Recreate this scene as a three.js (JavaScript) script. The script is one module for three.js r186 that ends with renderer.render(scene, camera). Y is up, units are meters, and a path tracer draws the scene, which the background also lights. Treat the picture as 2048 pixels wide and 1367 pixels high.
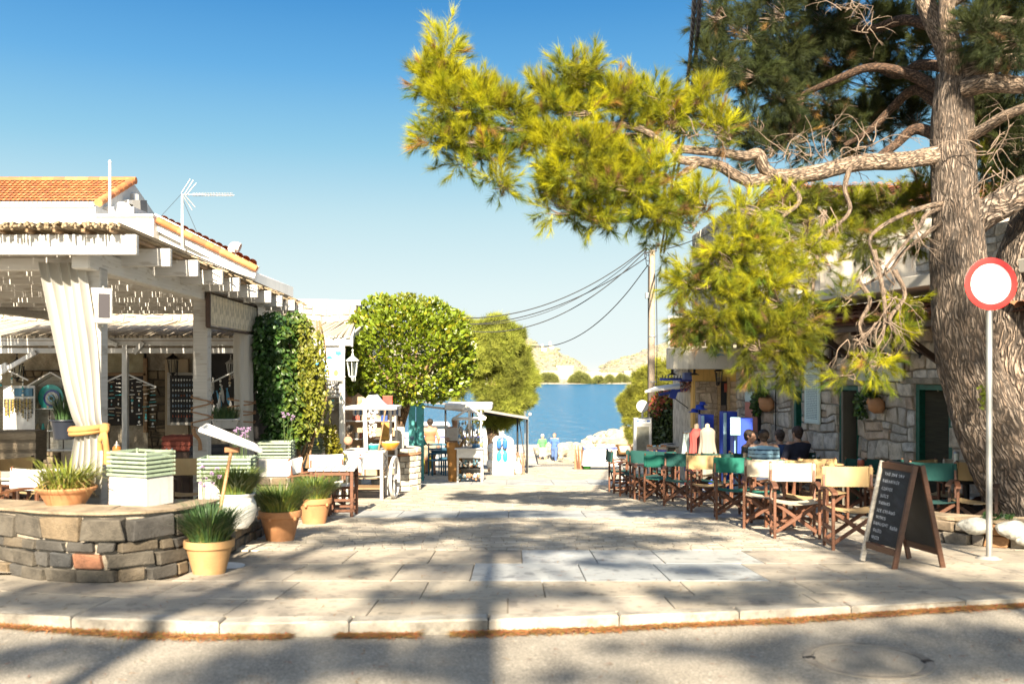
import * as THREE from 'three';
import { mergeGeometries } from 'three/addons/utils/BufferGeometryUtils.js';
import { MarchingCubes } from 'three/addons/objects/MarchingCubes.js';

// ------------------------------------------------------------------ camera, sky, sun, exposure
const scene = new THREE.Scene();
const F = 1991, CX = 1024, HY = 740, EYE = 1.72;            // a 35 mm lens at eye height, level, shifted a little
const camera = new THREE.PerspectiveCamera(2 * Math.atan(HY / F) * 180 / Math.PI, 2048 / (2 * HY), 0.1, 4000);
camera.setViewOffset(2048, 2 * HY, 0, 0, 2048, 1367);
camera.position.set(0, EYE, 0);
camera.lookAt(0, EYE, -10);
camera.filmGauge = 36; camera.focus = 25; camera.userData.fStop = 2.0;
camera.updateProjectionMatrix();

const renderer = new THREE.WebGLRenderer({ antialias: true });
renderer.toneMapping = THREE.LinearToneMapping;
renderer.toneMappingExposure = 3.85;
renderer.shadowMap.enabled = true;

const SUN_EL = 31 * Math.PI / 180, SUN_AZ = 0.015;         // the sun stands behind the viewer
const sunDir = new THREE.Vector3(Math.sin(SUN_AZ) * Math.cos(SUN_EL), Math.sin(SUN_EL), Math.cos(SUN_AZ) * Math.cos(SUN_EL));
const sun = new THREE.DirectionalLight(new THREE.Color().setRGB(1, 0.875, 0.685), 5);
sun.target.position.set(0, 0, -15);
sun.position.copy(sunDir).multiplyScalar(60).add(sun.target.position);
sun.castShadow = true; sun.shadow.radius = 1.6;
Object.assign(sun.shadow.camera, { left: -30, right: 30, top: 30, bottom: -30, near: 1, far: 200 });
sun.shadow.mapSize.set(4096, 4096);
scene.add(sun, sun.target);

{ // clear afternoon sky: pale at the horizon, deep blue above, a broad aureole behind the viewer, strengthened to fill the shade
  const W = 512, H = 256, data = new Float32Array(W * H * 4);
  const stops = [[0, .41, .445, .435], [4, .36, .425, .43], [8.6, .25, .36, .40], [12.5, .125, .275, .375], [16.5, .050, .190, .355], [20.5, .013, .125, .300], [32, .012, .085, .235], [60, .007, .050, .155], [90, .006, .040, .13]];
  for (let r = 0; r < H; r++) {
    const up = ((r + .5) / H - .5) * Math.PI, el = up * 180 / Math.PI, e = Math.max(0, el);
    let k = 0; while (k < stops.length - 2 && stops[k + 1][0] < e) k++;
    const a = stops[k], b = stops[k + 1], t = Math.min(1, (e - a[0]) / (b[0] - a[0]));
    for (let c = 0; c < W; c++) {
      const az = ((c + .5) / W - .5) * 2 * Math.PI, x = Math.cos(az) * Math.cos(up), z = Math.sin(az) * Math.cos(up), y = Math.sin(up);
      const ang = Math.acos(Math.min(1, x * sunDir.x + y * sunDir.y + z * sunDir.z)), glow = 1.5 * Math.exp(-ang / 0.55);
      for (let i = 0; i < 3; i++) {
        let v = .56 * (a[i + 1] + (b[i + 1] - a[i + 1]) * t);
        if (el < 0) v = [.26, .25, .22][i] + (v - [.26, .25, .22][i]) * Math.exp(el / 6);
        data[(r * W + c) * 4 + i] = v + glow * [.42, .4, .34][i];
      }
      data[(r * W + c) * 4 + 3] = 1;
    }
  }
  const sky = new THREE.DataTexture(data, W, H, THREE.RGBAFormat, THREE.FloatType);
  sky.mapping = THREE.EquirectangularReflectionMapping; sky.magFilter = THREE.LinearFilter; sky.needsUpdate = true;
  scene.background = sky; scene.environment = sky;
}

// ------------------------------------------------------------------ numbers, noise, textures
let seedState = 12345;
const reseed = (s) => { seedState = (s * 7919 + 17) | 0; };
const rnd = () => { seedState = (seedState + 0x6d2b79f5) | 0; let t = Math.imul(seedState ^ (seedState >>> 15), 1 | seedState); t = (t + Math.imul(t ^ (t >>> 7), 61 | t)) ^ t; return ((t ^ (t >>> 14)) >>> 0) / 4294967296; };
const rr = (a, b) => a + (b - a) * rnd(), pick = (l) => l[Math.floor(rnd() * l.length)];
const V = (x, y, z) => new THREE.Vector3(x, y, z), lerp = (a, b, t) => a + (b - a) * t, clamp = (x, a, b) => Math.min(b, Math.max(a, x));
const sstep = (a, b, x) => { const t = clamp((x - a) / (b - a), 0, 1); return t * t * (3 - 2 * t); };
const P = (px, py, d) => V((px - CX) * d / F, EYE - (py - HY) * d / F, -d);          // a point seen at a pixel, d metres away
const PX = (px, d) => (px - CX) * d / F, PY = (py, d) => EYE - (py - HY) * d / F;
const gy = (d) => d < 6.9 ? 0 : d < 36 ? -0.06 * (d - 6.9) : d < 47 ? -1.746 - 0.0904 * (d - 36) : d < 60 ? -2.74 : -2.74 - (d - 60) * 0.4;
const G = (px, d, up = 0) => V(PX(px, d), gy(d) + up, -d);
const hash = (x, y, s) => { let h = Math.imul(x | 0, 374761393) + Math.imul(y | 0, 668265263) + Math.imul(s | 0, 2147483647 - 1013); h = Math.imul(h ^ (h >>> 13), 1274126177); return ((h ^ (h >>> 16)) >>> 0) / 4294967296; };
function vnoise(x, y, p, s) {
  const xi = Math.floor(x), yi = Math.floor(y), fx = x - xi, fy = y - yi, u = fx * fx * (3 - 2 * fx), v = fy * fy * (3 - 2 * fy), m = (n) => ((n % p) + p) % p;
  const a = hash(m(xi), m(yi), s), b = hash(m(xi + 1), m(yi), s), c = hash(m(xi), m(yi + 1), s), d = hash(m(xi + 1), m(yi + 1), s);
  return a + (b - a) * u + (c - a) * v + (a - b - c + d) * u * v;
}
const fbm = (x, y, p, o = 5, s = 1, gain = .5) => { let f = 0, a = 1, t = 0; for (let i = 0; i < o; i++) { f += a * vnoise(x, y, p, s + i * 17); t += a; a *= gain; x *= 2; y *= 2; p *= 2; } return f / t; };
function tex(n, fn, srgb = false) {
  const data = new Uint8Array(n * n * 4);
  for (let y = 0; y < n; y++) for (let x = 0; x < n; x++) {
    const c = fn(x / n, y / n), o = (y * n + x) * 4, q = typeof c === 'number' ? [c, c, c] : c;
    for (let i = 0; i < 3; i++) data[o + i] = clamp(Math.round(q[i] * 255), 0, 255);
    data[o + 3] = 255;
  }
  const t = new THREE.DataTexture(data, n, n); t.wrapS = t.wrapT = THREE.RepeatWrapping; t.magFilter = THREE.LinearFilter; t.minFilter = THREE.LinearMipmapLinearFilter; t.generateMipmaps = true;
  if (srgb) t.colorSpace = THREE.SRGBColorSpace; t.needsUpdate = true; return t;
}
const scaled = (t, m, m2 = m) => { const c = t.clone(); c.repeat.set(1 / m, 1 / m2); c.needsUpdate = true; return c; };
const con = (x, k) => clamp((x - .5) * k + .5, 0, 1);
// colour maps are linear multipliers of the base colour
const T = {
  mottle: tex(512, (u, v) => { const a = fbm(u * 4, v * 4, 4, 6, 3), b = fbm(u * 24, v * 24, 24, 3, 9), w = .72 + .4 * con(a, 1.8) - .12 * con(b, 2); return [w, w * lerp(.97, 1, a), w * lerp(.92, 1, a)]; }),
  grain: tex(512, (u, v) => { const a = fbm(u * 64, v * 64, 64, 3, 5), b = fbm(u * 5, v * 5, 5, 4, 8); return .62 + .5 * con(a, 2.2) * .7 + .25 * (b - .3); }),
  asphalt: tex(768, (u, v) => { const a = fbm(u * 256, v * 256, 256, 2, 5), b = fbm(u * 6, v * 6, 6, 5, 8), c = fbm(u * 90, v * 90, 90, 2, 41); const w = .45 + .62 * con(a, 2.6) * .6 + .4 * (b - .3) + (c > .72 ? .25 : 0); return [w, w * .985, w * .95]; }),
  wood: tex(512, (u, v) => { const w = fbm(u * 5 + .3 * fbm(u * 3, v * 3, 3, 3, 2), v * 60, 60, 4, 12), k = fbm(u * 3, v * 12, 12, 4, 30), g = con(w, 2); return [.62 + .45 * g * k + .18 * g, .6 + .45 * g * k + .18 * g, .58 + .45 * g * k + .17 * g]; }),
  paintWood: tex(512, (u, v) => { const w = fbm(u * 4, v * 50, 50, 4, 19), p = fbm(u * 7, v * 18, 18, 5, 77), worn = sstep(.62, .72, p); const q = .86 + .16 * con(w, 1.6); return [lerp(q, .55, worn * .6), lerp(q, .5, worn * .6), lerp(q, .43, worn * .6)]; }),
  stone: tex(512, (u, v) => { const a = fbm(u * 5, v * 5, 5, 6, 23), b = fbm(u * 40, v * 40, 40, 3, 6), c = fbm(u * 9, v * 9, 9, 4, 61), l = sstep(.55, .7, c); const w = .55 + .6 * con(a, 2.2) * .8 + .2 * (con(b, 2) - .5); return [w + .12 * l, w * .98 + .12 * l, w * .93 + .12 * l]; }),
  bark: tex(768, (u, v) => {                                              // long plates parted by dark cracks
    const NX = 15, NY = 8, x = u * NX + 1.5 * (fbm(u * 6, v * 6, 6, 4, 3) - .5) * 2, y = v * NY + 1.3 * (fbm(u * 5, v * 5, 5, 4, 8) - .5) * 2, xi = Math.floor(x), yi = Math.floor(y), w9 = (n, m) => ((n % m) + m) % m; let f1 = 9, f2 = 9, id = 0;
    for (let j = -1; j <= 1; j++) for (let i = -1; i <= 1; i++) { const cx = w9(xi + i, NX), cy = w9(yi + j, NY), px = xi + i + .15 + .7 * hash(cx, cy, 5), py = yi + j + .15 + .7 * hash(cx, cy, 6), d = Math.hypot(px - x, (py - y) * .55); if (d < f1) { f2 = f1; f1 = d; id = hash(cx, cy, 7); } else if (d < f2) f2 = d; }
    const crack = sstep(.0, .42, f2 - f1 + .35 * (fbm(u * 30, v * 18, 90, 3, 61) - .5)), g = fbm(u * 40, v * 14, 560, 4, 21), m = fbm(u * 4, v * 4, 4, 4, 91), f = fbm(u * 120, v * 60, 240, 2, 4), w = lerp(.13, .66 + .28 * (id - .5) + .75 * (g - .45) + .3 * (m - .45) + .2 * (f - .5), crack);
    return [w, w * lerp(.84, .93, id), w * lerp(.7, .86, id)]; }),
  barkBump: null,
  weave: tex(256, (u, v) => { const a = Math.abs(Math.sin(u * Math.PI * 64)), b = Math.abs(Math.sin(v * Math.PI * 64)), c = fbm(u * 4, v * 4, 4, 4, 7); return .8 + .1 * a * b + .2 * (c - .3); }),
  clay: tex(512, (u, v) => { const a = fbm(u * 4, v * 6, 12, 5, 14), b = fbm(u * 50, v * 50, 50, 2, 33), l = sstep(.6, .75, fbm(u * 6, v * 6, 6, 5, 88)); const w = .78 + .3 * (a - .4) + .1 * (b - .5); return [w + .08 * l, w + .12 * l, w + .2 * l]; }),
  plaster: tex(512, (u, v) => { const a = fbm(u * 3, v * 3, 3, 6, 44), s = fbm(u * 30, v * 3, 30, 4, 55), b = fbm(u * 60, v * 60, 60, 2, 66); const w = .88 + .2 * (a - .5) - .14 * sstep(.55, .8, s) + .06 * (b - .5); return [w, w * .99, w * .97]; }),
  waves: tex(768, (u, v) => { const a = fbm(u * 10 + .4 * fbm(u * 4, v * 4, 4, 3, 5), v * 22, 220, 5, 71), b = fbm(u * 30, v * 60, 60, 4, 72), c = fbm(u * 4, v * 7, 28, 3, 99); return clamp(.5 * (1 - Math.abs(a - .5) * 2.4) + .3 * b + .3 * (c - .3), 0, 1); }),
  hill: tex(512, (u, v) => { const a = fbm(u * 6, v * 6, 6, 6, 4), b = fbm(u * 40, v * 40, 40, 4, 9), g = sstep(.54, .64, b) * sstep(.35, .6, a); const w = .75 + .45 * (a - .4) + .2 * (b - .5); return [lerp(w, .3, g), lerp(w * .96, .34, g), lerp(w * .86, .2, g)]; }),
};
T.paving = tex(512, (u, v) => { const a = fbm(u * 3, v * 3, 3, 6, 13), s = sstep(.5, .72, fbm(u * 5, v * 5, 5, 5, 57)), p = sstep(.66, .76, fbm(u * 45, v * 45, 45, 2, 31)), q = sstep(.68, .74, fbm(u * 14, v * 14, 14, 3, 83)), w = .8 + .5 * (a - .45) - .2 * s - .16 * p - .22 * q; return [w, w * .985, w * .955 + .02 * s]; });
T.pit = tex(512, (u, v) => { const a = fbm(u * 48, v * 48, 48, 3, 4), b = fbm(u * 7, v * 7, 7, 5, 5); return .6 * a + .4 * b; });
const lin = (r, g, b) => new THREE.Color().setRGB(r, g, b);
// mat: a base colour in linear albedo, then what its surface is made of
function mat(c, o = {}) {
  const p = { color: Array.isArray(c) ? lin(...c) : new THREE.Color(c), roughness: o.rough ?? .85, metalness: o.metal ?? 0 };
  if (o.map) p.map = scaled(o.map, o.size ?? 1, o.size2 ?? o.size ?? 1);
  if (o.bump) { p.bumpMap = scaled(o.bump, o.bsize ?? o.size ?? 1, o.bsize2 ?? o.size2 ?? o.bsize ?? o.size ?? 1); p.bumpScale = o.bs ?? .004; }
  if (o.trans) { p.transmission = o.trans; p.thickness = 0; }
  if (o.sheen) { p.sheen = o.sheen; p.sheenColor = lin(1, 1, 1); p.sheenRoughness = .6; }
  if (o.coat) { p.clearcoat = o.coat; p.clearcoatRoughness = .25; }
  if (o.spec !== undefined) p.specularIntensity = o.spec;
  if (o.vc) p.vertexColors = true;
  if (o.ds !== false) p.side = THREE.DoubleSide;
  const m = new THREE.MeshPhysicalMaterial(p); if (o.name) m.name = o.name; return m;
}

// ------------------------------------------------------------------ shapes
function boxUV(g) {                                                            // uv in metres from the face's main direction
  const p = g.attributes.position.array, uv = new Float32Array(p.length / 3 * 2);
  for (let i = 0; i < p.length; i += 9) {
    const ax = p[i + 3] - p[i], ay = p[i + 4] - p[i + 1], az = p[i + 5] - p[i + 2], bx = p[i + 6] - p[i], by = p[i + 7] - p[i + 1], bz = p[i + 8] - p[i + 2];
    const nx = Math.abs(ay * bz - az * by), ny = Math.abs(az * bx - ax * bz), nz = Math.abs(ax * by - ay * bx);
    for (let k = 0; k < 3; k++) {
      const x = p[i + k * 3], y = p[i + k * 3 + 1], z = p[i + k * 3 + 2], o = (i / 3 + k) * 2;
      if (ny >= nx && ny >= nz) { uv[o] = x; uv[o + 1] = z; } else if (nx >= nz) { uv[o] = z; uv[o + 1] = y; } else { uv[o] = x; uv[o + 1] = y; }
    }
  }
  g.setAttribute('uv', new THREE.BufferAttribute(uv, 2)); return g;
}
function plain(g, keepUV) {
  let q = g.index ? g.toNonIndexed() : g;
  for (const k of Object.keys(q.attributes)) if (!['position', 'normal', 'uv', ...(g.userData.vc ? ['color'] : [])].includes(k)) q.deleteAttribute(k);
  if (!q.attributes.normal) q.computeVertexNormals();
  if (!keepUV && !g.userData.uv) boxUV(q);
  return q;
}
const MG = (l, keepUV) => { const a = [].concat(l).map((g) => plain(g, keepUV)); return a.length === 1 ? a[0] : mergeGeometries(a); };
const place = (g, x = 0, y = 0, z = 0, rx = 0, ry = 0, rz = 0) => { const q = g.clone(); q.userData = g.userData; return q.applyMatrix4(new THREE.Matrix4().compose(V(x, y, z), new THREE.Quaternion().setFromEuler(new THREE.Euler(rx, ry, rz, 'YXZ')), V(1, 1, 1))); };
function tris(list) { const g = new THREE.BufferGeometry(); g.setAttribute('position', new THREE.BufferAttribute(Float32Array.from(list), 3)); g.computeVertexNormals(); return g; }
function quads(qs) { const l = []; for (const [a, b, c, d] of qs) for (const p of [a, b, c, a, c, d]) l.push(p.x, p.y, p.z); return tris(l); }
// a box with chamfered edges (44 triangles)
function cbox(w, h, d, b = .006) {
  b = Math.min(b, w * .45, h * .45, d * .45);
  const s = [w / 2, h / 2, d / 2], l = [];
  const corner = (sx, sy, sz, ax) => { const q = [sx * (s[0] - (ax === 0 ? 0 : b)), sy * (s[1] - (ax === 1 ? 0 : b)), sz * (s[2] - (ax === 2 ? 0 : b))]; return q; };
  const add = (a, c, e) => { const n = [(c[1] - a[1]) * (e[2] - a[2]) - (c[2] - a[2]) * (e[1] - a[1]), (c[2] - a[2]) * (e[0] - a[0]) - (c[0] - a[0]) * (e[2] - a[2]), (c[0] - a[0]) * (e[1] - a[1]) - (c[1] - a[1]) * (e[0] - a[0])]; const m = [a[0] + c[0] + e[0], a[1] + c[1] + e[1], a[2] + c[2] + e[2]]; if (n[0] * m[0] + n[1] * m[1] + n[2] * m[2] >= 0) l.push(...a, ...c, ...e); else l.push(...a, ...e, ...c); };
  for (let ax = 0; ax < 3; ax++) for (const sg of [-1, 1]) {
    const c = [[-1, -1], [1, -1], [1, 1], [-1, 1]].map(([p, q]) => { const t = [0, 0, 0]; t[ax] = sg; t[(ax + 1) % 3] = p; t[(ax + 2) % 3] = q; return corner(...t, ax); });
    add(c[0], c[1], c[2]); add(c[0], c[2], c[3]);
  }
  for (let ax = 0; ax < 3; ax++) for (const p of [-1, 1]) for (const q of [-1, 1]) {
    const u = (ax + 1) % 3, v = (ax + 2) % 3, at = (e, f) => { const t = [0, 0, 0]; t[ax] = e; t[u] = p; t[v] = q; return corner(...t, f); };
    const a = at(-1, u), c = at(1, u), e = at(1, v), f = at(-1, v); add(a, c, e); add(a, e, f);
  }
  for (const x of [-1, 1]) for (const y of [-1, 1]) for (const z of [-1, 1]) add(corner(x, y, z, 0), corner(x, y, z, 1), corner(x, y, z, 2));
  return tris(l);
}
const bx = (w, h, d, x = 0, y = 0, z = 0, rx = 0, ry = 0, rz = 0, b) => place(cbox(w, h, d, b), x, y, z, rx, ry, rz);
// a straight bar of rectangular section between two points
function bar(a, c, w, h = w, b = .004, up = V(0, 1, 0)) {
  const dir = c.clone().sub(a), L = dir.length(); dir.normalize();
  let x = new THREE.Vector3().crossVectors(up, dir); if (x.lengthSq() < 1e-6) x = V(1, 0, 0); x.normalize();
  const y = new THREE.Vector3().crossVectors(dir, x), m = new THREE.Matrix4().makeBasis(x, y, dir).setPosition(a.clone().add(c).multiplyScalar(.5));
  return cbox(w, h, L, b).applyMatrix4(m);
}
function cyl(a, c, r, r2 = r, seg = 10) {
  const dir = c.clone().sub(a), L = dir.length(), g = new THREE.CylinderGeometry(r2, r, L, seg, 1);
  return g.applyMatrix4(new THREE.Matrix4().compose(a.clone().add(c).multiplyScalar(.5), new THREE.Quaternion().setFromUnitVectors(V(0, 1, 0), dir.normalize()), V(1, 1, 1)));
}
const ball = (r, x, y, z, sx = 1, sy = 1, sz = 1, n = 12) => new THREE.SphereGeometry(r, n, Math.max(6, n * .7 | 0)).scale(sx, sy, sz).translate(x, y, z);
const lathe = (pts, n = 28) => new THREE.LatheGeometry(pts.map(([r, y]) => new THREE.Vector2(r, y)), n);
// a bent, tapering tube with uneven girth; uv runs in metres round and along
function limb(pts, radii, o = {}) {
  const seg = o.seg ?? 8, steps = o.steps ?? Math.max(4, (pts.length - 1) * 4), curve = new THREE.CatmullRomCurve3(pts, false, 'centripetal'), pos = [], uv = [], idx = [];
  let x = null, run = 0, last = null;
  for (let i = 0; i <= steps; i++) {
    const t = i / steps, p = curve.getPoint(t), tan = curve.getTangent(t), k = t * (radii.length - 1), j = Math.min(radii.length - 2, Math.floor(k)), r = lerp(radii[j], radii[j + 1], k - j);
    if (!x) { x = Math.abs(tan.y) < .9 ? V(0, 1, 0) : V(1, 0, 0); x.cross(tan).normalize(); }
    x.addScaledVector(tan, -x.dot(tan)).normalize();
    const y = new THREE.Vector3().crossVectors(tan, x);
    if (last) run += p.distanceTo(last); last = p;
    for (let s = 0; s <= seg; s++) {
      const a = s / seg * Math.PI * 2, n = o.noise ? 1 + o.noise * (fbm(Math.cos(a) * 1.5 + 7 + (o.seed ?? 0), run * (o.nf ?? 2) + Math.sin(a) * 1.5 + 7, 4096, 4, 3 + (o.seed ?? 0)) - .5) * 2 : 1;
      const rad = r * n + (o.ridge ? o.ridge * r * (Math.abs(fbm(s / seg * 26, run * 3.2, 26, 3, 5) - .5) * 2 - .3) * (s === seg ? 1 : 1) : 0);
      pos.push(p.x + (x.x * Math.cos(a) + y.x * Math.sin(a)) * rad, p.y + (x.y * Math.cos(a) + y.y * Math.sin(a)) * rad, p.z + (x.z * Math.cos(a) + y.z * Math.sin(a)) * rad);
      uv.push(s / seg * Math.max(.3, Math.round(2 * Math.PI * radii[0] / .5) * .5 || .5), run);
      if (i < steps && s < seg) { const b = i * (seg + 1) + s; idx.push(b, b + 1, b + seg + 1, b + 1, b + seg + 2, b + seg + 1); }
    }
  }
  const g = new THREE.BufferGeometry(); g.setAttribute('position', new THREE.Float32BufferAttribute(pos, 3)); g.setAttribute('uv', new THREE.Float32BufferAttribute(uv, 2)); g.setIndex(idx); g.computeVertexNormals();
  const nn = g.attributes.normal; for (let i = 0; i <= steps; i++) { const a = i * (seg + 1), b = a + seg, q = [0, 1, 2].map((c) => nn.array[a * 3 + c] + nn.array[b * 3 + c]), l = Math.hypot(...q) || 1; for (let c = 0; c < 3; c++) nn.array[a * 3 + c] = nn.array[b * 3 + c] = q[c] / l; }
  if (o.keepUV !== false) g.userData.uv = true;
  return g;
}
const wire = (pts, r, steps = 24, seg = 5) => limb(pts, [r, r], { seg, steps, keepUV: false });
function sag(a, b, s, n = 8) { const l = []; for (let i = 0; i <= n; i++) { const t = i / n, p = a.clone().lerp(b, t); p.y -= s * 4 * t * (1 - t); l.push(p); } return l; }
// a sheet z = f(u, v): rows of points, smooth normals
function sheet(nu, nv, fn, uvm) {
  const pos = [], uv = [], idx = [];
  for (let j = 0; j <= nv; j++) for (let i = 0; i <= nu; i++) { const p = fn(i / nu, j / nv); pos.push(p.x, p.y, p.z); const q = uvm ? uvm(i / nu, j / nv, p) : [p.x, p.z]; uv.push(...q); if (i < nu && j < nv) { const a = j * (nu + 1) + i; idx.push(a, a + 1, a + nu + 1, a + 1, a + nu + 2, a + nu + 1); } }
  const g = new THREE.BufferGeometry(); g.setAttribute('position', new THREE.Float32BufferAttribute(pos, 3)); g.setAttribute('uv', new THREE.Float32BufferAttribute(uv, 2)); g.setIndex(idx); g.computeVertexNormals(); g.userData.uv = true; return g;
}
// an extruded outline (x, y), its back on z = 0
const slabOf = (pts, depth, bevel = 0) => { const s = new THREE.Shape(pts.map(([x, y]) => new THREE.Vector2(x, y))); return new THREE.ExtrudeGeometry(s, { depth, bevelEnabled: bevel > 0, bevelSize: bevel, bevelThickness: bevel, bevelSegments: 1, curveSegments: 8 }); };
// an irregular block: a chamfered box whose corners wander
function rock(w, h, d, jit = .12, b = .02) {
  const g = cbox(w, h, d, b), p = g.attributes.position, k = rnd() * 100;
  for (let i = 0; i < p.count; i++) {
    const sx = p.getX(i) > 0 ? 1 : 0, sy = p.getY(i) > 0 ? 1 : 0, sz = p.getZ(i) > 0 ? 1 : 0, h1 = hash(sx * 4 + sy * 2 + sz, k * 13, 5) - .5, h2 = hash(sx * 4 + sy * 2 + sz, k * 17, 6) - .5, h3 = hash(sx * 4 + sy * 2 + sz, k * 19, 7) - .5;
    p.setXYZ(i, p.getX(i) + h1 * jit * w, p.getY(i) + h2 * jit * h, p.getZ(i) + h3 * jit * d);
  }
  g.computeVertexNormals(); return g;
}
function boulder(r, sx, sy, sz, n = 2, amp = .3) {
  const g = new THREE.IcosahedronGeometry(r, n), p = g.attributes.position, k = rnd() * 50 | 0;
  for (let i = 0; i < p.count; i++) { const x = p.getX(i) / r, y = p.getY(i) / r, z = p.getZ(i) / r, f = 1 + amp * (fbm(x * 1.3 + 9 + z * .7, y * 1.3 + 9 - z, 64, 3, k) - .5) * 2; p.setXYZ(i, x * r * f * sx, y * r * f * sy, z * r * f * sz); }
  g.computeVertexNormals(); return g;
}

// ------------------------------------------------------------------ things, parts, setting
const used = {};
const numbered = (n) => { const k = used[n] = (used[n] ?? -1) + 1; return k ? n + '_' + String(k).padStart(3, '0') : n; };
function tag(o, label, category, group) { if (label) o.userData.label = label; if (category) o.userData.category = category; if (group) o.userData.group = group; return o; }
function thing(name, label, category, at = null, ry = 0, group) { const o = new THREE.Group(); o.name = numbered(name); if (at) o.position.copy(at); o.rotation.y = ry; scene.add(o); return tag(o, label, category, group); }
function part(parent, name, geo, m, o = {}) { const q = new THREE.Mesh(geo.isBufferGeometry && o.raw ? geo : MG(geo, o.keepUV), m); q.name = name; if (o.label) q.userData.label = o.label; if (o.kind) q.userData.kind = o.kind; if (o.at) q.position.copy(o.at); if (o.ry) q.rotation.y = o.ry; parent.add(q); return q; }
function solo(name, label, category, geo, m, group, at) { const q = new THREE.Mesh(MG(geo), m); q.name = numbered(name); if (at) q.position.copy(at); scene.add(q); return tag(q, label, category, group); }
function struct(name, geo, m) { const q = new THREE.Mesh(MG(geo), m); q.name = numbered(name); q.userData.kind = 'structure'; scene.add(q); return q; }
function stuff(name, label, category, geo, m) { const q = new THREE.Mesh(MG(geo), m); q.name = numbered(name); q.userData.kind = 'stuff'; scene.add(q); return tag(q, label, category); }
function copyOf(o, at, ry, label, group) { const c = o.clone(); c.userData = { ...o.userData }; c.name = numbered(o.name.replace(/_\d{3}$/, '')); scene.add(c); if (at) c.position.copy(at); if (ry !== undefined) c.rotation.y = ry; if (label) c.userData.label = label; if (group) c.userData.group = group; return c; }
// many copies of one small shape (leaves, needles): one part
function scatter(parent, name, geo, m, places, colors, label) {
  const im = new THREE.InstancedMesh(geo, m, places.length); im.name = name; im.userData.kind = 'stuff'; if (label) im.userData.label = label;
  places.forEach((p, i) => { im.setMatrixAt(i, p); if (colors) im.setColorAt(i, colors[i]); });
  parent.add(im); return im;
}
const aim = (dir, roll = 0) => { const q = new THREE.Quaternion().setFromUnitVectors(V(0, 1, 0), dir); return q.multiply(new THREE.Quaternion().setFromAxisAngle(V(0, 1, 0), roll)); };
const put = (p, dir, roll, s) => new THREE.Matrix4().compose(p, aim(dir.clone().normalize(), roll), typeof s === 'number' ? V(s, s, s) : s);

// ------------------------------------------------------------------ shared materials
const M = {
  white: mat([.74, .73, .70], { map: T.plaster, size: 2.3, rough: .8 }),
  whiteWood: mat([.62, .60, .56], { map: T.paintWood, size: 1.4, size2: .5, rough: .7, bump: T.paintWood, bs: .002 }),
  greyWood: mat([.44, .42, .385], { map: T.paintWood, size: 1.8, size2: .6, rough: .75, bump: T.wood, bs: .003 }),
  paintWhite: mat([.70, .70, .69], { rough: .55, map: T.mottle, size: 2 }),
  teak: mat([.155, .062, .03], { map: T.wood, size: .5, size2: .18, rough: .55, bump: T.wood, bs: .001 }),
  darkWood: mat([.065, .035, .022], { map: T.wood, size: .6, size2: .2, rough: .6 }),
  wood: mat([.30, .19, .10], { map: T.wood, size: .7, size2: .2, rough: .65 }),
  tanCanvas: mat([.50, .345, .165], { map: T.weave, size: .25, rough: .95, bump: T.weave, bs: .0008 }),
  paleCanvas: mat([.52, .45, .345], { map: T.weave, size: .25, rough: .95, bump: T.weave, bs: .0008 }),
  greenCanvas: mat([.015, .16, .115], { map: T.weave, size: .25, rough: .95 }),
  darkGreenCanvas: mat([.008, .062, .055], { map: T.weave, size: .25, rough: .95 }),
  whiteCanvas: mat([.76, .75, .72], { map: T.weave, size: .3, rough: .95 }),
  iron: mat([.025, .024, .024], { rough: .5, metal: .3 }),
  steel: mat([.50, .51, .50], { rough: .42, metal: .75, map: T.mottle, size: 1.5 }),
  clay: mat([.50, .235, .10], { map: T.clay, size: .9, rough: .85, bump: T.pit, bsize: .3, bs: .0015 }),
  soil: mat([.06, .04, .025], { map: T.grain, size: .2, rough: 1 }),
  reed: mat([.40, .315, .20], { map: T.wood, size: .3, size2: .1, rough: .8 }),
  navy: mat([.02, .035, .22], { rough: .5, map: T.mottle, size: 1 }),
  glass: new THREE.MeshPhysicalMaterial({ color: lin(.9, .93, .92), transmission: 1, thickness: 0, roughness: .05, ior: 1.45 }),
  mortar: mat([.33, .28, .215], { map: T.grain, size: .5, rough: 1, bump: T.pit, bsize: .4, bs: .008 }),
  cable: mat([.018, .018, .02], { rough: .6 }),
  black: mat([.02, .02, .02], { rough: .7 }),
};
const stones = (list) => list.map((c) => mat(c, { map: T.stone, size: rr(.5, .9), rough: .92, bump: T.pit, bsize: .35, bs: .01 }));

// ------------------------------------------------------------------ the setting: road, kerb, pavement, street, sea, hills
const kerbPts = [[-30, 12], [-12, 10.2], [-7, 9.0], [-5.2, 7.75], [-4.4, 7.32], [-3.75, 7.08], [-2.83, 6.86], [-2.1, 6.76], [0, 6.87], [1.71, 7.15], [2.5, 7.33], [3.96, 7.7], [6, 8.15], [10, 8.7], [30, 10]];
function kz(x) {
  let i = 0; while (i < kerbPts.length - 2 && kerbPts[i + 1][0] < x) i++;
  const p = (k) => kerbPts[clamp(k, 0, kerbPts.length - 1)], [x0, y0] = p(i), [x1, y1] = p(i + 1), h = x1 - x0, t = clamp((x - x0) / h, 0, 1);
  const m0 = (y1 - p(i - 1)[1]) / (x1 - p(i - 1)[0] || 1) * h, m1 = (p(i + 2)[1] - y0) / (p(i + 2)[0] - x0) * h;
  return (2 * t ** 3 - 3 * t * t + 1) * y0 + (t ** 3 - 2 * t * t + t) * m0 + (-2 * t ** 3 + 3 * t * t) * y1 + (t ** 3 - t * t) * m1;
}
const roadY = (d) => -0.078 - 0.055 * Math.max(0, d - 7.5);
const W3 = (x, d, up = 0) => V(x, gy(d) + up, -d);
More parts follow.
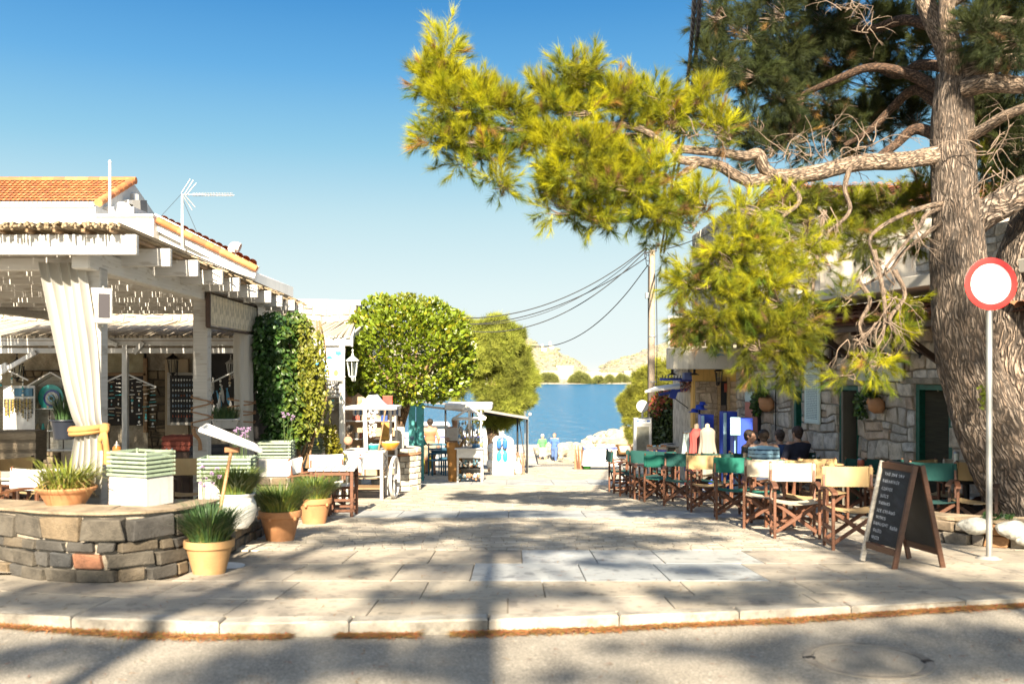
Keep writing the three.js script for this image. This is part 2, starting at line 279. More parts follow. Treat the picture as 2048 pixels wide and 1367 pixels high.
{
  // the land under everything, falling to the sea
  struct('ground', sheet(60, 60, (u, v) => { const x = lerp(-70, 60, u), d = lerp(6.2, 60.5, v) + (v > .98 ? 6 : 0); return V(x, gy(d) - (d < 11 ? .14 : .06) - (d < 8 ? .1 : 0), -d); }), mat([.36, .32, .26], { map: T.mottle, size: 3, rough: 1, bump: T.pit, bs: .01 }));
  const road = struct('road', sheet(90, 60, (u, v) => { const x = lerp(-30, 30, u), d = lerp(-40, kz(x) + .05, Math.pow(v, .4)); return V(x, roadY(d) - .012 * sstep(.5, 0, Math.abs(d - kz(x))) , -d); }),
    mat([.37, .335, .28], { map: T.asphalt, size: 1.7, rough: .95, bump: T.asphalt, bs: .006 }));
  // pavers: outline (x, d) corners, a joint round each, a chamfer on top
  function paver(c, gap, bev, lift, thick = .05) {
    const cx = (c[0][0] + c[1][0] + c[2][0] + c[3][0]) / 4, cd = (c[0][1] + c[1][1] + c[2][1] + c[3][1]) / 4;
    const inset = (q, s) => { const dx = q[0] - cx, dd = q[1] - cd; return [q[0] - Math.sign(dx) * Math.min(s, Math.abs(dx) * .8), q[1] - Math.sign(dd) * Math.min(s, Math.abs(dd) * .8)]; };
    const tx = rr(-1, 1) * lift * .5, td = rr(-1, 1) * lift * .5, y = (q) => gy(q[1]) + lift + tx * (q[0] - cx) + td * (q[1] - cd);
    const top = c.map((q) => { const p = inset(q, gap + bev); return V(p[0], y(p), -p[1]); }), mid = c.map((q) => { const p = inset(q, gap); return V(p[0], y(p) - bev, -p[1]); }), low = mid.map((p) => p.clone().setY(p.y - thick));
    const qs = [[top[0], top[1], top[2], top[3]]];
    for (let i = 0; i < 4; i++) { const j = (i + 1) % 4; qs.push([mid[i], mid[j], top[j], top[i]], [low[i], low[j], mid[j], mid[i]]); }
    return quads(qs);
  }
  const slabM = [[.42, .37, .295], [.39, .345, .275], [.445, .395, .315], [.41, .365, .30], [.375, .33, .265]].map((c, i) => mat(c, { map: T.paving, size: 1.9 + i * .21, rough: .9, bump: T.pit, bsize: .5, bs: .003 }));
  const marbleM = [[.40, .42, .43], [.44, .455, .46], [.38, .405, .42], [.42, .435, .43]].map((c, i) => mat(c, { map: T.paving, size: 2.1 + i * .3, rough: .75, bump: T.pit, bsize: .6, bs: .002 }));
  const cobM = [[.43, .385, .315], [.46, .41, .335], [.41, .37, .305], [.48, .43, .35], [.44, .40, .335], [.415, .375, .30]].map((c, i) => mat(c, { map: T.mottle, size: .8 + i * .1, rough: .95, bump: T.pit, bsize: .3, bs: .003 }));
  const far = (x) => x > -2.9 ? 8.6 : kz(x) + 1.72;
  const pave = struct('pavement', sheet(80, 12, (u, v) => { const x = lerp(-12, 12, u), d = lerp(kz(x) + .1, Math.max(10.85, far(x)), v); return V(x, gy(d) - .016, -d); }), mat([.22, .19, .15], { map: T.mottle, size: 1, rough: 1 }));
  reseed(11);
  const kerbM = [[.38,.35,.30],[.33,.305,.265],[.42,.385,.33]].map((c, i) => mat(c, { map: T.stone, size: .9 + i * .2, rough: .9, bump: T.pit, bsize: .4, bs: .006 }));
  for (let x = -9; x < 9;) { const L = rr(.85, 1.1); part(pave, 'kerb_stone', paver([[x, kz(x) - .02], [x + L, kz(x + L) - .02], [x + L, kz(x + L) + .17], [x, kz(x) + .17]], .004, .012, .012, .17), pick(kerbM)); x += L; }
  for (const [a, b, o] of [[0, .44, .3], [.44, 1, .8]]) for (let x = -9 + o; x < 8.5;) {
    const L = rr(.95, 1.35), e = (q, t) => [q, lerp(kz(q) + .17, far(q), t)];
    part(pave, 'paving_slab', paver([e(x, a), e(x + L, a), e(x + L, b), e(x, b)], .004, .005, .004, .03), pick(slabM)); x += L;
  }
  for (const [a, b, o] of [[8.6, 9.72, 0], [9.72, 10.8, .5]]) for (let x = -2.95 + o * .4; x < 8.8;) {
    const L = rr(.62, 1.15); part(pave, 'paving_slab', paver([[x, a], [x + L, a], [x + L, b], [x, b]], .004, .005, .005, .03), x < 1.75 && x > -.75 ? pick(marbleM) : pick(slabM)); x += L;
  }
  // the street: bands of pale slabs across a street of small setts
  const left = (d) => d < 17.5 ? -3.02 - .055 * (d - 10) : -3.45 - .1 * (d - 17.5), right = (d) => 6.2;
  const street = struct('street', sheet(16, 40, (u, v) => { const d = lerp(10.8, 36.2, v), x = lerp(-8, 9, u); return V(x, gy(d) - .014, -d); }), mat([.33, .285, .22], { map: T.mottle, size: .8, rough: 1 }));
  const rest = [], bandRest = []; let single = 0;
  for (const [d0, d1, kind] of [[10.8, 14.8, 0], [14.8, 16.1, 1], [16.1, 23.6, 0], [23.6, 26.2, 1], [26.2, 36, 0]]) {
    if (kind) { for (let x = left(d0) - .2; x < right(d0) - .5;) { const L = rr(.7, 1.2), mid = (d0 + d1) / 2; for (const [a, b] of [[d0, mid], [mid, d1]]) { const g = paver([[x, a], [x + L, a], [x + L, b], [x, b]], .004, .005, .006, .03); if (d0 < 20) part(street, 'paving_slab', g, pick(marbleM)); else bandRest.push(g); } x += L; } continue; }
    let row = 0;
    for (let d = d0; d < d1 - .05; row++) {
      const h = Math.min(d > 16 ? .2 : rr(.12, .15), d1 - d), wob = d > 16 ? .05 : .02;
      for (let x = left(d) - rr(0, .3); x < right(d);) {
        const L = (d > 16 ? 1.5 : 1) * rr(.14, .26), j = () => rr(-wob, wob) * .5, g = paver([[x, d + j()], [x + L, d + j()], [x + L, d + h + j()], [x, d + h + j()]], .0035, .004, rr(.004, .007), .02);
        if (single < 300 && x > -2.6 && x < 2.6) { part(street, 'sett', g, pick(cobM)); single++; } else rest.push(g);
        x += L;
      }
      d += h;
    }
  }
  for (let k = 0; k < 4; k++) part(street, 'setts', rest.filter((_, i) => (i * 7 + (i >> 2)) % 4 === k), cobM[k], { kind: 'stuff' });
  part(street, 'far_slabs', bandRest, marbleM[1], { kind: 'stuff' });
  // concrete of the waterfront beyond the street
  struct('quay', sheet(20, 40, (u, v) => { const d = lerp(35.9, 60.2, v); return V(lerp(-9, 3.4, u), gy(d) + .02, -d); }), mat([.50, .47, .42], { map: T.mottle, size: 4, rough: .95, bump: T.pit, bs: .004 }));
  // terrace floor on the left
  struct('terrace_floor', sheet(16, 24, (u, v) => { const d = lerp(8.9, 24, v); return V(lerp(-16, -3.15 - .055 * (d - 10), u), gy(d) + .03, -d); }), mat([.33, .29, .235], { map: T.stone, size: 1.2, rough: .95, bump: T.pit, bs: .006 }));

  // manhole cover in the road
  { const y = roadY(6.26), t = thing('manhole_cover', 'round manhole cover set in the asphalt at the lower right', 'manhole cover', V(2.21, y, -6.18));
    part(t, 'frame', lathe([[.335, -.02], [.335, .004], [.345, .008], [.385, .008], [.392, .002], [.392, -.02]], 48), mat([.28, .245, .20], { rough: .85, map: T.mottle, size: .5 }));
    const lid = part(t, 'cover', lathe([[0, .006], [.2, .006], [.318, .005], [.326, .001], [.326, -.02]], 48), mat([.40, .35, .28], { map: T.asphalt, size: .8, rough: .95, bump: T.pit, bsize: .15, bs: .004 }));
    for (const s of [-1, 1]) part(t, 'lifting_slot', bx(.075, .012, .05, s * .352, .004, .04 * s, 0, .4), M.iron); }

  // pine litter in the gutter
  { reseed(31); const places = [], cols = [], g = tris([-.004, 0, 0, .004, 0, 0, 0, 0, .07]), o = new THREE.Group(); o.name = 'pine_litter'; o.userData = { kind: 'stuff', label: 'orange brown pine needle litter lying along the gutter', category: 'litter' }; scene.add(o);
    for (let i = 0; i < 15000; i++) { const x = rr(-4.6, 5.2), spread = .02 + .06 * fbm(x * 1.7 + 9, 3, 512, 3, 7), dd = kz(x) - .03 - Math.abs(rr(-1, 1) * rr(0, 1)) * spread * 1.9; if (fbm(x * 1.1 + 20, 8, 512, 3, 9) < .37) continue; places.push(put(V(x, roadY(dd) + .004 + Math.max(0, .02 - (kz(x) - dd) * .2) * rnd(), -dd), V(rr(-.25, .25), 1, rr(-.25, .25)), rr(0, 6.28), rr(.6, 1.3))); cols.push(lin(rr(.22, .42), rr(.10, .2), rr(.03, .06))); }
    for (let i = 0; i < 900; i++) { const x = rr(-4, 5), dd = rr(5.2, 11), onRoad = dd < kz(x) - .03; places.push(put(V(x, (onRoad ? roadY(dd) : gy(dd)) + .014, -dd), V(rr(-.1, .1), 1, rr(-.1, .1)), rr(0, 6.28), rr(.6, 1.2))); cols.push(lin(rr(.15, .3), rr(.08, .15), .04)); }
    scatter(o, 'needles', g, mat([1, 1, 1], { rough: .9 }), places, cols); }

  // sea
  struct('sea', (() => { const g = sheet(2, 2, (u, v) => V(lerp(-700, 700, u), -3, -lerp(30, 420, v))); return g; })(), new THREE.MeshPhysicalMaterial({ color: lin(.010, .105, .215), roughness: .24, bumpMap: scaled(T.waves, 20, 9), bumpScale: .7, map: null }));
  // far shore: two bare hills with a gap of sky between them
  const ridge = [[-400, 30], [500, 660], [860, 640], [960, 652], [1010, 660], [1060, 676], [1085, 694], [1108, 693], [1122, 706], [1150, 717], [1166, 730], [1186, 745], [1196, 744], [1214, 722], [1262, 711], [1300, 694], [1340, 680], [1420, 655], [1600, 640], [2600, 640]];
  const ridgeY = (px) => { let i = 0; while (i < ridge.length - 2 && ridge[i + 1][0] < px) i++; const t = clamp((px - ridge[i][0]) / (ridge[i + 1][0] - ridge[i][0]), 0, 1); return lerp(ridge[i][1], ridge[i + 1][1], t); };
  ridge[0] = [-400, 650];
  const hillY = (px, d) => { const top = EYE - (ridgeY(px) - HY) * 470 / F, t = (d - 337) / 133, base = -3.3, n = (fbm(px * .02 + 40, d * .05 + 9, 4096, 5, 3) - .5); return d > 470 ? top - (d - 470) * .1 : base + (top - base) * (t < .16 ? .14 * sstep(0, .05, t) : .14 + .86 * Math.pow((t - .16) / .84, .85)) + n * 5 * sstep(.1, .5, t) * (1 - sstep(.8, 1, t)); };
  struct('hills', sheet(260, 40, (u, v) => { const px = lerp(300, 1900, u), d = lerp(336, 500, v); return V(PX(px, d), hillY(px, d), -d); }), mat([.475, .43, .365], { map: T.hill, size: 40, rough: 1, bump: T.pit, bsize: 12, bs: .8 }));
  { reseed(77); const places = [], cols = [], g = boulder(1, 1, .6, 1, 1, .5); const o = new THREE.Group(); o.name = 'hill_scrub'; o.userData = { kind: 'stuff', label: 'low dry scrub dotted over the far hills', category: 'scrub' }; scene.add(o);
    for (let i = 0; i < 2600; i++) { const px = rr(940, 1480), d = rr(362, 472), dn = fbm(px * .03 + 3, d * .06, 512, 3, 5); if (dn < .45) continue; const s = rr(.35, 1.0) * (rnd() < .06 ? 2 : 1); places.push(put(V(PX(px, d), hillY(px, d), -d), V(0, 1, 0), rr(0, 6), V(s * rr(.8, 1.6), s * .8, s))); const k = rnd(); cols.push(lin(lerp(.17, .30, k), lerp(.18, .27, k), lerp(.09, .17, k))); }
    scatter(o, 'shrubs', g, mat([1, 1, 1], { rough: 1 }), places, cols); }
  // fortress wall and ruins on the far shore
  { const c = mat([.60, .52, .40], { map: T.mottle, size: 9, rough: 1, bump: T.pit, bsize: 3, bs: .1 }), at = (px, py, d) => P(px, py, d);
    let t = thing('fortress_wall', 'long pale fortress wall along the far shore under the hills', 'wall');
    const D = 352, x0 = PX(1070, D), x1 = PX(1460, D), yb = PY(766, D) - 1.5, yt = PY(745, D); part(t, 'curtain_wall', [bx(x1 - x0, yt - yb, 4, (x0 + x1) / 2, (yt + yb) / 2, -D, 0, 0, 0, .2)], c);
    for (const [a, b, q] of [[1076, 1120, 741], [1168, 1200, 743], [1246, 1262, 741]]) part(t, 'tower', bx(PX(b, D) - PX(a, D), PY(q, D) - yb, 5, PX((a + b) / 2, D), (PY(q, D) + yb) / 2, -D + 1.5, 0, 0, 0, .2), c);
    for (let k = 0; k < 7; k++) { const px = 1125 + k * 48; part(t, 'buttress', bx(1.6, (yt - yb) * .9, 1.4, PX(px, D), yb + (yt - yb) * .45, -D + 2.6, .06), c); }
    t = thing('ruined_house', 'roofless ruin with tall dark openings above the fortress wall', 'ruin');
    const E = 366, b = PY(744, E) - 2, tp = PY(733, E); const piers = []; for (let k = 0; k < 6; k++) piers.push(bx(1.1, tp - b, 2.4, PX(1118 + k * 5, E), (tp + b) / 2, -E, 0, 0, 0, .1)); piers.push(bx(6.6, .7, 2.4, PX(1130, E), tp + .1, -E - .01, 0, 0, 0, .1)); part(t, 'wall', piers, c);
    for (const [a, bb, yt2, lbl, D2] of [[1082, 1094, 695, 'small ruined wall high on the left hill crest', 440], [1098, 1108, 690, 'squat ruined tower on the left hill crest', 452]]) { const q = thing('ruined_wall', lbl, 'ruin'); const w = PX(bb, D2) - PX(a, D2), y = PY(yt2, D2); part(q, 'wall', [bx(w, 6, 2, PX((a + bb) / 2, D2), y - 3, -D2, 0, 0, 0, .2), bx(w * .4, 2, 2.2, PX(a, D2) + w * .2, y + .6, -D2 - .1, 0, 0, 0, .2)], c); }
  }
  // rocky shore on the right
  const edge = (x) => 63 + 2.4 * Math.max(0, x - 3) + 2 * fbm(x * .8 + 5, 1, 64, 3, 2);
  const shoreY = (x, d) => { const e = edge(x), t = (e - d) / 20; return -3.35 + clamp(t, 0, 1) ** .6 * (1.05 + .09 * Math.max(0, x - 3)) + (fbm(x * .5 + 30, d * .5, 4096, 5, 6) - .5) * .9 * sstep(0, .25, t); };
  const rockM = mat([.50, .43, .33], { map: T.stone, size: 2.5, rough: 1, bump: T.pit, bsize: .8, bs: .04 });
  struct('rocky_shore', sheet(90, 60, (u, v) => { const x = lerp(1.2, 40, u * u), d = lerp(40, edge(x) + 1, v); return V(x, lerp(gy(d) + .04, shoreY(x, d), sstep(44, 50, d)), -d); }), rockM);
  reseed(5); const bl = []; for (let i = 0; i < 420; i++) { const x = rr(2, 15), d = rr(46, edge(x) - .3), r = rr(.08, .3) * (rnd() < .1 ? 2 : 1); bl.push(boulder(r, rr(1, 1.6), rr(.6, .9), rr(.8, 1.3), 1, .35).translate(x, shoreY(x, d) + r * .2, -d)); }
  stuff('shore_rocks', 'pale broken rocks strewn along the right hand shore', 'rocks', bl, rockM);
}

// ------------------------------------------------------------------ left side: stone wall, pergola, shop, houses
const pergX = (d) => -4.12 - .051 * (d - 9.8);                         // the side of the pergola runs back along the street
// stones laid in courses along a path (list of [x, d]); each stone is a part
function coursed(parent, path, y0, courses, mats, o = {}) {
  const pts = path.map(([x, d]) => V(x, 0, -d)), curve = new THREE.CatmullRomCurve3(pts, false, 'centripetal'), L = curve.getLength(), merged = [];
  let y = 0;
  for (const h of courses) {
    let s = -rr(0, .2);
    while (s < L) {
      const w = rr(o.min ?? .2, o.max ?? .5) * (h < .13 ? .8 : 1), m = clamp((s + w / 2) / L, 0, 1), p = curve.getPointAt(m), t = curve.getTangentAt(m);
      const hh = h - .016 + rr(-.006, .006), dep = o.depth ?? .12, g = rock(w - .014, hh, dep + rr(-.035, .035), .13, .009), ry = Math.atan2(-t.z, t.x);
      const at = V(p.x, y0(-p.z) + y + h / 2, p.z);
      const q = place(g, at.x, at.y, at.z, 0, ry); q.userData.uv = false;
      if (o.merge) merged.push(q); else part(parent, 'stone', q, pick(mats));
      s += w;
    }
    y += h;
  }
  return merged;
}
// a mortar core and cap behind such stones
function core(path, y0, h, inner, thick, low = .2) {
  const pts = path.map(([x, d]) => V(x, 0, -d)), curve = new THREE.CatmullRomCurve3(pts, false, 'centripetal'), qs = [], N = 24, a = [], b = [];
  for (let i = 0; i <= N; i++) { const p = curve.getPointAt(i / N), t = curve.getTangentAt(i / N), n = V(t.z, 0, -t.x).normalize(); a.push(p.clone().addScaledVector(n, inner).setY(y0(-p.z))); b.push(p.clone().addScaledVector(n, inner + thick).setY(y0(-p.z))); }
  const up = V(0, h, 0), lo = V(0, -low, 0);
  for (let i = 0; i < N; i++) { const A = a[i].clone().add(up), B = a[i + 1].clone().add(up), C = b[i + 1].clone().add(up), D = b[i].clone().add(up); qs.push([A, D, C, B], [a[i].clone().add(lo), A, B, a[i + 1].clone().add(lo)], [b[i + 1].clone().add(lo), C, D, b[i].clone().add(lo)]); }
  qs.push([a[0].clone().add(lo), b[0].clone().add(lo), b[0].clone().add(up), a[0].clone().add(up)], [b[N].clone().add(lo), a[N].clone().add(lo), a[N].clone().add(up), b[N].clone().add(up)]);
  return quads(qs);
}
const darkStone = stones([[.065, .06, .054], [.09, .078, .062], [.05, .05, .051], [.12, .096, .068], [.17, .128, .082], [.075, .07, .065], [.10, .087, .07]]);
const redStone = stones([[.33, .15, .085]])[0];
{
  reseed(101);
  const t = thing('curved_stone_wall', 'low curved wall of dark grey and tan stones at the left corner of the street', 'stone wall');
  const path = [[-8.5, 10.2], [-6.2, 9.75], [-4.68, 9.12], [-3.9, 8.62], [-3.4, 8.55], [-3.08, 8.9], [-3.0, 9.5], [-3.02, 10.1]];
  part(t, 'core', core(path, (d) => gy(d), .585, -.025, .4), M.mortar);
  coursed(t, path, (d) => gy(d) + .0, [.12, .135, .1, .205], [...darkStone, ...darkStone, redStone], { min: .16, max: .46, depth: .14 });
  part(t, 'coping', core(path, (d) => gy(d) + .585, .022, -.078, .5, -.001), mat([.31, .24, .165], { map: T.stone, size: .8, rough: .95, bump: T.pit, bs: .006 }));
  const st = thing('low_street_wall', 'low stone step wall along the pavement under the white urn', 'stone wall');
  const lp = [[-3.02, 10.2], [-3.08, 11.3], [-3.14, 12.6], [-3.24, 14.2]];
  part(st, 'core', core(lp, (d) => gy(d), .22, .05, .3), M.mortar);
  coursed(st, lp, (d) => gy(d), [.115, .11], darkStone, { min: .18, max: .42, depth: .12 });
}
// ------- pergola
{
  reseed(121);
  const t = thing('pergola', 'whitewashed timber pergola with a roof of reeds over the left terrace', 'pergola');
  const posts = [9.8, 13.9, 16.4, 19.2];
  for (const d of posts) part(t, 'post', bx(.205, 2.72 - gy(d) + .02, .205, pergX(d), (2.70 + gy(d)) / 2, -d, 0, .05, 0, .012), M.greyWood);
  part(t, 'post', bx(.2, 2.72 - gy(9.9), .2, -8.6, (2.7 + gy(9.9)) / 2, -10.0, 0, 0, 0, .012), M.greyWood);
  part(t, 'post', bx(.2, 2.72 - gy(16), .2, -8.6, (2.7 + gy(16)) / 2, -16, 0, 0, 0, .012), M.greyWood);
  part(t, 'side_beam', bar(V(pergX(9.45), 2.785, -9.45), V(pergX(19.8), 2.785, -19.8), .17, .2, .012), M.whiteWood);
  part(t, 'side_beam', bar(V(-8.6, 2.785, -9.5), V(-8.9, 2.785, -19.8), .17, .2, .012), M.whiteWood);
  part(t, 'front_beam', bx(4.45, .13, .12, -6.42, 2.76, -9.8, 0, 0, 0, .01), M.whiteWood);
  for (let i = 0; i < 10; i++) { const d = 9.28 + i * 1.09 + (i ? rr(-.03, .03) : 0), xe = pergX(d) + .60 + rr(-.02, .02); part(t, 'rafter', bx(xe + 9.2, .185, .075, (xe - 9.2) / 2, 2.89 + rr(-.004, .004), -d, 0, 0, 0, .006), M.whiteWood); }
  for (let i = 0; i < 22; i++) part(t, 'batten', bx(.035, .03, 10.6, pergX(9.2) + .4 - i * .26 - .25, 2.999, -14.4, 0, .051, 0, .004), M.wood);
  // the reed mat: canes lying along the street, with gaps that let sun through
  const canes = [[], [], []];
  for (let layer = 0; layer < 3; layer++) for (let x = pergX(9.2) + .47; x > -9.3; x -= .0262) {
    if (layer && rnd() < .06) continue;
    const r = rr(.010, .0145), y = 3.026 + layer * .024 + rr(-.004, .004); let d = 8.98 + rr(0, .2) + layer * .06;
    while (d < 19.9) { const L = rr(2.5, 4.6), e = Math.min(20.1, d + L); if (rnd() > .025) canes[pick([0, 1, 2])].push(cyl(V(x - .051 * (d - 9.2) + rr(-.012, .012), y, -d), V(x - .051 * (e - 9.2) + rr(-.012, .012), y + rr(-.006, .006), -e), r, r * .8, 5)); d = e - .02; }
  }
  const cm = [[.27, .205, .125], [.22, .165, .10], [.33, .26, .17]].map((c) => mat(c, { map: T.wood, size: .4, rough: .85 }));
  canes.forEach((c, i) => part(t, 'reed_mat', c, cm[i], { kind: 'stuff' }));
  // sticks hanging over the street side
  const stk = []; for (let i = 0; i < 70; i++) { const d = rr(11.5, 19.8), x = pergX(d) + .38; stk.push(cyl(V(x, 3.07, -d), V(x + rr(.14, .24), 2.995 + rr(-.04, .02), -d - rr(-.05, .05)), .009, .007, 5)); }
  part(t, 'edge_sticks', stk, cm[2], { kind: 'stuff' });
  // ropes wound round the street posts
  const ropeM = mat([.36, .20, .10], { map: T.wood, size: .1, rough: .95 });
  const wound = (d, y0, y1, r) => { for (const s of [1, -1]) { const pts = []; for (let i = 0; i <= 40; i++) { const a = s * i / 40 * Math.PI * 5, y = lerp(y0, y1, i / 40), c = Math.cos(a), q = Math.sin(a), k = r / Math.pow(Math.pow(Math.abs(c), 6) + Math.pow(Math.abs(q), 6), 1 / 6); pts.push(V(pergX(d) + c * k, y, -d + q * k)); } part(t, 'rope', wire(pts, .010, 160, 5), ropeM); } };
  wound(13.9, PY(862, 13.9), PY(790, 13.9), .128); wound(16.4, PY(845, 16.4), PY(795, 16.4), .2);
  part(t, 'rope_tail', [limb([V(pergX(13.7) - .08, PY(858, 13.7), -13.74), V(pergX(13.7) - .05, PY(868, 13.7), -13.7), V(pergX(13.7) + .01, PY(880, 13.7), -13.71), V(pergX(13.7) + .02, PY(900, 13.7), -13.72)], [.03, .03, .022, .03], { keepUV: false })], ropeM);
}
// ------- curtains
const linen = mat([.52, .495, .44], { map: T.weave, size: .35, rough: .95, trans: .22 });
const tieM = mat([.46, .235, .075], { map: T.weave, size: .2, rough: .95 });
{
  const d = 9.62, t = thing('curtain', 'white linen curtain gathered with an orange tie at the corner post', 'curtain');
  const rows = [[525, 76, 168], [600, 92, 178], [680, 108, 188], [760, 126, 194], [820, 143, 197], [850, 152, 198], [870, 150, 199], [910, 143, 202], [960, 134, 200], [990, 132, 198]];
  const at = (u, v) => { const k = v * (rows.length - 1), i = Math.min(rows.length - 2, Math.floor(k)), f = k - i, y = lerp(rows[i][0], rows[i + 1][0], f), x0 = lerp(rows[i][1], rows[i + 1][1], f), x1 = lerp(rows[i][2], rows[i + 1][2], f); const w = (x1 - x0) / 92, ph = u * 30 + .6 * Math.sin(v * 3); const p = P(lerp(x0, x1, u) + Math.cos(ph) * 2.2 * w, y, d); p.z += Math.sin(ph) * .032 * (.55 + .7 * w) + .02 * Math.sin(u * 9 + v * 4) - (y > 845 && y < 870 ? .015 : 0) + .01 * Math.sin(v * 17 + u * 7); return p; };
  part(t, 'cloth', sheet(110, 44, at), linen);
  const s2 = sheet(110, 44, (u, v) => at(u, v).add(V(0, 0, -.006)));
  const k = thing('curtain_tie', 'orange cloth tie knotted round the corner post curtain', 'curtain tie');
  const ring = []; for (let i = 0; i <= 20; i++) { const a = i / 20 * Math.PI * 2, c = Math.cos(a), q = Math.sin(a); ring.push(V(PX(178, 9.75) + c * .16, PY(856, 9.75) + .015 * c, -9.745 + q * .185)); }
  part(k, 'band', [limb(ring, [.03, .034, .03], { seg: 8, steps: 48, noise: .15, keepUV: false }), limb(ring.map((p) => p.clone().add(V(0, -.035, 0))), [.024, .028, .024], { seg: 8, steps: 48, noise: .15, keepUV: false })], tieM);
  const kp = P(208, 858, 9.52);
  part(k, 'knot', boulder(.048, 1, 1.15, .8, 3, .25).translate(kp.x, kp.y, kp.z), tieM);
  for (const [dx, L, w] of [[.03, .33, .052], [-.035, .2, .04]]) part(k, 'tail', limb([kp.clone(), kp.clone().add(V(dx * .7, -.09, .03)), kp.clone().add(V(dx, -L * .6, .02)), kp.clone().add(V(dx * 1.1, -L, .01))], [.02, w * .6, w * .55, w * .7], { seg: 10, steps: 20, noise: .3, nf: 6, keepUV: false }), tieM);
  const d3 = 16.25, c3 = thing('curtain', 'white linen curtain bound with crossed ropes to the third pergola post', 'curtain');
  const r3 = [[668, 464, 500], [720, 463, 499], [780, 466, 499], [800, 468, 500], [822, 469, 499], [845, 468, 499], [880, 470, 500], [920, 468, 502]];
  part(c3, 'cloth', sheet(60, 30, (u, v) => { const k2 = v * (r3.length - 1), i = Math.min(r3.length - 2, Math.floor(k2)), f = k2 - i, a = (u - .5) * Math.PI * 1.7, x0 = lerp(r3[i][1], r3[i + 1][1], f), x1 = lerp(r3[i][2], r3[i + 1][2], f), y = lerp(r3[i][0], r3[i + 1][0], f), cx = (x0 + x1) / 2, w = (x1 - x0) / 2 * d3 / F * (1 + .09 * Math.sin(u * 40)); return V(PX(cx, d3) + Math.sin(a) * w, PY(y, d3), -d3 - .14 + Math.cos(a) * (w + .08)); }), linen);
}
// ------- speaker, sign, planters, pots
{
  const sp = P(206, 612, 9.62), t = thing('speaker', 'white box speaker with a dark grille mounted on the corner post', 'speaker', sp, .5);
  part(t, 'housing', cbox(.15, .34, .13, .012), M.paintWhite);
  part(t, 'grille', bx(.105, .235, .012, 0, 0, .066, 0, 0, 0, .004), mat([.05, .045, .05], { rough: .9, bump: T.weave, bsize: .04, bs: .002 }));
  for (const s of [-1, 1]) part(t, 'bracket', bx(.02, .03, .05, 0, s * .185, -.02), M.steel);
}
{
  const a = V(pergX(13.72) + .13, 0, -13.72), b = V(pergX(16.9) + .13, 0, -16.9), y0 = EYE + .6, y1 = EYE + 1.09, t = thing('hanging_sign', 'long blank stone textured sign board in a dark frame under the pergola edge', 'sign');
  const mid = a.clone().lerp(b, .5).setY((y0 + y1) / 2), L = a.distanceTo(b), ry = Math.atan2(b.x - a.x, -(b.z - a.z)); t.position.copy(mid); t.rotation.y = -ry;
  part(t, 'panel', cbox(.04, y1 - y0 - .07, L - .07, .004), mat([.76, .67, .51], { map: T.stone, size: .35, rough: .95, bump: T.pit, bsize: .2, bs: .012 }));
  for (const s of [-1, 1]) { part(t, 'frame_rail', bx(.06, .03, L, 0, s * (y1 - y0) / 2, 0), M.darkWood); part(t, 'frame_stile', bx(.066, (y1 - y0), .05, 0, 0, s * L / 2), M.darkWood); part(t, 'hanger', bx(.03, .16, .02, 0, (y1 - y0) / 2 + .08, s * L * .4), M.iron); }
}
// white box planter with a cage of green rails
const railM = mat([.26, .33, .23], { map: T.paintWood, size: .6, rough: .75 }), boxM = mat([.50, .49, .475], { map: T.plaster, size: .9, rough: .85, bump: T.pit, bs: .002 });
function railPlanter(at, ry, w, dp, bh, rh, n, label) {
  const t = thing('box_planter', label, 'planter', at, ry, 'white box planters with green rails');
  part(t, 'box', bx(w, bh, dp, 0, bh / 2, 0, 0, 0, 0, .01), boxM);
  for (let i = 0; i < n; i++) { const y = bh + rh * (i + .5) / n; for (const s of [-1, 1]) { part(t, 'rail', bx(w + .03, rh / n * .62, .016, 0, y, s * dp / 2, 0, 0, 0, .003), railM); part(t, 'rail', bx(.016, rh / n * .62, dp - .018, s * (w / 2 + .005), y, 0, 0, 0, 0, .003), railM); } }
  for (const s of [-1, 1]) for (const q of [-1, 1]) part(t, 'corner_post', bx(.02, rh, .02, s * (w / 2 - .02), bh + rh / 2, q * (dp / 2 - .02)), railM);
  part(t, 'liner', bx(w - .06, rh * .8, dp - .06, 0, bh + rh * .4, 0), mat([.10, .13, .10], { rough: .9 }));
  return t;
}
const wallTop = (d) => gy(d) + .607;
railPlanter(V(PX(282, 9.35), wallTop(9.35), -9.35), -.42, .46, .36, .27, .24, 6, 'white box planter with green rails standing on the curved stone wall');
railPlanter(G(455, 12.4, .02), .05, .62, .4, .66, .3, 6, 'tall greyish box planter with green rails behind the menu stand');
// two stone pillars carrying planters
for (const [px, d, ph, w, lbl, pl] of [[553, 14.9, .62, .52, 'stone pillar under the middle planter, beside the rear terracotta pots', 'white box planter with green rails on the nearer stone pillar'], [622, 18.2, .62, .5, 'stone pillar under the farthest planter, in front of the vine', 'white box planter with green rails on the farther stone pillar']]) {
  reseed(140 + px); const t = thing('stone_pillar', lbl, 'pillar', G(px, d), .06, 'stone pillars');
  part(t, 'core', bx(w - .05, ph + .2, w - .05, 0, ph / 2 - .1 - .004, 0), M.mortar);
  let y = 0; while (y < ph - .02) { const h = Math.min(rr(.13, .2), ph - y); for (let f = 0; f < 4; f++) { let s = -w / 2; while (s < w / 2 - .03) { const L = Math.min(rr(.16, .3), w / 2 - s), g = rock(L - .014, h - .014, .07, .08, .014); part(t, 'stone', place(place(g, s + L / 2, y + h / 2, w / 2 - .02), 0, 0, 0, 0, f * Math.PI / 2), pick([...darkStone.slice(3, 7), darkStone[1]])); s += L; } } y += h; }
  railPlanter(G(px, d, ph + .004), .06, w * .88, w * .8, .27, .25, 5, pl);
}
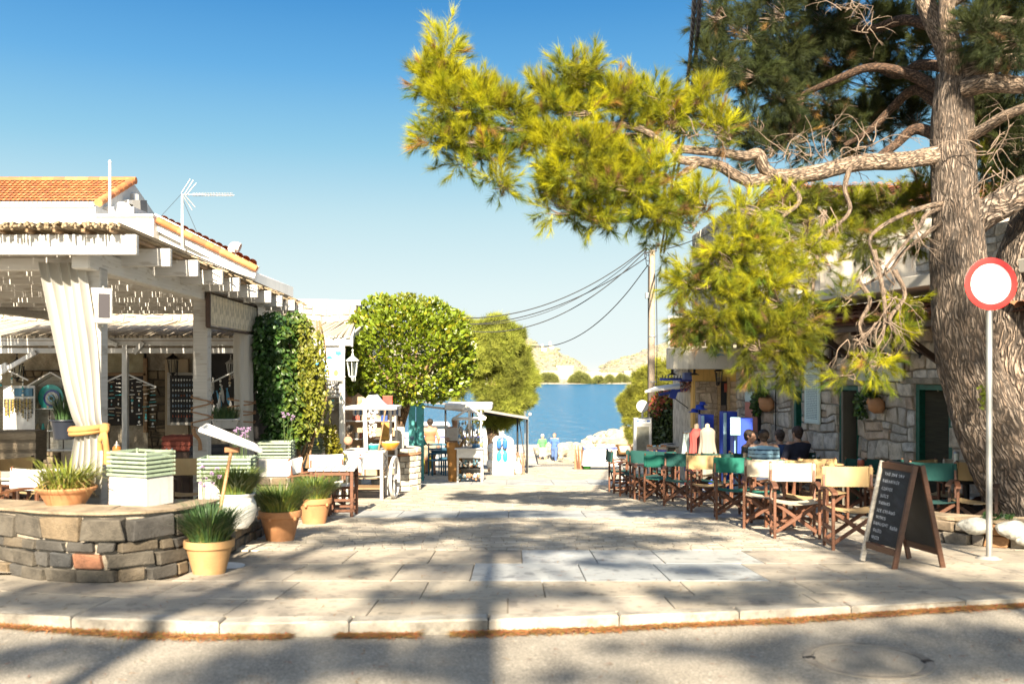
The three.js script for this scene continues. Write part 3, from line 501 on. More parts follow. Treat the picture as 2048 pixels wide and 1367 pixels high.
// grass-like plants: curved blades
function blades(n, o) {
  const pos = [];
  for (let i = 0; i < n; i++) {
    const a = rr(0, 6.283), r0 = o.r * Math.sqrt(rnd()), L = o.h * rr(.6, 1.1), lean = (o.lean ?? .5) * rr(.25, 1.2), w = (o.w ?? .007) * rr(.7, 1.3), c = Math.cos(a), s = Math.sin(a), tw = a + rr(-.5, .5) + Math.PI / 2, wx = Math.cos(tw) * w, wz = Math.sin(tw) * w;
    let prev = null; const S = 4;
    for (let k = 0; k <= S; k++) {
      const t = k / S, out = r0 * .6 + lean * L * t * t * (o.curl ?? 1), y = L * (t - (o.droop ?? .25) * lean * t * t * t), ww = 1 - Math.pow(t, 1.6);
      const p = [r0 * c * .4 + out * c, y, r0 * s * .4 + out * s], q = [[p[0] - wx * ww, p[1], p[2] - wz * ww], [p[0] + wx * ww, p[1], p[2] + wz * ww]];
      if (prev) { pos.push(...prev[0], ...prev[1], ...q[1]); if (k < S) pos.push(...prev[0], ...q[1], ...q[0]); }
      prev = q;
    }
  }
  return tris(pos);
}
const bladeM = { dark: mat([.035, .085, .018], { rough: .6, trans: .25 }), mid: mat([.085, .14, .02], { rough: .6, trans: .3 }), bright: mat([.19, .22, .022], { rough: .6, trans: .35 }), dry: mat([.30, .20, .07], { rough: .9 }), flower: mat([.42, .26, .46], { rough: .9, trans: .3 }) };
function pot(name, label, cat, at, prof, m, group) { const t = thing(name, label, cat, at, 0, group); part(t, 'pot', lathe(prof, 36), m); const top = prof.reduce((a, q) => (q[1] > a[1] ? q : a)); return t; }
const terracotta = (r, h) => [[0, 0], [r * .62, 0], [r * .64, .01], [r * .9, h * .76], [r * .97, h * .78], [r, h * .8], [r * 1.01, h * .97], [r * .98, h], [r * .9, h], [r * .88, h * .94], [r * .84, h * .8]];
{
  reseed(161);
  let t = pot('grass_pot', 'plain yellowish terracotta pot with dark green grass, nearest the kerb', 'potted plant', G(418, 9.05, .004), terracotta(.225, .31).map(([r, y]) => [r, y]), mat([.52, .30, .125], { map: T.clay, size: .7, rough: .85, bump: T.pit, bs: .001 }), 'terracotta pots of grass along the wall');
  part(t, 'soil', lathe([[0, .25], [.17, .245]], 20), M.soil);
  const g1 = part(t, 'grass', blades(900, { r: .17, h: .44, lean: .8, w: .0075 }).translate(0, .25, 0), bladeM.dark); part(t, 'grass', blades(320, { r: .17, h: .4, lean: 1, w: .007 }).translate(0, .25, 0), bladeM.mid); part(t, 'dry_stems', blades(160, { r: .17, h: .13, lean: .5, w: .006 }).translate(0, .24, 0), bladeM.dry);
  const pots = [[560, 11.75, .25, .36, 'terracotta pot with a rolled rim and yellow green grass, middle of the row'], [628, 13.9, .25, .36, 'terracotta pot with yellow green grass beside the outdoor chairs']];
  for (const [px, d, r, h, lbl] of pots) {
    t = pot('grass_pot', lbl, 'potted plant', G(px, d, .004), terracotta(r, h), M.clay, 'terracotta pots of grass along the wall');
    part(t, 'soil', lathe([[0, h - .04], [r * .85, h - .045]], 20), M.soil);
    for (let k = 0; k < 5; k++) part(t, 'rim_lug', ball(.022, Math.cos(k * 1.25 + .6) * r * 1.0, h * .76, Math.sin(k * 1.25 + .6) * r * 1.0, 1, 1.2, 1, 8), M.clay);
    part(t, 'grass', blades(760, { r: .22, h: .4, lean: .85, w: .008 }).translate(0, h - .05, 0), bladeM.mid); part(t, 'grass', blades(620, { r: .22, h: .38, lean: 1, w: .008 }).translate(0, h - .05, 0), bladeM.bright); part(t, 'grass', blades(240, { r: .2, h: .34, lean: .6, w: .007 }).translate(0, h - .05, 0), bladeM.dark);
  }
  // white urn
  t = pot('white_urn', 'white glazed urn with bright grass on the low wall behind the menu stand', 'potted plant', G(472, 11.0, .225), [[0, 0], [.13, 0], [.14, .015], [.19, .08], [.225, .19], [.215, .27], [.185, .325], [.178, .345], [.205, .37], [.207, .385], [.17, .385], [.165, .34]], mat([.66, .66, .63], { map: T.plaster, size: .8, rough: .5, coat: .25 }));
  part(t, 'grass', blades(620, { r: .17, h: .38, lean: .8, w: .0075 }).translate(0, .34, 0), bladeM.mid); part(t, 'grass', blades(560, { r: .17, h: .37, lean: 1, w: .0075 }).translate(0, .34, 0), bladeM.bright);
  // terracotta bowl on the wall
  t = pot('terracotta_bowl', 'wide terracotta bowl of yellow green drooping plants on the curved wall', 'potted plant', V(PX(132, 9.2), wallTop(9.2), -9.2), [[0, 0], [.155, 0], [.165, .01], [.235, .13], [.25, .135], [.275, .165], [.27, .18], [.235, .175], [.22, .14]], M.clay);
  part(t, 'soil', lathe([[0, .15], [.225, .145]], 20), M.soil);
  part(t, 'leaves', blades(150, { r: .22, h: .42, lean: 1.0, w: .011, droop: .55, curl: 1.1 }).translate(0, .13, 0), bladeM.bright); part(t, 'leaves', blades(130, { r: .22, h: .36, lean: 1.1, w: .010, droop: .6 }).translate(0, .13, 0), mat([.24, .23, .03], { rough: .6, trans: .35 })); part(t, 'leaves', blades(110, { r: .2, h: .26, lean: .8, w: .008 }).translate(0, .13, 0), bladeM.mid); part(t, 'dry_leaves', blades(50, { r: .22, h: .34, lean: 1.3, w: .007, droop: .8 }).translate(0, .13, 0), bladeM.dry);
  // dark pot with spiky plant by the curtain, white pot with dense grass
  t = pot('black_pot', 'glossy black pot with a spiky dark green plant beside the curtain', 'potted plant', P(128, 878, 12), [[0, 0], [.11, 0], [.115, .01], [.15, .22], [.165, .222], [.165, .24], [.15, .24]], mat([.02, .024, .035], { rough: .35 }));
  part(t, 'leaves', blades(150, { r: .1, h: .42, lean: .6, w: .008 }).translate(0, .2, 0), bladeM.dark);
  t = pot('white_pot', 'white pot of dense clipped dark grass between the pergola posts', 'potted plant', P(450, 856, 15.2), [[0, 0], [.15, 0], [.16, .01], [.2, .12], [.215, .125], [.215, .15], [.19, .15]], boxM);
  part(t, 'grass', blades(520, { r: .2, h: .24, lean: .35, w: .006 }).translate(0, .11, 0), bladeM.dark); part(t, 'grass', blades(120, { r: .2, h: .24, lean: .4, w: .006 }).translate(0, .11, 0), bladeM.mid);
  // lilac flowers standing round the urn and in the planters
  for (const [px, py, d, n, lbl] of [[412, 962, 10.7, 9, 'lilac garlic flowers on tall stems left of the menu stand'], [480, 880, 12.4, 10, 'lilac flowers rising from the tall greyish planter'], [572, 836, 14.9, 5, 'pale flower heads on stems above the nearer pillar planter']]) {
    const q = thing('flower_clump', lbl, 'flowers', P(px, py, d)); const st = [], hd = [];
    for (let i = 0; i < n; i++) { const x = rr(-.14, .14), h = rr(-.05, .16), z = rr(-.1, .1); st.push(cyl(V(x * .5, -.36, z * .5), V(x, h, z), .003, .003, 4)); for (let k = 0; k < 14; k++) hd.push(ball(.007, x + rr(-.022, .022), h + rr(-.016, .018), z + rr(-.022, .022), 1, 1, 1, 5)); }
    part(q, 'stems', st, bladeM.mid); part(q, 'flower_heads', hd, bladeM.flower);
  }
}
// menu stand: a tilted white tray on a slanting wooden pole with a white disc foot
{
  const t = thing('menu_stand', 'white tray menu stand on a slanting wooden pole with a round white foot', 'menu stand');
  const foot = G(452, 9.5, .004), a = P(432, 1060, 9.6), top = P(462, 902, 9.9);
  part(t, 'foot', lathe([[0, 0], [.17, 0], [.175, .008], [.12, .02], [.03, .035], [0, .035]], 36).translate(foot.x, foot.y, foot.z), M.paintWhite);
  part(t, 'pole', [cyl(V(foot.x - .02, foot.y + .02, foot.z), a, .016, .016), cyl(a, top, .017, .017)], mat([.42, .23, .10], { map: T.wood, size: .5, rough: .6 }));
  part(t, 'clamp', bar(P(450, 899, 9.9), P(478, 899, 9.9), .06, .05), mat([.30, .14, .06], { rough: .6 }));
  const A = P(398, 862, 9.75), B = P(522, 905, 9.75), C = P(508, 893, 10.35), Dd = P(412, 853, 10.35), up = V(0, .03, 0);
  const dirx = B.clone().sub(A).normalize(), n = new THREE.Vector3().crossVectors(dirx, Dd.clone().sub(A)).normalize(); if (n.y < 0) n.negate();
  const th = n.clone().multiplyScalar(.018); part(t, 'tray', [quads([[A, B, C, Dd], [A.clone().add(th), B.clone().add(th), C.clone().add(th), Dd.clone().add(th)].reverse()])], M.paintWhite);
  for (const [p, q] of [[A, B], [B, C], [C, Dd], [Dd, A]]) part(t, 'tray_edge', bar(p.clone().addScaledVector(n, .015), q.clone().addScaledVector(n, .015), .022, .045, .006, n), M.paintWhite);
  const cover = [A, B, C, Dd].map((p) => p.clone().lerp(A.clone().add(C).multiplyScalar(.5), .1).addScaledVector(n, .022));
  part(t, 'menu_sheet', quads([cover]), mat([.62, .70, .74], { rough: .2, map: T.mottle, size: .6 }));
}
// ------- climbing vine at the end of the pergola
const leafShape = (() => { // a small leaf folded along its rib, tip along +y
  const p = [[0, 0, 0], [.32, .28, .06], [.36, .55, .05], [0, 1, -.06], [-.36, .55, .05], [-.32, .28, .06]], rib = [0, .5, -.03], l = [];
  for (let i = 0; i < 6; i++) l.push(...p[i], ...p[(i + 1) % 6], ...rib); return tris(l); })();
const leafM = mat([1, 1, 1], { rough: .45, trans: .32 });
const leafM2 = mat([1, 1, 1], { rough: .38, trans: .2 });
{
  reseed(181);
  const t = thing('climbing_vine', 'thick green climbing vine hanging over the end of the pergola', 'climbing plant', null);
  const places = [], cols = [];
  const lobes = [[545, 660, 42, 40, 16.8], [590, 650, 34, 32, 17.2], [540, 730, 42, 62, 16.8], [600, 720, 36, 60, 17.2], [560, 800, 44, 60, 16.8], [615, 790, 30, 62, 17.2], [580, 850, 42, 45, 17], [630, 800, 16, 70, 17.3], [555, 880, 36, 30, 17], [520, 690, 18, 60, 16.7]];
  for (const [px, py, rx, ry, d] of lobes) for (let i = 0; i < rx * ry * .62; i++) {
    const a = rr(0, 6.283), r = Math.sqrt(rnd()), z = rr(-1, 1), s = Math.sqrt(1 - z * z * .8), p = P(px + Math.cos(a) * r * rx * s * 1.05, py + Math.sin(a) * r * ry * s, d - z * .42), out = Math.cos(a) * r;
    places.push(put(p, V(rr(-.6, .6) + out * .3, rr(-1.2, -.2), rr(.1, .8)), rr(-.7, .7), rr(.07, .12)));
    const warm = clamp((px + Math.cos(a) * r * rx - 560) / 90 + rr(-.3, .25), 0, 1), k = rr(.7, 1.2); cols.push(lin(lerp(.045, .19, warm) * k, lerp(.115, .21, warm) * k, lerp(.02, .014, warm)));
  }
  for (let s = 0; s < 60; s++) { let p = P(rr(600, 650), rr(640, 740), 17 - rr(0, .3)); const n = 10 + rnd() * 14 | 0; for (let i = 0; i < n; i++) { p = p.clone().add(V(rr(-.02, .025), -.06, rr(-.01, .01))); places.push(put(p, V(rr(-.6, .6), -1, rr(.2, .8)), rr(-.6, .6), rr(.06, .1))); const k = rr(.8, 1.2); cols.push(lin(.17 * k, .175 * k, .015)); } }
  scatter(t, 'leaves', leafShape, leafM, places, cols);
  const st = []; for (let i = 0; i < 14; i++) { const x = rr(520, 640); st.push(limb([P(x, 640, 17), P(x + rr(-20, 20), 720, 17), P(x + rr(-25, 25), 800, 17), P(x * .5 + 290 + rr(-10, 10), 935, 17.2)], [.012, .02, .028], { seg: 6, keepUV: false })); } part(t, 'stems', st, M.wood);
  // yellow creeper spilling beside the far pillar, spiky yellow plant in its planter
  const c = thing('yellow_creeper', 'yellow green creeper trailing beside the far stone pillar to the ground', 'climbing plant'), pl = [], cc = [];
  for (let i = 0; i < 800; i++) { const v = rnd(), p = P(lerp(655, 674, v) + rr(-14, 14), lerp(850, 922, v), 17.9 + rr(-.25, .25)); pl.push(put(p, V(rr(-.7, .7), rr(-1, .3), rr(.1, .8)), rr(-1, 1), rr(.05, .09))); const k = rr(.75, 1.25); cc.push(lin(.22 * k, .20 * k, .015)); }
  scatter(c, 'leaves', leafShape, leafM, pl, cc);
  const sp = thing('spiky_plant', 'spiky yellow green plant bursting from the farthest box planter', 'plant', P(640, 838, 18.1)); part(sp, 'leaves', blades(90, { r: .1, h: .42, lean: .9, w: .012 }), bladeM.bright); part(sp, 'leaves', blades(50, { r: .1, h: .36, lean: 1.1, w: .011 }), bladeM.mid);
}

// ------------------------------------------------------------------ left background: gift shop under a reed canopy, houses behind
const wallStone = stones([[.50, .44, .35], [.44, .385, .30], [.54, .49, .41], [.40, .35, .28], [.47, .40, .31], [.36, .31, .25]]);
// stones of irregular outline filling a rectangle (w, h): cells round scattered sites, cut apart; holes: [x0, y0, x1, y1]
function rubble(w, h, cell, o = {}) {
  const ny = Math.max(1, Math.round(h / cell)), out = [], k0 = rnd() * 99, lines = [0]; let acc = 0; for (let j = 0; j < ny; j++) { acc += rr(.7, 1.3); lines.push(acc); }
  const edge = (j, x) => j <= 0 ? 0 : j >= ny ? h : lines[j] / acc * h + (fbm(x / cell * .45 + k0, j * 3.7, 4096, 3, 9) - .5) * cell * .75, gap = o.gap ?? .011, polys = [];
  for (let j = 0; j < ny; j++) { let x = -rr(0, cell), e0 = 0, e1 = 0; while (x < w) {
    const L = cell * (o.aspect ?? 1.5) * rr(.5, 1.45), n0 = rr(-.2, .2) * cell, n1 = rr(-.2, .2) * cell, a = x, b = x + L, split = L < cell * 1.2 && rnd() < .0 ? 0 : rnd() < .24 ? rr(.38, .62) : 0;
    for (const [v0, v1] of split ? [[0, split], [split, 1]] : [[0, 1]]) {
      const at = (u, v) => { const xx = lerp(a + lerp(e0, e1, v), b + lerp(n0, n1, v), u); return [clamp(xx, 0, w), lerp(edge(j, xx), edge(j + 1, xx), v)]; }, m = .5 * (v1 - v0);
      const c = [rr(.08, .3), rr(.08, .3), rr(.08, .3), rr(.08, .3)], du = Math.min(.4, cell / L * .9), g = (u, v) => { const p = at(u, v); return [p[0] + (u < .5 ? gap : -gap) * (u < .02 || u > .98 ? 1 : .2), p[1] + (v - v0 < m ? gap : -gap) * (v - v0 < .02 || v1 - v < .02 ? 1 : .2)]; }, dv = v1 - v0;
      polys.push([g(c[0] * du, v0), g(.5, v0 - rr(-.02, .03) * 0), g(1 - c[1] * du, v0), g(1, v0 + c[1] * dv * .6), g(1, v1 - c[2] * dv * .6), g(1 - c[2] * du, v1), g(.5, v1), g(c[3] * du, v1), g(0, v1 - c[3] * dv * .6), g(0, v0 + c[0] * dv * .6)]);
    }
    x = b; e0 = n0; e1 = n1; } }
  for (let poly of polys) {
    const sx = poly.reduce((q, p) => q + p[0], 0) / poly.length, sy = poly.reduce((q, p) => q + p[1], 0) / poly.length;
    const cut = (px, py, nx2, ny2) => { const r = []; for (let k = 0; k < poly.length; k++) { const a = poly[k], b = poly[(k + 1) % poly.length], da = (a[0] - px) * nx2 + (a[1] - py) * ny2, db = (b[0] - px) * nx2 + (b[1] - py) * ny2; if (da <= 0) r.push(a); if (da * db < 0) { const t = da / (da - db); r.push([a[0] + (b[0] - a[0]) * t, a[1] + (b[1] - a[1]) * t]); } } poly = r; };
    for (const [x0, y0, x1, y1] of o.holes ?? []) {                       // keep the piece on the side of the opening where its site lies
      if (!poly.some(([x, y]) => x > x0 && x < x1 && y > y0 && y < y1) && !(sx > x0 && sx < x1 && sy > y0 && sy < y1)) continue;
      const s = [[x0 - sx, x0, 0, 1, 0], [sx - x1, x1, 0, -1, 0], [y0 - sy, 0, y0, 0, 1], [sy - y1, 0, y1, 0, -1]].sort((a, b) => b[0] - a[0])[0];
      if (s[0] < -.08) { poly = []; break; } cut(s[1], s[2], s[3], s[4]); if (poly.length < 3) break;
    }
    if (poly.length < 3) continue;
    let area = 0; poly.forEach((a, k) => { const b = poly[(k + 1) % poly.length]; area += a[0] * b[1] - b[0] * a[1]; }); if (Math.abs(area) < .003) continue;
    const cx = poly.reduce((a, q) => a + q[0], 0) / poly.length, cy = poly.reduce((a, q) => a + q[1], 0) / poly.length, proud = rr(.6, 1.3) * (o.proud ?? .035), l = [], tiltx = rr(-.09, .09), tilty = rr(-.09, .09);
    const ring = (f, z) => poly.map(([x, y]) => [cx + (x - cx) * f, cy + (y - cy) * f, z + (x - cx) * tiltx + (y - cy) * tilty]);
    const A = poly.map(([x, y]) => [x, y, 0]), B = ring(.95, proud * .8), C = ring(.8, proud), mid = [cx, cy, proud * rr(.95, 1.15)], n = poly.length, ccw = area > 0;
    const tri = (a, b, c) => (ccw ? l.push(...a, ...b, ...c) : l.push(...a, ...c, ...b));
    for (let k = 0; k < n; k++) { const m = (k + 1) % n; tri(A[k], A[m], B[m]); tri(A[k], B[m], B[k]); tri(B[k], B[m], C[m]); tri(B[k], C[m], C[k]); tri(C[k], C[m], mid); }
    out.push({ g: tris(l), area: Math.abs(area), x: cx, y: cy });
  }
  return out;
}
// barrel tiles on a slope: from the eave line a-b up to the ridge line c-d
function tiled(parent, a, b, c, e, nAcross, nUp, m, o = {}) {
  const lists = m.map(() => []), up = (u, v) => a.clone().lerp(b, u).lerp(e.clone().lerp(c, u), v);
  const nrm = new THREE.Vector3().crossVectors(b.clone().sub(a), e.clone().sub(a)).normalize(); if (nrm.y < 0) nrm.negate();
  part(parent, 'roof_deck', quads([[a, b, c, e].map((p) => p.clone().addScaledVector(nrm, -.02))]), m[0]);
  for (let i = 0; i < nAcross; i++) for (let j = 0; j < nUp; j++) {
    const p = up((i + .5) / nAcross, j / nUp), q = up((i + .5) / nAcross, Math.min(1, (j + 1.12) / nUp)), side = up(Math.min(1, (i + 1) / nAcross), j / nUp).sub(up(i / nAcross, j / nUp)), w = side.length() * .56, dir = q.clone().sub(p); side.normalize();
    const l = [], N = 5, row = (at, s, lift) => { const r = []; for (let k = 0; k <= N; k++) { const t = k / N * Math.PI; r.push(at.clone().addScaledVector(side, Math.cos(t) * w * s).addScaledVector(nrm, Math.sin(t) * w * .62 * s + lift)); } return r; };
    const A = row(p, 1, .02), B = row(q, .84, .0), qs = []; for (let k = 0; k < N; k++) qs.push([A[k], A[k + 1], B[k + 1], B[k]]); lists[Math.floor(rnd() * m.length)].push(quads(qs));
  }
  lists.forEach((l, k) => l.length && part(parent, o.name ?? 'roof_tiles', l, m[k], { kind: 'stuff' }));
}
const tileM = [[.52, .19, .06], [.46, .155, .05], [.56, .23, .085], [.40, .14, .055]].map((c) => mat(c, { map: T.clay, size: .7, rough: .85 }));
{
  reseed(201);
  // house with orange roof behind the terrace
  let t = thing('tiled_house', 'white house with an orange tiled gable roof behind the left terrace', 'house'); const D = 25;
  const X = (px) => PX(px, D), Y = (py) => PY(py, D);
  const body = slabOf([[X(-500), -2], [X(255), -2], [X(255), Y(408)], [X(-500), Y(408)]], 3.2); part(t, 'wall', place(body, 0, 0, -D - 3.6), M.white);
  const gx = X(250), gz0 = -D - .05, gz1 = -D - 3.4, gzm = (gz0 + gz1) / 2;
  const pk = P(264, 362, D + 2.2), g0 = P(196, 402, D), g1 = P(312, 432, D + 4.6);
  part(t, 'gable', quads([[P(190, 470, D), g0, pk, P(264, 470, D + 2.2)], [P(264, 470, D + 2.2), pk, g1, P(316, 470, D + 4.6)]]), mat([.56, .57, .565], { map: T.plaster, size: 2, rough: .9 }));
  const gm = mat([.12, .12, .12], { rough: .8 });
  part(t, 'window', bar(P(262, 422, D + 1.9), P(276, 422, D + 2.5), .5, .6), gm); part(t, 'window_hood', bar(P(250, 403, D + 1.6), P(278, 409, D + 2.5), .18, .1), M.white); part(t, 'wall_lamp', bar(P(262, 394, D + 2.1), P(272, 396, D + 2.3), .16, .2), M.paintWhite);
  tiled(t, P(-420, 404, D - .15), P(194, 404, D - .15), P(262, 361, D + 2.2), P(-420, 361, D + 2.2), 66, 9, tileM);
  for (let i = 0; i < 30; i++) { const a = P(-420 + i * 23, 361, D + 2.2), b = P(-420 + (i + 1.08) * 23, 361, D + 2.2); part(t, 'ridge_tile', cyl(a, b, .11, .1, 8), pick(tileM)); }
  for (let j = 0; j < 8; j++) { const f = (k) => P(lerp(196, 265, k), lerp(405, 361, k), lerp(D - .15, D + 2.2, k)); part(t, 'verge_tile', cyl(f(j / 8), f((j + 1.1) / 8), .11, .1, 8), pick(tileM)); }
  part(t, 'eave', bar(P(-420, 409, D - .05), P(190, 409, D - .05), .12, .16), M.white);
  // parapet block in front
  t = thing('white_parapet_house', 'plain white block with a flat parapet in front of the tiled house', 'house'); const E = 22.6, ex = (px) => PX(px, E), ey = (py) => PY(py, E);
  part(t, 'wall', place(slabOf([[ex(-520), -1.5], [ex(306), -1.5], [ex(306), ey(432)], [ex(190), ey(430)], [ex(190), ey(413)], [ex(-520), ey(413)]], 2.2), 0, 0, -E - 2.2), M.white);
  const ledge = part(t, 'parapet_cap', [bx(ex(188) - ex(-520), .07, .3, (ex(188) + ex(-520)) / 2, ey(412), -E - .12), bx(ex(306) - ex(190), .06, .3, (ex(306) + ex(192)) / 2, ey(431), -E - .1)], M.paintWhite);
  // lean-to with the roof that falls to the right
  t = thing('lean_to_house', 'white wing with an orange tiled roof sloping down to the right', 'house'); const H = 23;
  part(t, 'wall', place(slabOf([[PX(300, H), -1.5], [PX(510, H), -1.5], [PX(510, H), PY(545, H)], [PX(405, H), PY(503, H)], [PX(405, H), PY(497, H)], [PX(300, H), PY(436, H)]], 4), 0, 0, -H - 4), M.white);
  tiled(t, P(318, 441, H - .2), P(512, 536, H - .2), P(512, 527, H + 4.2), P(322, 434, H + 4.2), 14, 12, tileM);
  for (let i = 0; i < 14; i++) { const f = (k) => P(lerp(314, 512, k), lerp(440, 537, k), H - .22); part(t, 'verge_tile', cyl(f(i / 14), f((i + 1.1) / 14), .085, .075, 8), pick(tileM)); }
  part(t, 'rake_board', bar(P(304, 440, H - .1), P(512, 546, H - .1), .1, .34), M.paintWhite); part(t, 'rake_moulding', bar(P(402, 518, H - .16), P(511, 552, H - .16), .1, .12), M.paintWhite);
  // chimney cowl, mast, dish, aerial
  t = thing('vent_cowl', 'white curved ventilation cowl on the sloping roof', 'vent', P(463, 512, H + 1)); part(t, 'pipe', limb([V(0, -.3, 0), V(0, .16, 0), V(.06, .25, 0), V(.2, .2, 0)], [.1, .1, .11], { seg: 12, keepUV: false }), M.paintWhite);
  t = thing('mast', 'tall thin white mast standing on the parapet roof', 'mast', P(219, 432, E - .02)); part(t, 'pole', cyl(V(0, 0, 0), V(0, 1.22, 0), .034, .03, 10), M.paintWhite); part(t, 'cap', cyl(V(0, 1.22, 0), V(0, 1.27, 0), .042, .02), M.paintWhite);
  t = thing('satellite_dish', 'round white satellite dish on the parapet roof beside the mast', 'satellite dish', P(244, 421, E + .4), .6); part(t, 'dish', lathe([[0, 0], [.09, .01], [.16, .035], [.2, .06], [.2, .066], [.15, .04], [.08, .016]], 24).rotateX(Math.PI / 2 - .4), M.paintWhite); part(t, 'arm', cyl(V(0, -.15, .05), V(0, -.02, .28), .01), M.steel); part(t, 'foot', cyl(V(0, -.25, -.05), V(0, 0, -.02), .02), M.steel);
  t = thing('television_aerial', 'television aerial with a long boom and guy wires above the sloping roof', 'aerial'); const b0 = P(364, 505, H - .3), tp = P(364, 388, H - .3);
  part(t, 'pole', cyl(b0, tp, .03, .025), M.paintWhite);
  part(t, 'boom', cyl(P(362, 389, H - .3), P(468, 390, H - .1), .012, .012, 6), M.steel);
  for (let i = 0; i < 26; i++) { const p = P(386 + i * 3.1, 389, H - .22); part(t, 'director', cyl(p.clone().add(V(-.01, -.035, -.03)), p.clone().add(V(.01, .035, .03)), .007, .007, 4), M.paintWhite); }
  for (const [a, c] of [[[362, 386], [380, 358]], [[368, 389], [386, 360]], [[372, 390], [392, 366]], [[366, 392], [384, 420]], [[370, 391], [390, 414]]]) part(t, 'reflector', cyl(P(a[0], a[1], H - .3), P(c[0], c[1], H - .25), .012, .012, 5), M.steel);
  for (const [px, py] of [[318, 436], [396, 470]]) part(t, 'guy_wire', wire([P(361, 389, H - .3), P(px, py, H - .2)], .005, 4, 4), M.cable);
  // long white shop building to the right
  t = thing('white_shop_block', 'long low white shop block with moulded roof edge behind the vine and the round tree', 'building'); const K = 23.4, kx = (px) => PX(px, K), ky = (py) => PY(py, K);
  part(t, 'wall', place(slabOf([[kx(480), -1.5], [kx(722), -1.5], [kx(722), ky(611)], [kx(480), ky(604)]], 5), 0, 0, -K - 5), M.white);
  part(t, 'cornice', [bar(P(478, 601, K - .15), P(724, 607, K - .15), .5, .12), bar(P(478, 612, K - .08), P(724, 620, K - .08), .3, .06)], M.paintWhite); part(t, 'cornice_shelf', bar(P(600, 620, K - .1), P(715, 627, K - .1), .4, .05), mat([.40, .25, .14], { rough: .8 }));

  // gift shop: stone wall, reed canopy on white posts
  t = thing('gift_shop', 'stone gift shop with a pale reed canopy on white posts behind the terrace', 'shop'); const S = 21.6;
  const xw0 = PX(-420, S), xw1 = PX(712, S), yb = gy(S), yt = EYE + (740 - 608) * S / F;
  part(t, 'wall', bx(xw1 - xw0, yt - yb, .35, (xw0 + xw1) / 2, (yt + yb) / 2, -S - .2, 0, 0, 0, .01), mat([.42, .37, .30], { map: T.stone, size: .9, rough: .95, bump: T.pit, bs: .01 }));
  const whiteStone = stones([[.66, .61, .53], [.60, .55, .47], [.70, .66, .60], [.56, .50, .42]]), hs = PY(650, S) - .12;
  for (const q of rubble(PX(712, S) - PX(0, S), yt - hs, .19, { proud: .03 })) part(t, 'stone', place(q.g, PX(0, S), hs, -S - .02), pick(whiteStone));
  for (const [pa, pb] of [[45, 120], [296, 340], [190, 215]]) part(t, 'mortar_bed', bx(PX(pb, S) - PX(pa, S), 2.2, .05, PX((pa + pb) / 2, S), yb + 1.5, -S - .0), mat([.09, .07, .05], { map: T.grain, size: .4, rough: 1 }));
  const browns = stones([[.13, .10, .065], [.17, .13, .085], [.10, .08, .055], [.20, .155, .10]]);
  for (const [pa, pb] of [[45, 120], [296, 340], [190, 215]]) for (const q of rubble(PX(pb, S) - PX(pa, S), 2.2, .17, { proud: .03 })) part(t, 'stone', place(q.g, PX(pa, S), yb + .4, -S + .03), pick(browns));
  const zf = 19, yf = PY(689, zf), xr = PX(702, zf);
  // canopy: sloping bed of reeds, white edge boards
  const ca = [[], []]; for (let x = PX(-380, zf); x < xr - .02; x += .05) ca[rnd() < .5 ? 0 : 1].push(cyl(V(x + rr(-.01, .01), yf + .14 + rr(0, .02), -zf + .05 + rr(-.05, .05)), V(Math.min(x, -3.45) + rr(-.02, .02), PY(645, S) + rr(-.02, .03), -S), .028, .025, 5));
  ca.forEach((c, i) => part(t, 'canopy_reeds', c, [mat([.47, .41, .32], { map: T.wood, size: .5, rough: .9 }), mat([.55, .49, .40], { map: T.wood, size: .5, rough: .9 })][i], { kind: 'stuff' }));
  part(t, 'canopy_board', bx(-3.46 - PX(-380, zf), .03, 2.7, (-3.46 + PX(-380, zf)) / 2, (yf + PY(645, S)) / 2 + .03, -(zf + S) / 2, Math.atan2(PY(645, S) - yf - .1, S - zf), 0, 0), mat([.30, .22, .15], { rough: .9 }));
  part(t, 'fascia', bx(xr - PX(-380, zf), .15, .06, (xr + PX(-380, zf)) / 2, yf + .055, -zf), M.paintWhite); part(t, 'fascia', bar(V(xr, yf + .06, -zf - .03), V(-3.43, PY(650, S) - .1, -S), .06, .2), M.paintWhite);
  part(t, 'tie_beam', bx(PX(690, zf) - PX(-380, zf), .1, .09, (PX(690, zf) + PX(-380, zf)) / 2, PY(701, zf), -zf - .02), M.paintWhite);
  for (const px of [-160, 250, 684]) part(t, 'post', bx(.105, yf - gy(zf), .105, PX(px, zf), (yf + gy(zf)) / 2 - .02, -zf - .01, 0, 0, 0, .008), M.paintWhite);
  for (const [a, c] of [[[0, 745], [72, 704]], [[-60, 770], [14, 728]], [[235, 690], [215, 681]], [[268, 706], [286, 684]]]) part(t, 'brace', bar(P(...a, zf - .05), P(...c, zf - .05), .085, .085), M.paintWhite);
  for (let i = 0; i < 9; i++) part(t, 'rafter', bar(V(PX(-100 + i * 98, zf), yf + .0, -zf - .05), V(PX(-100 + i * 98, zf), PY(655, S), -S + .1), .06, .1), M.whiteWood);
  // openings and doors in the shop wall
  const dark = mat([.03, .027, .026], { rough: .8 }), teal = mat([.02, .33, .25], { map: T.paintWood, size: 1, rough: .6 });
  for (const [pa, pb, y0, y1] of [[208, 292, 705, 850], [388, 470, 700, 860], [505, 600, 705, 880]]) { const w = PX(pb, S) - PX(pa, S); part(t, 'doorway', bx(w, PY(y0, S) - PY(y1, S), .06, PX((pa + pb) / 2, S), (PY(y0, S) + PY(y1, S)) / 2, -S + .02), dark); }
  part(t, 'shop_window', bx(PX(290, S) - PX(206, S), .45, .05, PX(248, S), PY(727, S), -S + .08), mat([.36, .33, .22], { map: T.mottle, size: .6, rough: .7 }));
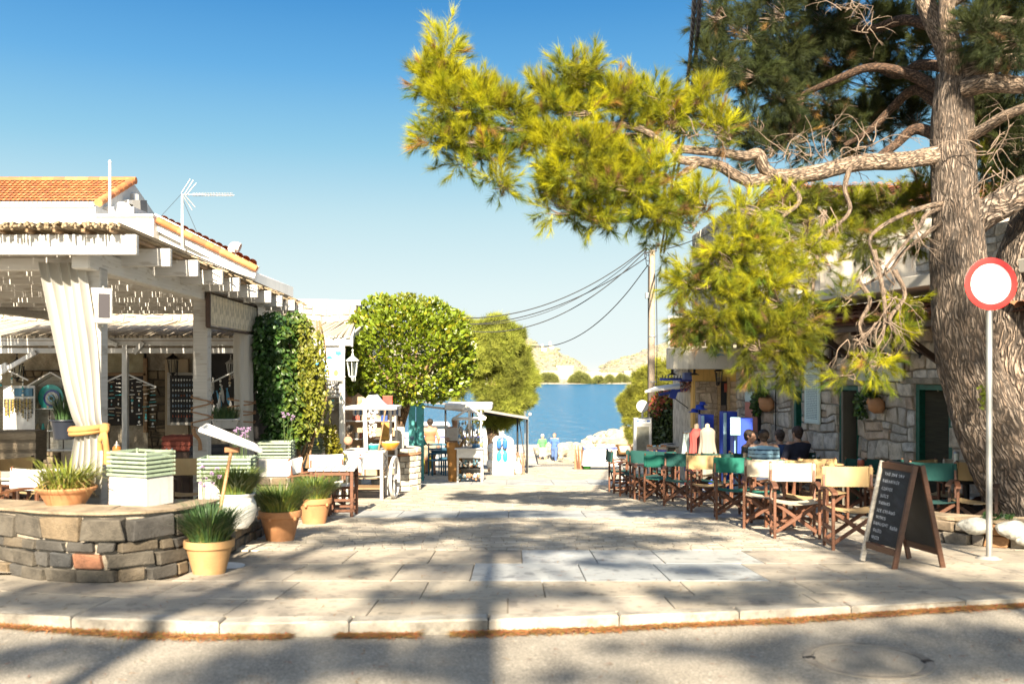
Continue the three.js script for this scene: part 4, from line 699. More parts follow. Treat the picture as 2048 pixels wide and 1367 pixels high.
  for (const px of [206, 294]) part(t, 'window_jamb', bx(.08, 1.6, .08, PX(px, S), PY(790, S), -S + .1), M.wood); part(t, 'window_head', bx(1.0, .07, .08, PX(250, S), PY(748, S), -S + .1), M.wood);
  part(t, 'teal_shutter', bx(PX(20, S) - PX(-60, S), PY(690, S) - gy(S), .06, PX(-20, S), (PY(690, S) + gy(S)) / 2, -20.2), teal); part(t, 'white_panel', bx(.9, .9, .05, PX(-15, S), gy(S) + .9, -20.1), M.paintWhite);
  part(t, 'plaster_pier', bx(.5, 2.9, .1, PX(355, S), gy(S) + 1.4, -S + .03), mat([.45, .36, .25], { map: T.plaster, size: 1, rough: .9 }));
}
// hanging lanterns on the shop
function lantern(at, m, label, s = 1) {
  const t = thing('wall_lantern', label, 'lantern', at);
  part(t, 'roof', lathe([[0, .2 * s], [.012 * s, .19 * s], [.02 * s, .15 * s], [.1 * s, .09 * s], [.105 * s, .075 * s], [0, .075 * s]], 6), m);
  part(t, 'finial', lathe([[0, .25 * s], [.014 * s, .235 * s], [.006 * s, .2 * s]], 8), m);
  const gl = new THREE.CylinderGeometry(.078 * s, .05 * s, .2 * s, 6, 1, true).translate(0, -.03 * s, 0); part(t, 'glass', gl, M.glass);
  for (let k = 0; k < 6; k++) { const a = k / 6 * Math.PI * 2; part(t, 'glazing_bar', cyl(V(Math.sin(a) * .08 * s, .07 * s, Math.cos(a) * .08 * s), V(Math.sin(a) * .052 * s, -.13 * s, Math.cos(a) * .052 * s), .006 * s, .006 * s, 5), m); }
  part(t, 'base', lathe([[0, -.2 * s], [.02 * s, -.18 * s], [.03 * s, -.15 * s], [.055 * s, -.135 * s], [0, -.125 * s]], 6), m);
  part(t, 'bracket', [cyl(V(0, -.19 * s, 0), V(0, -.2 * s, -.2 * s), .01 * s), cyl(V(0, -.2 * s, -.2 * s), V(0, .05 * s, -.22 * s), .012 * s)], m);
  return t;
}
lantern(P(33, 738, 20.2), M.iron, 'black lantern at the left edge in front of the teal shutter', 1.3);
lantern(P(345, 728, 20.9), M.iron, 'black lantern on the pier above the framed jewellery board', 1.35);
lantern(P(705, 733, 18.8), mat([.62, .64, .60], { rough: .6 }), 'white lantern on the corner post beside the painted village panel', 1.35);
lantern(P(461, 735, 20.4), M.paintWhite, 'small white lantern half hidden by the third pergola post', 1.1);

// ------------------------------------------------------------------ chairs, tables, displays
// a folding director's chair: it faces +z, its base is the group's origin
function directorChair(label, canvas, wood, group) {
  const t = thing('director_chair', label, 'chair', null, 0, group), w = .52, dp = .43, sx = w / 2;
  for (const s of [-1, 1]) {
    for (const f of [-1, 1]) part(t, 'leg', bx(.034, .62, .034, s * sx, .31, f * dp * .46, 0, 0, 0, .004), wood);
    part(t, 'foot_rail', bx(.03, .042, dp * .92 - .036, s * sx, .075, 0, 0, 0, 0, .004), wood);
    part(t, 'stretcher', bx(.026, .04, dp * .92 - .036, s * sx, .24, 0, 0, 0, 0, .004), wood);
    part(t, 'seat_rail', bx(.032, .042, dp * .92 - .036, s * sx, .43, 0, 0, 0, 0, .004), wood);
    const arm = []; for (let i = 0; i <= 10; i++) { const u = i / 10; arm.push(V(s * sx, .635 + .035 * Math.sin(u * Math.PI), lerp(-.27, .29, u))); }
    const qs = []; for (let i = 0; i < 10; i++) { const a = arm[i], c = arm[i + 1], h = .024, ww = .03; const c4 = (p) => [V(p.x - ww, p.y - h / 2, p.z), V(p.x + ww, p.y - h / 2, p.z), V(p.x + ww, p.y + h / 2, p.z), V(p.x - ww, p.y + h / 2, p.z)]; const A = c4(a), B = c4(c); for (let k = 0; k < 4; k++) qs.push([A[k], B[k], B[(k + 1) % 4], A[(k + 1) % 4]]); if (!i) qs.push([A[0], A[1], A[2], A[3]]); if (i === 9) qs.push([B[3], B[2], B[1], B[0]]); }
    part(t, 'armrest', quads(qs), wood);
    part(t, 'back_post', bar(V(s * (sx - .0), .40, -dp * .40), V(s * (sx - .0), .90, -dp * .46 - .05), .028, .034), wood);
    for (const z of [-1, 1]) part(t, 'cross_brace', bar(V(-s * (sx - .02), .09, z * (dp * .36 + s * .012)), V(s * (sx - .03), .42, z * (dp * .36 + s * .012)), .02, .042), wood);
  }
  part(t, 'seat', sheet(10, 8, (u, v) => V(lerp(-sx - .005, sx + .005, u), .452 - .035 * Math.sin(u * Math.PI) + .004 * Math.sin(v * 9), lerp(-dp * .47, dp * .5, v))), canvas);
  const back = (u, v, o) => { const z = -dp * .46 - .05 * ((lerp(.66, .885, v) - .4) / .5) - .045 * Math.sin(u * Math.PI) + .006 * Math.sin(u * 11 + v * 5); return V(lerp(-sx - .017, sx + .017, u), lerp(.655, .885, v) - .012 * Math.sin(u * Math.PI) * (v > .5 ? 1 : .4), z + o); };
  part(t, 'backrest', [sheet(14, 6, (u, v) => back(u, v, 0)), sheet(14, 6, (u, v) => back(u, v, -.012))], canvas);
  for (const s of [-1, 1]) part(t, 'sleeve', bx(.044, .225, .05, s * sx, .77, -dp * .46 - .045, .1, 0, 0, .014), canvas);
  return t;
}
const chairProto = {};
function chair(kind, px, d, faceDeg, label, group, lift = 0) {
  const [c, w] = { tan: [M.tanCanvas, M.teak], pale: [M.paleCanvas, M.teak], green: [M.greenCanvas, M.teak], dark: [M.darkGreenCanvas, M.teak], white: [M.whiteCanvas, M.teak], tandark: [M.tanCanvas, M.darkWood] }[kind];
  const at = G(px, d, lift), ry = faceDeg * Math.PI / 180;
  if (!chairProto[kind]) { const t = directorChair(label, c, w, group); t.position.copy(at); t.rotation.y = ry; chairProto[kind] = t; return t; }
  return copyOf(chairProto[kind], at, ry, label, group);
}
function table(px, d, w, l, ry, label, o = {}) {
  const t = thing('cafe_table', label, 'table', G(px, d, o.lift ?? 0), ry), h = o.h ?? .74, m = o.mat ?? M.wood;
  if (o.round) part(t, 'top', lathe([[0, h - .03], [w / 2 - .01, h - .03], [w / 2, h - .02], [w / 2, h - .006], [w / 2 - .008, h], [0, h]], 36), m);
  else { const n = o.slats ?? 1; for (let i = 0; i < n; i++) part(t, n > 1 ? 'slat' : 'top', bx(w / n - (n > 1 ? .01 : 0), .03, l, -w / 2 + (i + .5) * w / n, h - .015, 0, 0, 0, 0, .006), m); }
  if (o.pedestal) { part(t, 'pedestal', cyl(V(0, .03, 0), V(0, h - .03, 0), .035, .035, 12), o.leg ?? M.iron); part(t, 'base', lathe([[0, 0], [.22, 0], [.22, .012], [.05, .04], [0, .04]], 24), o.leg ?? M.iron); }
  else for (const a of [-1, 1]) for (const b of [-1, 1]) part(t, 'leg', bx(.05, h - .03, .05, a * (w / 2 - .05), (h - .03) / 2, b * (l / 2 - .05), 0, 0, 0, .006), o.leg ?? m);
  if (!o.round) { for (const b of [-1, 1]) part(t, 'apron', bx(w - .16, .07, .02, 0, h - .066, b * (l / 2 - .05)), o.leg ?? m); }
  return t;
}
{
  reseed(301);
  const tg = 'canvas chairs on the left terrace';
  chair('white', 92, 10.9, 185, 'white canvas director chair on the terrace behind the terracotta bowl', tg, .03);
  chair('tan', 8, 10.5, 150, 'tan canvas director chair cut by the left edge of the photograph', tg, .03);
  chair('tandark', 292, 12.4, 178, 'wide tan canvas director chair with dark frame behind the nearest box planter', tg, .03);
  chair('tandark', 236, 13.6, 200, 'tan canvas director chair with dark frame just right of the corner post', tg, .03);
  chair('tandark', 372, 13.2, 170, 'tan canvas director chair with dark frame partly behind the second pergola post', tg, .03);
  chair('tandark', 52, 13.6, 120, 'tan canvas director chair in the shade below the evil eye shelves', tg, .03);
  table(20, 12.0, 1.3, .8, .1, 'grey topped terrace table at the left edge', { lift: .03, mat: M.greyWood });
  table(300, 14.8, 2.0, .8, 0, 'long grey terrace table in front of the framed jewellery board', { lift: .03, mat: M.greyWood, h: .78 });
  table(425, 14.2, .8, .8, 0, 'dark terrace table between the second and third pergola posts', { lift: .03, mat: M.darkWood });
  table(200, 11.6, .8, .7, .2, 'dark terrace table behind the curtain and its orange tie', { lift: .03, mat: M.darkWood });
  // small things on the tables
  let t = thing('table_lantern', 'small orange glass lantern on the terrace beside the box planter', 'lantern', P(233, 912, 10.9)); part(t, 'glass', lathe([[0, 0], [.042, 0], [.05, .02], [.046, .09], [.03, .1]], 18), mat([.48, .17, .03], { rough: .2, trans: .4 })); part(t, 'lid', lathe([[0, .16], [.01, .155], [.012, .13], [.034, .11], [.034, .1], [0, .1]], 16), mat([.32, .3, .26], { rough: .4, metal: .6 })); part(t, 'foot', lathe([[0, -.012], [.05, -.012], [.05, 0], [0, 0]], 16), M.darkWood); t.position.copy(V(t.position.x, gy(10.9) + .03 + .78, -10.9));
  t.position.copy(P(233, 909, 11.5));
  for (const [px, lbl, c, r] of [[333, 'amber oil bottle on the long grey table', [.42, .24, .03], .03], [344, 'yellow oil bottle on the long grey table', [.45, .36, .04], .028]]) { const q = thing('oil_bottle', lbl, 'bottle', V(PX(px, 14.7), gy(14.7) + .812, -14.7)); part(q, 'glass', lathe([[0, 0], [r, 0], [r, .12], [r * .4, .16], [r * .38, .2], [0, .2]], 14), mat(c, { rough: .2, trans: .35 })); part(q, 'cap', lathe([[r * .45, .2], [r * .45, .225], [0, .225]], 10), M.steel); }
  // outdoor set on the pavement side: white canvas chairs and a wooden table
  const og = 'white canvas chairs by the pavement';
  chair('white', 622, 14.7, 95, 'white canvas director chair behind the terracotta pots', og);
  chair('white', 655, 16.4, 165, 'white canvas director chair at the back of the outdoor wooden table', og);
  chair('white', 688, 15.6, 262, 'white canvas director chair at the right of the outdoor wooden table', og);
  table(668, 15.2, .7, .7, .05, 'slatted wooden table among the white canvas chairs', { slats: 6, mat: M.whiteWood, leg: M.teak });  // whitish slats: the glare on the table top is put into its colour
}
// hanging strings of shells and beads under white gabled rods
function mobile(px, py, d, wpx, rise, n, len, label, o = {}) {
  const t = thing('shell_mobile', label, 'mobile'), apex = P(px, py, d), L = P(px - wpx, py + rise, d), R = P(px + wpx, py + rise, d), mm = M.paintWhite;
  if (o.side !== 'right') part(t, 'rod', bar(apex, L, .03, .03), mm); if (o.side !== 'left') part(t, 'rod', bar(apex, R, .03, .03), mm);
  const sh = [[], [], []], str = [], ms = [mat([.70, .68, .62], { rough: .7 }), mat([.42, .33, .22], { rough: .8 }), mat([.05, .30, .32], { rough: .5 })];
  for (let i = 0; i < n; i++) { let u = (i + .5) / n * 2 - 1; if (o.side === 'left') u = -Math.abs(u); if (o.side === 'right') u = Math.abs(u); const top = apex.clone().lerp(u < 0 ? L : R, Math.abs(u)), l = len * rr(.6, 1); str.push(cyl(top, top.clone().add(V(0, -l, 0)), .003, .003, 3)); for (let y = .05; y < l; y += rr(.05, .09)) { const k = rnd() < .6 ? 0 : rnd() < .6 ? 1 : 2; sh[k].push(o.sticks && rnd() < .6 ? bx(rr(.06, .15), .016, .016, top.x, top.y - y, top.z, 0, 0, rr(-.2, .2)) : ball(rr(.014, .028), top.x, top.y - y, top.z, rr(.7, 1.2), rr(.8, 1.5), .7, 6)); } }
  part(t, 'strings', str, M.cable); sh.forEach((l, k) => l.length && part(t, ['shells', 'driftwood', 'beads'][k], l, ms[k])); return t;
}
{
  reseed(321);
  mobile(250, 746, 19.0, 62, 28, 9, .95, 'white gabled rack of driftwood and shell mobiles in the middle of the shop front', { sticks: 1 });
  mobile(478, 738, 19.2, 66, 32, 7, .35, 'white gabled rack with hanging white shells behind the third pergola post');
  mobile(-10, 728, 19.3, 66, 32, 6, .5, 'white gabled rack at the left edge under the black lantern', { side: 'right' });
  mobile(690, 752, 18.95, 50, 38, 6, .5, 'white gabled rack with shell strings beside the canopy corner post', { side: 'left' });
  // white wooden fish hanging in the doorway
  let t = thing('hanging_fish', 'cluster of white and blue wooden fish hanging in the shop doorway', 'ornament'); for (let i = 0; i < 15; i++) { const p = P(rr(418, 466), rr(765, 830), 19.4 + rr(0, .3)), g = lathe([[0, -.16], [.028, -.1], [.036, -.02], [.026, .08], [.01, .14], [.024, .18], [0, .175]], 8).scale(1, 1, .4); part(t, 'fish', place(g, p.x, p.y, p.z, 0, rr(-.3, .3), rr(-.4, .5)), i % 4 === 1 ? mat([.10, .32, .52], { rough: .6 }) : M.paintWhite); }
  // chandeliers of white shells
  for (const [px, lbl] of [[652, 'white shell chandelier left of the canopy corner post'], [668, 'white shell chandelier nearest the canopy corner post']]) { const q = thing('shell_chandelier', lbl, 'chandelier', P(px, 770, 18.6)); part(q, 'cord', cyl(V(0, .28, 0), V(0, 0, 0), .004), M.cable); const s = []; for (const [y, r, n] of [[.04, .05, 6], [-.04, .1, 10], [-.12, .13, 12], [-.2, .07, 8]]) for (let k = 0; k < n; k++) s.push(ball(.02, Math.cos(k / n * 6.28) * r, y, Math.sin(k / n * 6.28) * r, .8, 1.6, .8, 6)); part(q, 'shells', s, M.paintWhite); }
  // shelf hut with the eye disc
  const D = 19.6; t = thing('gabled_shelf', 'white gabled shelf hut with souvenirs left of the curtain', 'shelf'); const y0 = PY(905, D), y1 = PY(770, D), x0 = PX(66, D), x1 = PX(148, D);
  part(t, 'back_panel', place(slabOf([[x0, y0], [x1, y0], [x1, y1], [(x0 + x1) / 2, PY(746, D)], [x0, y1]], .02), 0, 0, -D - .2), mat([.50, .47, .40], { map: T.paintWood, size: 1, rough: .8 }));
  for (const x of [x0, x1]) part(t, 'side_panel', bx(.03, y1 - y0, .25, x, (y0 + y1) / 2, -D - .08), M.whiteWood); for (const px of [90, 118]) part(t, 'divider', bx(.014, y1 - y0, .014, PX(px, D), (y0 + y1) / 2, -D - .17), M.darkWood);
  for (const [a, b] of [[[60, 772], [107, 744]], [[154, 772], [107, 744]]]) part(t, 'roof_board', bar(P(...a, D - .05), P(...b, D - .05), .3, .03), M.whiteWood);
  for (const py of [817, 861, 900]) part(t, 'shelf', bx(x1 - x0 - .035, .025, .22, (x0 + x1) / 2, PY(py, D), -D - .07), M.paintWhite);
  t = thing('eye_disc', 'large round blue and white eye charm on the shelf hut', 'ornament', P(104, 796, D - .02)); const disc = (r, z, m, n) => part(t, n, lathe([[0, 0], [r, 0], [r, .012], [0, .016]], 36).rotateX(Math.PI / 2).translate(0, 0, z), m);
  part(t, 'teal_disc', lathe([[0, 0], [.25, 0], [.25, .014], [0, .018]], 36).rotateX(Math.PI / 2).translate(-.04, .02, -.03), mat([.02, .30, .27], { rough: .3 })); disc(.17, 0, mat([.015, .03, .2], { rough: .25 }), 'blue_ring'); disc(.125, .014, M.paintWhite, 'white_ring'); disc(.07, .028, mat([.15, .36, .52], { rough: .25 }), 'iris'); disc(.035, .042, M.black, 'pupil');
  for (const [py, lbl] of [[812, 'row of small shell figures on the upper shelf of the hut'], [855, 'teal and white figurines on the lower shelf of the hut']]) { const q = thing('souvenir_row', lbl, 'souvenirs'); for (let i = 0; i < 7; i++) { const x = PX(74 + i * 10.5, D), g = lathe([[0, 0], [.03, 0], [.035, .03], [.02, .07], [.026, .1], [0, .13]], 10).scale(1, rr(.6, 1.2), 1); part(q, 'figurine', place(g, x, PY(py + 5, D) + .012, -D - .02), pick([M.paintWhite, mat([.06, .38, .36], { rough: .5 }), mat([.5, .42, .3], { rough: .7 })])); } }
  // jewellery rack left, framed jewellery board right
  t = thing('jewellery_rack', 'white rack hung with necklaces beside the shelf hut', 'rack'); const JX = PX(38, 19.4); part(t, 'panel', bx(.62, 1.0, .03, JX, PY(822, 19.4), -19.4), M.paintWhite); part(t, 'header', bx(.36, .16, .035, JX + .1, PY(784, 19.4), -19.37), mat([.03, .12, .2], { rough: .5 })); const nk = [[], [], []]; for (let i = 0; i < 26; i++) { const x = JX - .28 + i * .022, y = PY(796, 19.4), l = rr(.15, .45); nk[i % 3].push(cyl(V(x, y, -19.36), V(x, y - l, -19.36), .006, .006, 4)); for (let k = 0; k < 4; k++) nk[i % 3].push(ball(.014, x, y - l * (k + 1) / 4, -19.355, 1, 1, 1, 5)); } [[.3, .22, .12], [.05, .06, .05], [.45, .33, .05]].forEach((c, i) => part(t, 'necklaces', nk[i], mat(c, { rough: .5 }))); part(t, 'stand', [bx(.04, 1.2, .04, JX - .28, PY(890, 19.4) - .2, -19.42), bx(.04, 1.2, .04, JX + .28, PY(890, 19.4) - .2, -19.42)], M.whiteWood);
  t = thing('jewellery_board', 'tall framed black board with rows of silver jewellery on the shop wall', 'display board', P(366, 797, 21.2)); part(t, 'board', cbox(.58, 1.0, .03), M.black); for (const s of [-1, 1]) { part(t, 'frame_stile', bx(.06, 1.12, .05, s * .3, 0, .005), M.greyWood); part(t, 'frame_rail', bx(.54, .06, .05, 0, s * .53, .005), M.greyWood); } const sl = [], bl = [], rd = []; for (let r = 0; r < 8; r++) for (let i = 0; i < 8; i++) (r === 7 || (r === 3 && (i === 3 || i === 4)) ? rd : r % 2 ? bl : sl).push(ball(.018, -.21 + i * .06, .4 - r * .11, .025, 1, rr(1, 1.9), .5, 6)); part(t, 'silver_pieces', sl, mat([.6, .6, .58], { rough: .3, metal: .5 })); part(t, 'blue_pieces', bl, mat([.2, .28, .38], { rough: .4 })); part(t, 'red_pieces', rd, mat([.26, .07, .04], { rough: .5 }));
  // blankets and boxes as dark clutter behind the tables
  for (const [px, py, d, w, h, c, lbl] of [[420, 912, 15.6, .5, .35, [.03, .03, .035], 'dark slatted crate behind the second pergola post'], [360, 885, 16.5, .45, .25, [.22, .05, .03], 'red and brown box under the framed jewellery board'], [40, 890, 16.5, .7, .5, [.25, .2, .14], 'brown display chest under the necklace rack']]) { const q = thing('crate', lbl, 'crate', P(px, py, d)); part(q, 'box', cbox(w, h, .4, .01), mat(c, { map: T.wood, size: .4, rough: .8 })); for (let k = 0; k < 3; k++) part(q, 'slat', bx(w + .02, h * .22, .015, 0, (k - 1) * h * .33, .208), mat(c.map((v) => v * 1.6 + .01), { map: T.wood, size: .4, rough: .8 })); part(q, 'leg', bx(w * .9, 1, .3, 0, -h / 2 - .5, 0), M.darkWood); }
  // painted village panel by the corner post
  const cv = document.createElement('canvas'); cv.width = 256; cv.height = 256; const x = cv.getContext('2d'); x.fillStyle = '#e9eef2'; x.fillRect(0, 0, 256, 256); x.fillStyle = '#c9d6d8'; x.fillRect(0, 40, 120, 40); x.fillStyle = '#2f8fc9'; x.fillRect(0, 110, 110, 110); x.fillStyle = '#1d6fb4'; x.fillRect(0, 160, 110, 60); x.fillStyle = '#f7f6f2'; x.fillRect(70, 140, 186, 90); x.beginPath(); x.arc(105, 150, 34, 0, 7); x.fill(); x.fillRect(110, 90, 70, 60); x.fillStyle = '#2b6fae'; x.beginPath(); x.arc(145, 92, 30, Math.PI, 0); x.fill(); x.beginPath(); x.arc(232, 26, 36, 0, Math.PI); x.fill(); x.fillStyle = '#3a6f96'; x.fillRect(92, 170, 20, 50); x.fillStyle = '#a0566a'; x.fillRect(128, 185, 20, 40); x.fillStyle = '#d98a4a'; x.beginPath(); x.ellipse(208, 205, 22, 26, 0, 0, 7); x.fill(); x.fillStyle = '#cfd6d8'; x.fillRect(0, 232, 256, 24);
  const ct = new THREE.CanvasTexture(cv); ct.colorSpace = THREE.SRGBColorSpace;
  t = thing('painted_panel', 'painted panel of a white village with blue domes under the canopy corner', 'painting', P(655, 727, 18.9)); const w = 54 * 18.9 / F, h = 62 * 18.9 / F; part(t, 'board', bx(w + .04, h + .03, .03, 0, 0, -.02), M.paintWhite); const pm = new THREE.Mesh(new THREE.PlaneGeometry(w, h).translate(0, 0, .001), new THREE.MeshStandardMaterial({ map: ct, roughness: .6 })); pm.name = 'picture'; t.add(pm); part(t, 'shelf', bx(w + .05, .03, .1, 0, -h / 2 - .02, 0), M.greyWood);
}

// ------------------------------------------------------------------ the middle: clipped tree, carts, tamarisk, café awning
const ws = stones([[.60, .56, .48], [.54, .49, .41], [.66, .63, .56], [.50, .45, .38]]);
{
  reseed(401);
  const D = 21.8, base = G(792, D), t = thing('stone_tree_planter', 'round planter of pale stone courses around the clipped tree', 'planter', base);
  part(t, 'core', lathe([[0, .9], [.49, .9], [.49, -.1], [0, -.1]], 36), M.mortar);
  for (let r = 0; r < 6; r++) { const n = 15, o = rnd(); for (let k = 0; k < n; k++) { const a = (k + o) / n * Math.PI * 2, g = rock(2 * Math.PI * .52 / n - .014, .118, .07, .08, .014); part(t, 'stone', place(g, Math.sin(a) * .505, .065 + r * .13, Math.cos(a) * .505, 0, a), pick(ws)); } }
  part(t, 'brick_band', lathe([[.5, .78], [.555, .78], [.555, .825], [.5, .825]], 36), mat([.42, .2, .1], { map: T.clay, size: .5 })); for (let k = 0; k < 15; k++) { const a = k / 15 * Math.PI * 2; part(t, 'stone', place(rock(.2, .1, .09, .08, .016), Math.sin(a) * .5, .878, Math.cos(a) * .5, 0, a), pick(ws)); }
  part(t, 'soil', lathe([[0, .92], [.45, .9]], 24), M.soil);
  const tr = thing('clipped_tree', 'round clipped evergreen tree with a whitewashed trunk in the stone planter', 'tree');
  const b = P(792, 905, D), m1 = P(797, 850, D), m2 = P(808, 810, D), m3 = P(812, 770, D);
  part(tr, 'trunk', limb([b, m1, m2, m3], [.175, .14, .13, .13], { seg: 14, steps: 18, noise: .15 }), mat([.33, .22, .13], { map: T.bark, size: .9, bump: T.bark, bs: .012 }), { keepUV: true });
  part(tr, 'limewash', limb([b, P(794, 876, D), P(796, 852, D)], [.183, .163, .147], { seg: 18, steps: 10, noise: .12 }), mat([.72, .70, .64], { map: T.plaster, size: .8, rough: .95, bump: T.bark, bs: .006 }), { label: 'whitewashed lower trunk', keepUV: true });
  const br = []; for (let i = 0; i < 9; i++) { const a = i / 9 * 6.28; br.push(limb([P(810, 800, D), P(812, 765, D).add(V(Math.cos(a) * .35, 0, Math.sin(a) * .35)), P(812, 715, D).add(V(Math.cos(a) * .9, rr(-.1, .3), Math.sin(a) * .8))], [.07, .05, .025], { seg: 7, keepUV: false })); } part(tr, 'branches', br, M.wood);
  part(tr, 'tag', bar(P(797, 802, D - .22), P(797.01, 809, D - .2), .09, .02), mat([.45, .35, .2], { rough: .8 }));
  const places = [], cols = [], c = P(813, 712, D);
  for (let i = 0; i < 34000; i++) {
    let d = V(rr(-1, 1), rr(-1, 1), rr(-1, 1)); if (d.lengthSq() > 1 || d.lengthSq() < .02) continue; d.normalize();
    const shell = rnd() < .6 ? rr(.94, 1.04) : rr(.7, .94), lump = 1 + .26 * (fbm(d.x * 2.6 + 9, d.y * 2.6 + d.z * 2.3 + 9, 64, 4, 7) - .5) * 2; if (shell > .9 && fbm(d.x * 5 + 30, d.y * 5 + d.z * 4 + 30, 256, 2, 17) < .34) continue;
    const sx = 1.49, sy = d.y > 0 ? 1.24 : .94, e = d.y < 0 ? 3.4 : 1.85, den = Math.pow(Math.pow(Math.hypot(d.x, d.z), e) + Math.pow(Math.abs(d.y), e), 1 / e), f = shell * lump / den;
    const p = V(c.x + d.x * f * sx, c.y + d.y * f * sy, c.z + d.z * f * sx);
    places.push(put(p, V(d.x + rr(-.9, .9), d.y * .6 + rr(-.3, 1), d.z + rr(-.9, .9)), rr(0, 6.28), rr(.07, .125)));
    const k = rr(.65, 1.3), y = rnd() < .14 ? 1 : 0; cols.push(lin((.145 + .09 * y) * k, (.198 + .03 * y) * k, .011 * k));
  }
  for (let i = 0; i < 60; i++) { const a = rr(0, 6.28), r = rr(0, .9); let p = V(c.x + Math.cos(a) * r, c.y + 1.2 * Math.sqrt(1 - r * r / 2.6), c.z + Math.sin(a) * r); for (let k = 0; k < 5; k++) { places.push(put(p, V(rr(-1, 1), 1, rr(-1, 1)), rr(0, 6), rr(.06, .09))); cols.push(lin(.16, .18, .015)); p = p.clone().add(V(0, .035, 0)); } }
  scatter(tr, 'crown', leafShape, leafM2, places, cols);
}
// tamarisk behind it, another by the right shore: clouds of fine sprays
const spray = (() => { const l = []; let s = 3; const r = () => { s = (s * 16807) % 2147483647; return s / 2147483647; }; for (let i = 0; i < 34; i++) { const a = r() * 6.283, e = .15 + r() * .9, L = .6 + r() * .6, d = [Math.cos(a) * Math.sin(e), Math.cos(e), Math.sin(a) * Math.sin(e)], w = .035, t = r() * 6.28, wx = Math.cos(t) * w, wz = Math.sin(t) * w, h = r() * .5; l.push(d[0] * h * .4 - wx, h, d[2] * h * .4 - wz, d[0] * h * .4 + wx, h, d[2] * h * .4 + wz, d[0] * (h + L), h * .7 + d[1] * L, d[2] * (h + L)); } return tris(l); })();
function cloudTree(t, lobes, dens, size, col, m, o = {}) {
  const places = [], cols = [];
  for (const [px, py, rx, ry, d] of lobes) { const k = d / F, sub = []; for (let i = 0; i < 16; i++) { let v = V(rr(-1, 1), rr(-1, 1), rr(-1, 1)); v.normalize().multiplyScalar(rr(.45, 1)); sub.push([v, rr(.6, 1.35)]); } for (let i = 0; i < rx * ry * dens; i++) { const [sc, sb] = pick(sub), v = sc.clone().add(V(rr(-1, 1) * rr(0, .42), rr(-1, 1) * rr(0, .42), rr(-1, 1) * rr(0, .42))); const p = P(px + v.x * rx, py - v.y * ry, d).add(V(0, 0, v.z * rx * k * .9)); places.push(put(p, V(v.x + rr(-.8, .8), v.y * .7 + (o.up ?? .35) + rr(-.5, .5), v.z + rr(-.8, .8)), rr(0, 6.28), size * rr(.7, 1.3))); const c = rr(.75, 1.25) * sb, w = rnd(); cols.push(lin(lerp(col[0][0], col[1][0], w) * c, lerp(col[0][1], col[1][1], w) * c, lerp(col[0][2], col[1][2], w) * c)); } }
  scatter(t, 'crown', spray, m, places, cols);
}
const sprayM = mat([1, 1, 1], { rough: .8, trans: .4, spec: .3 });
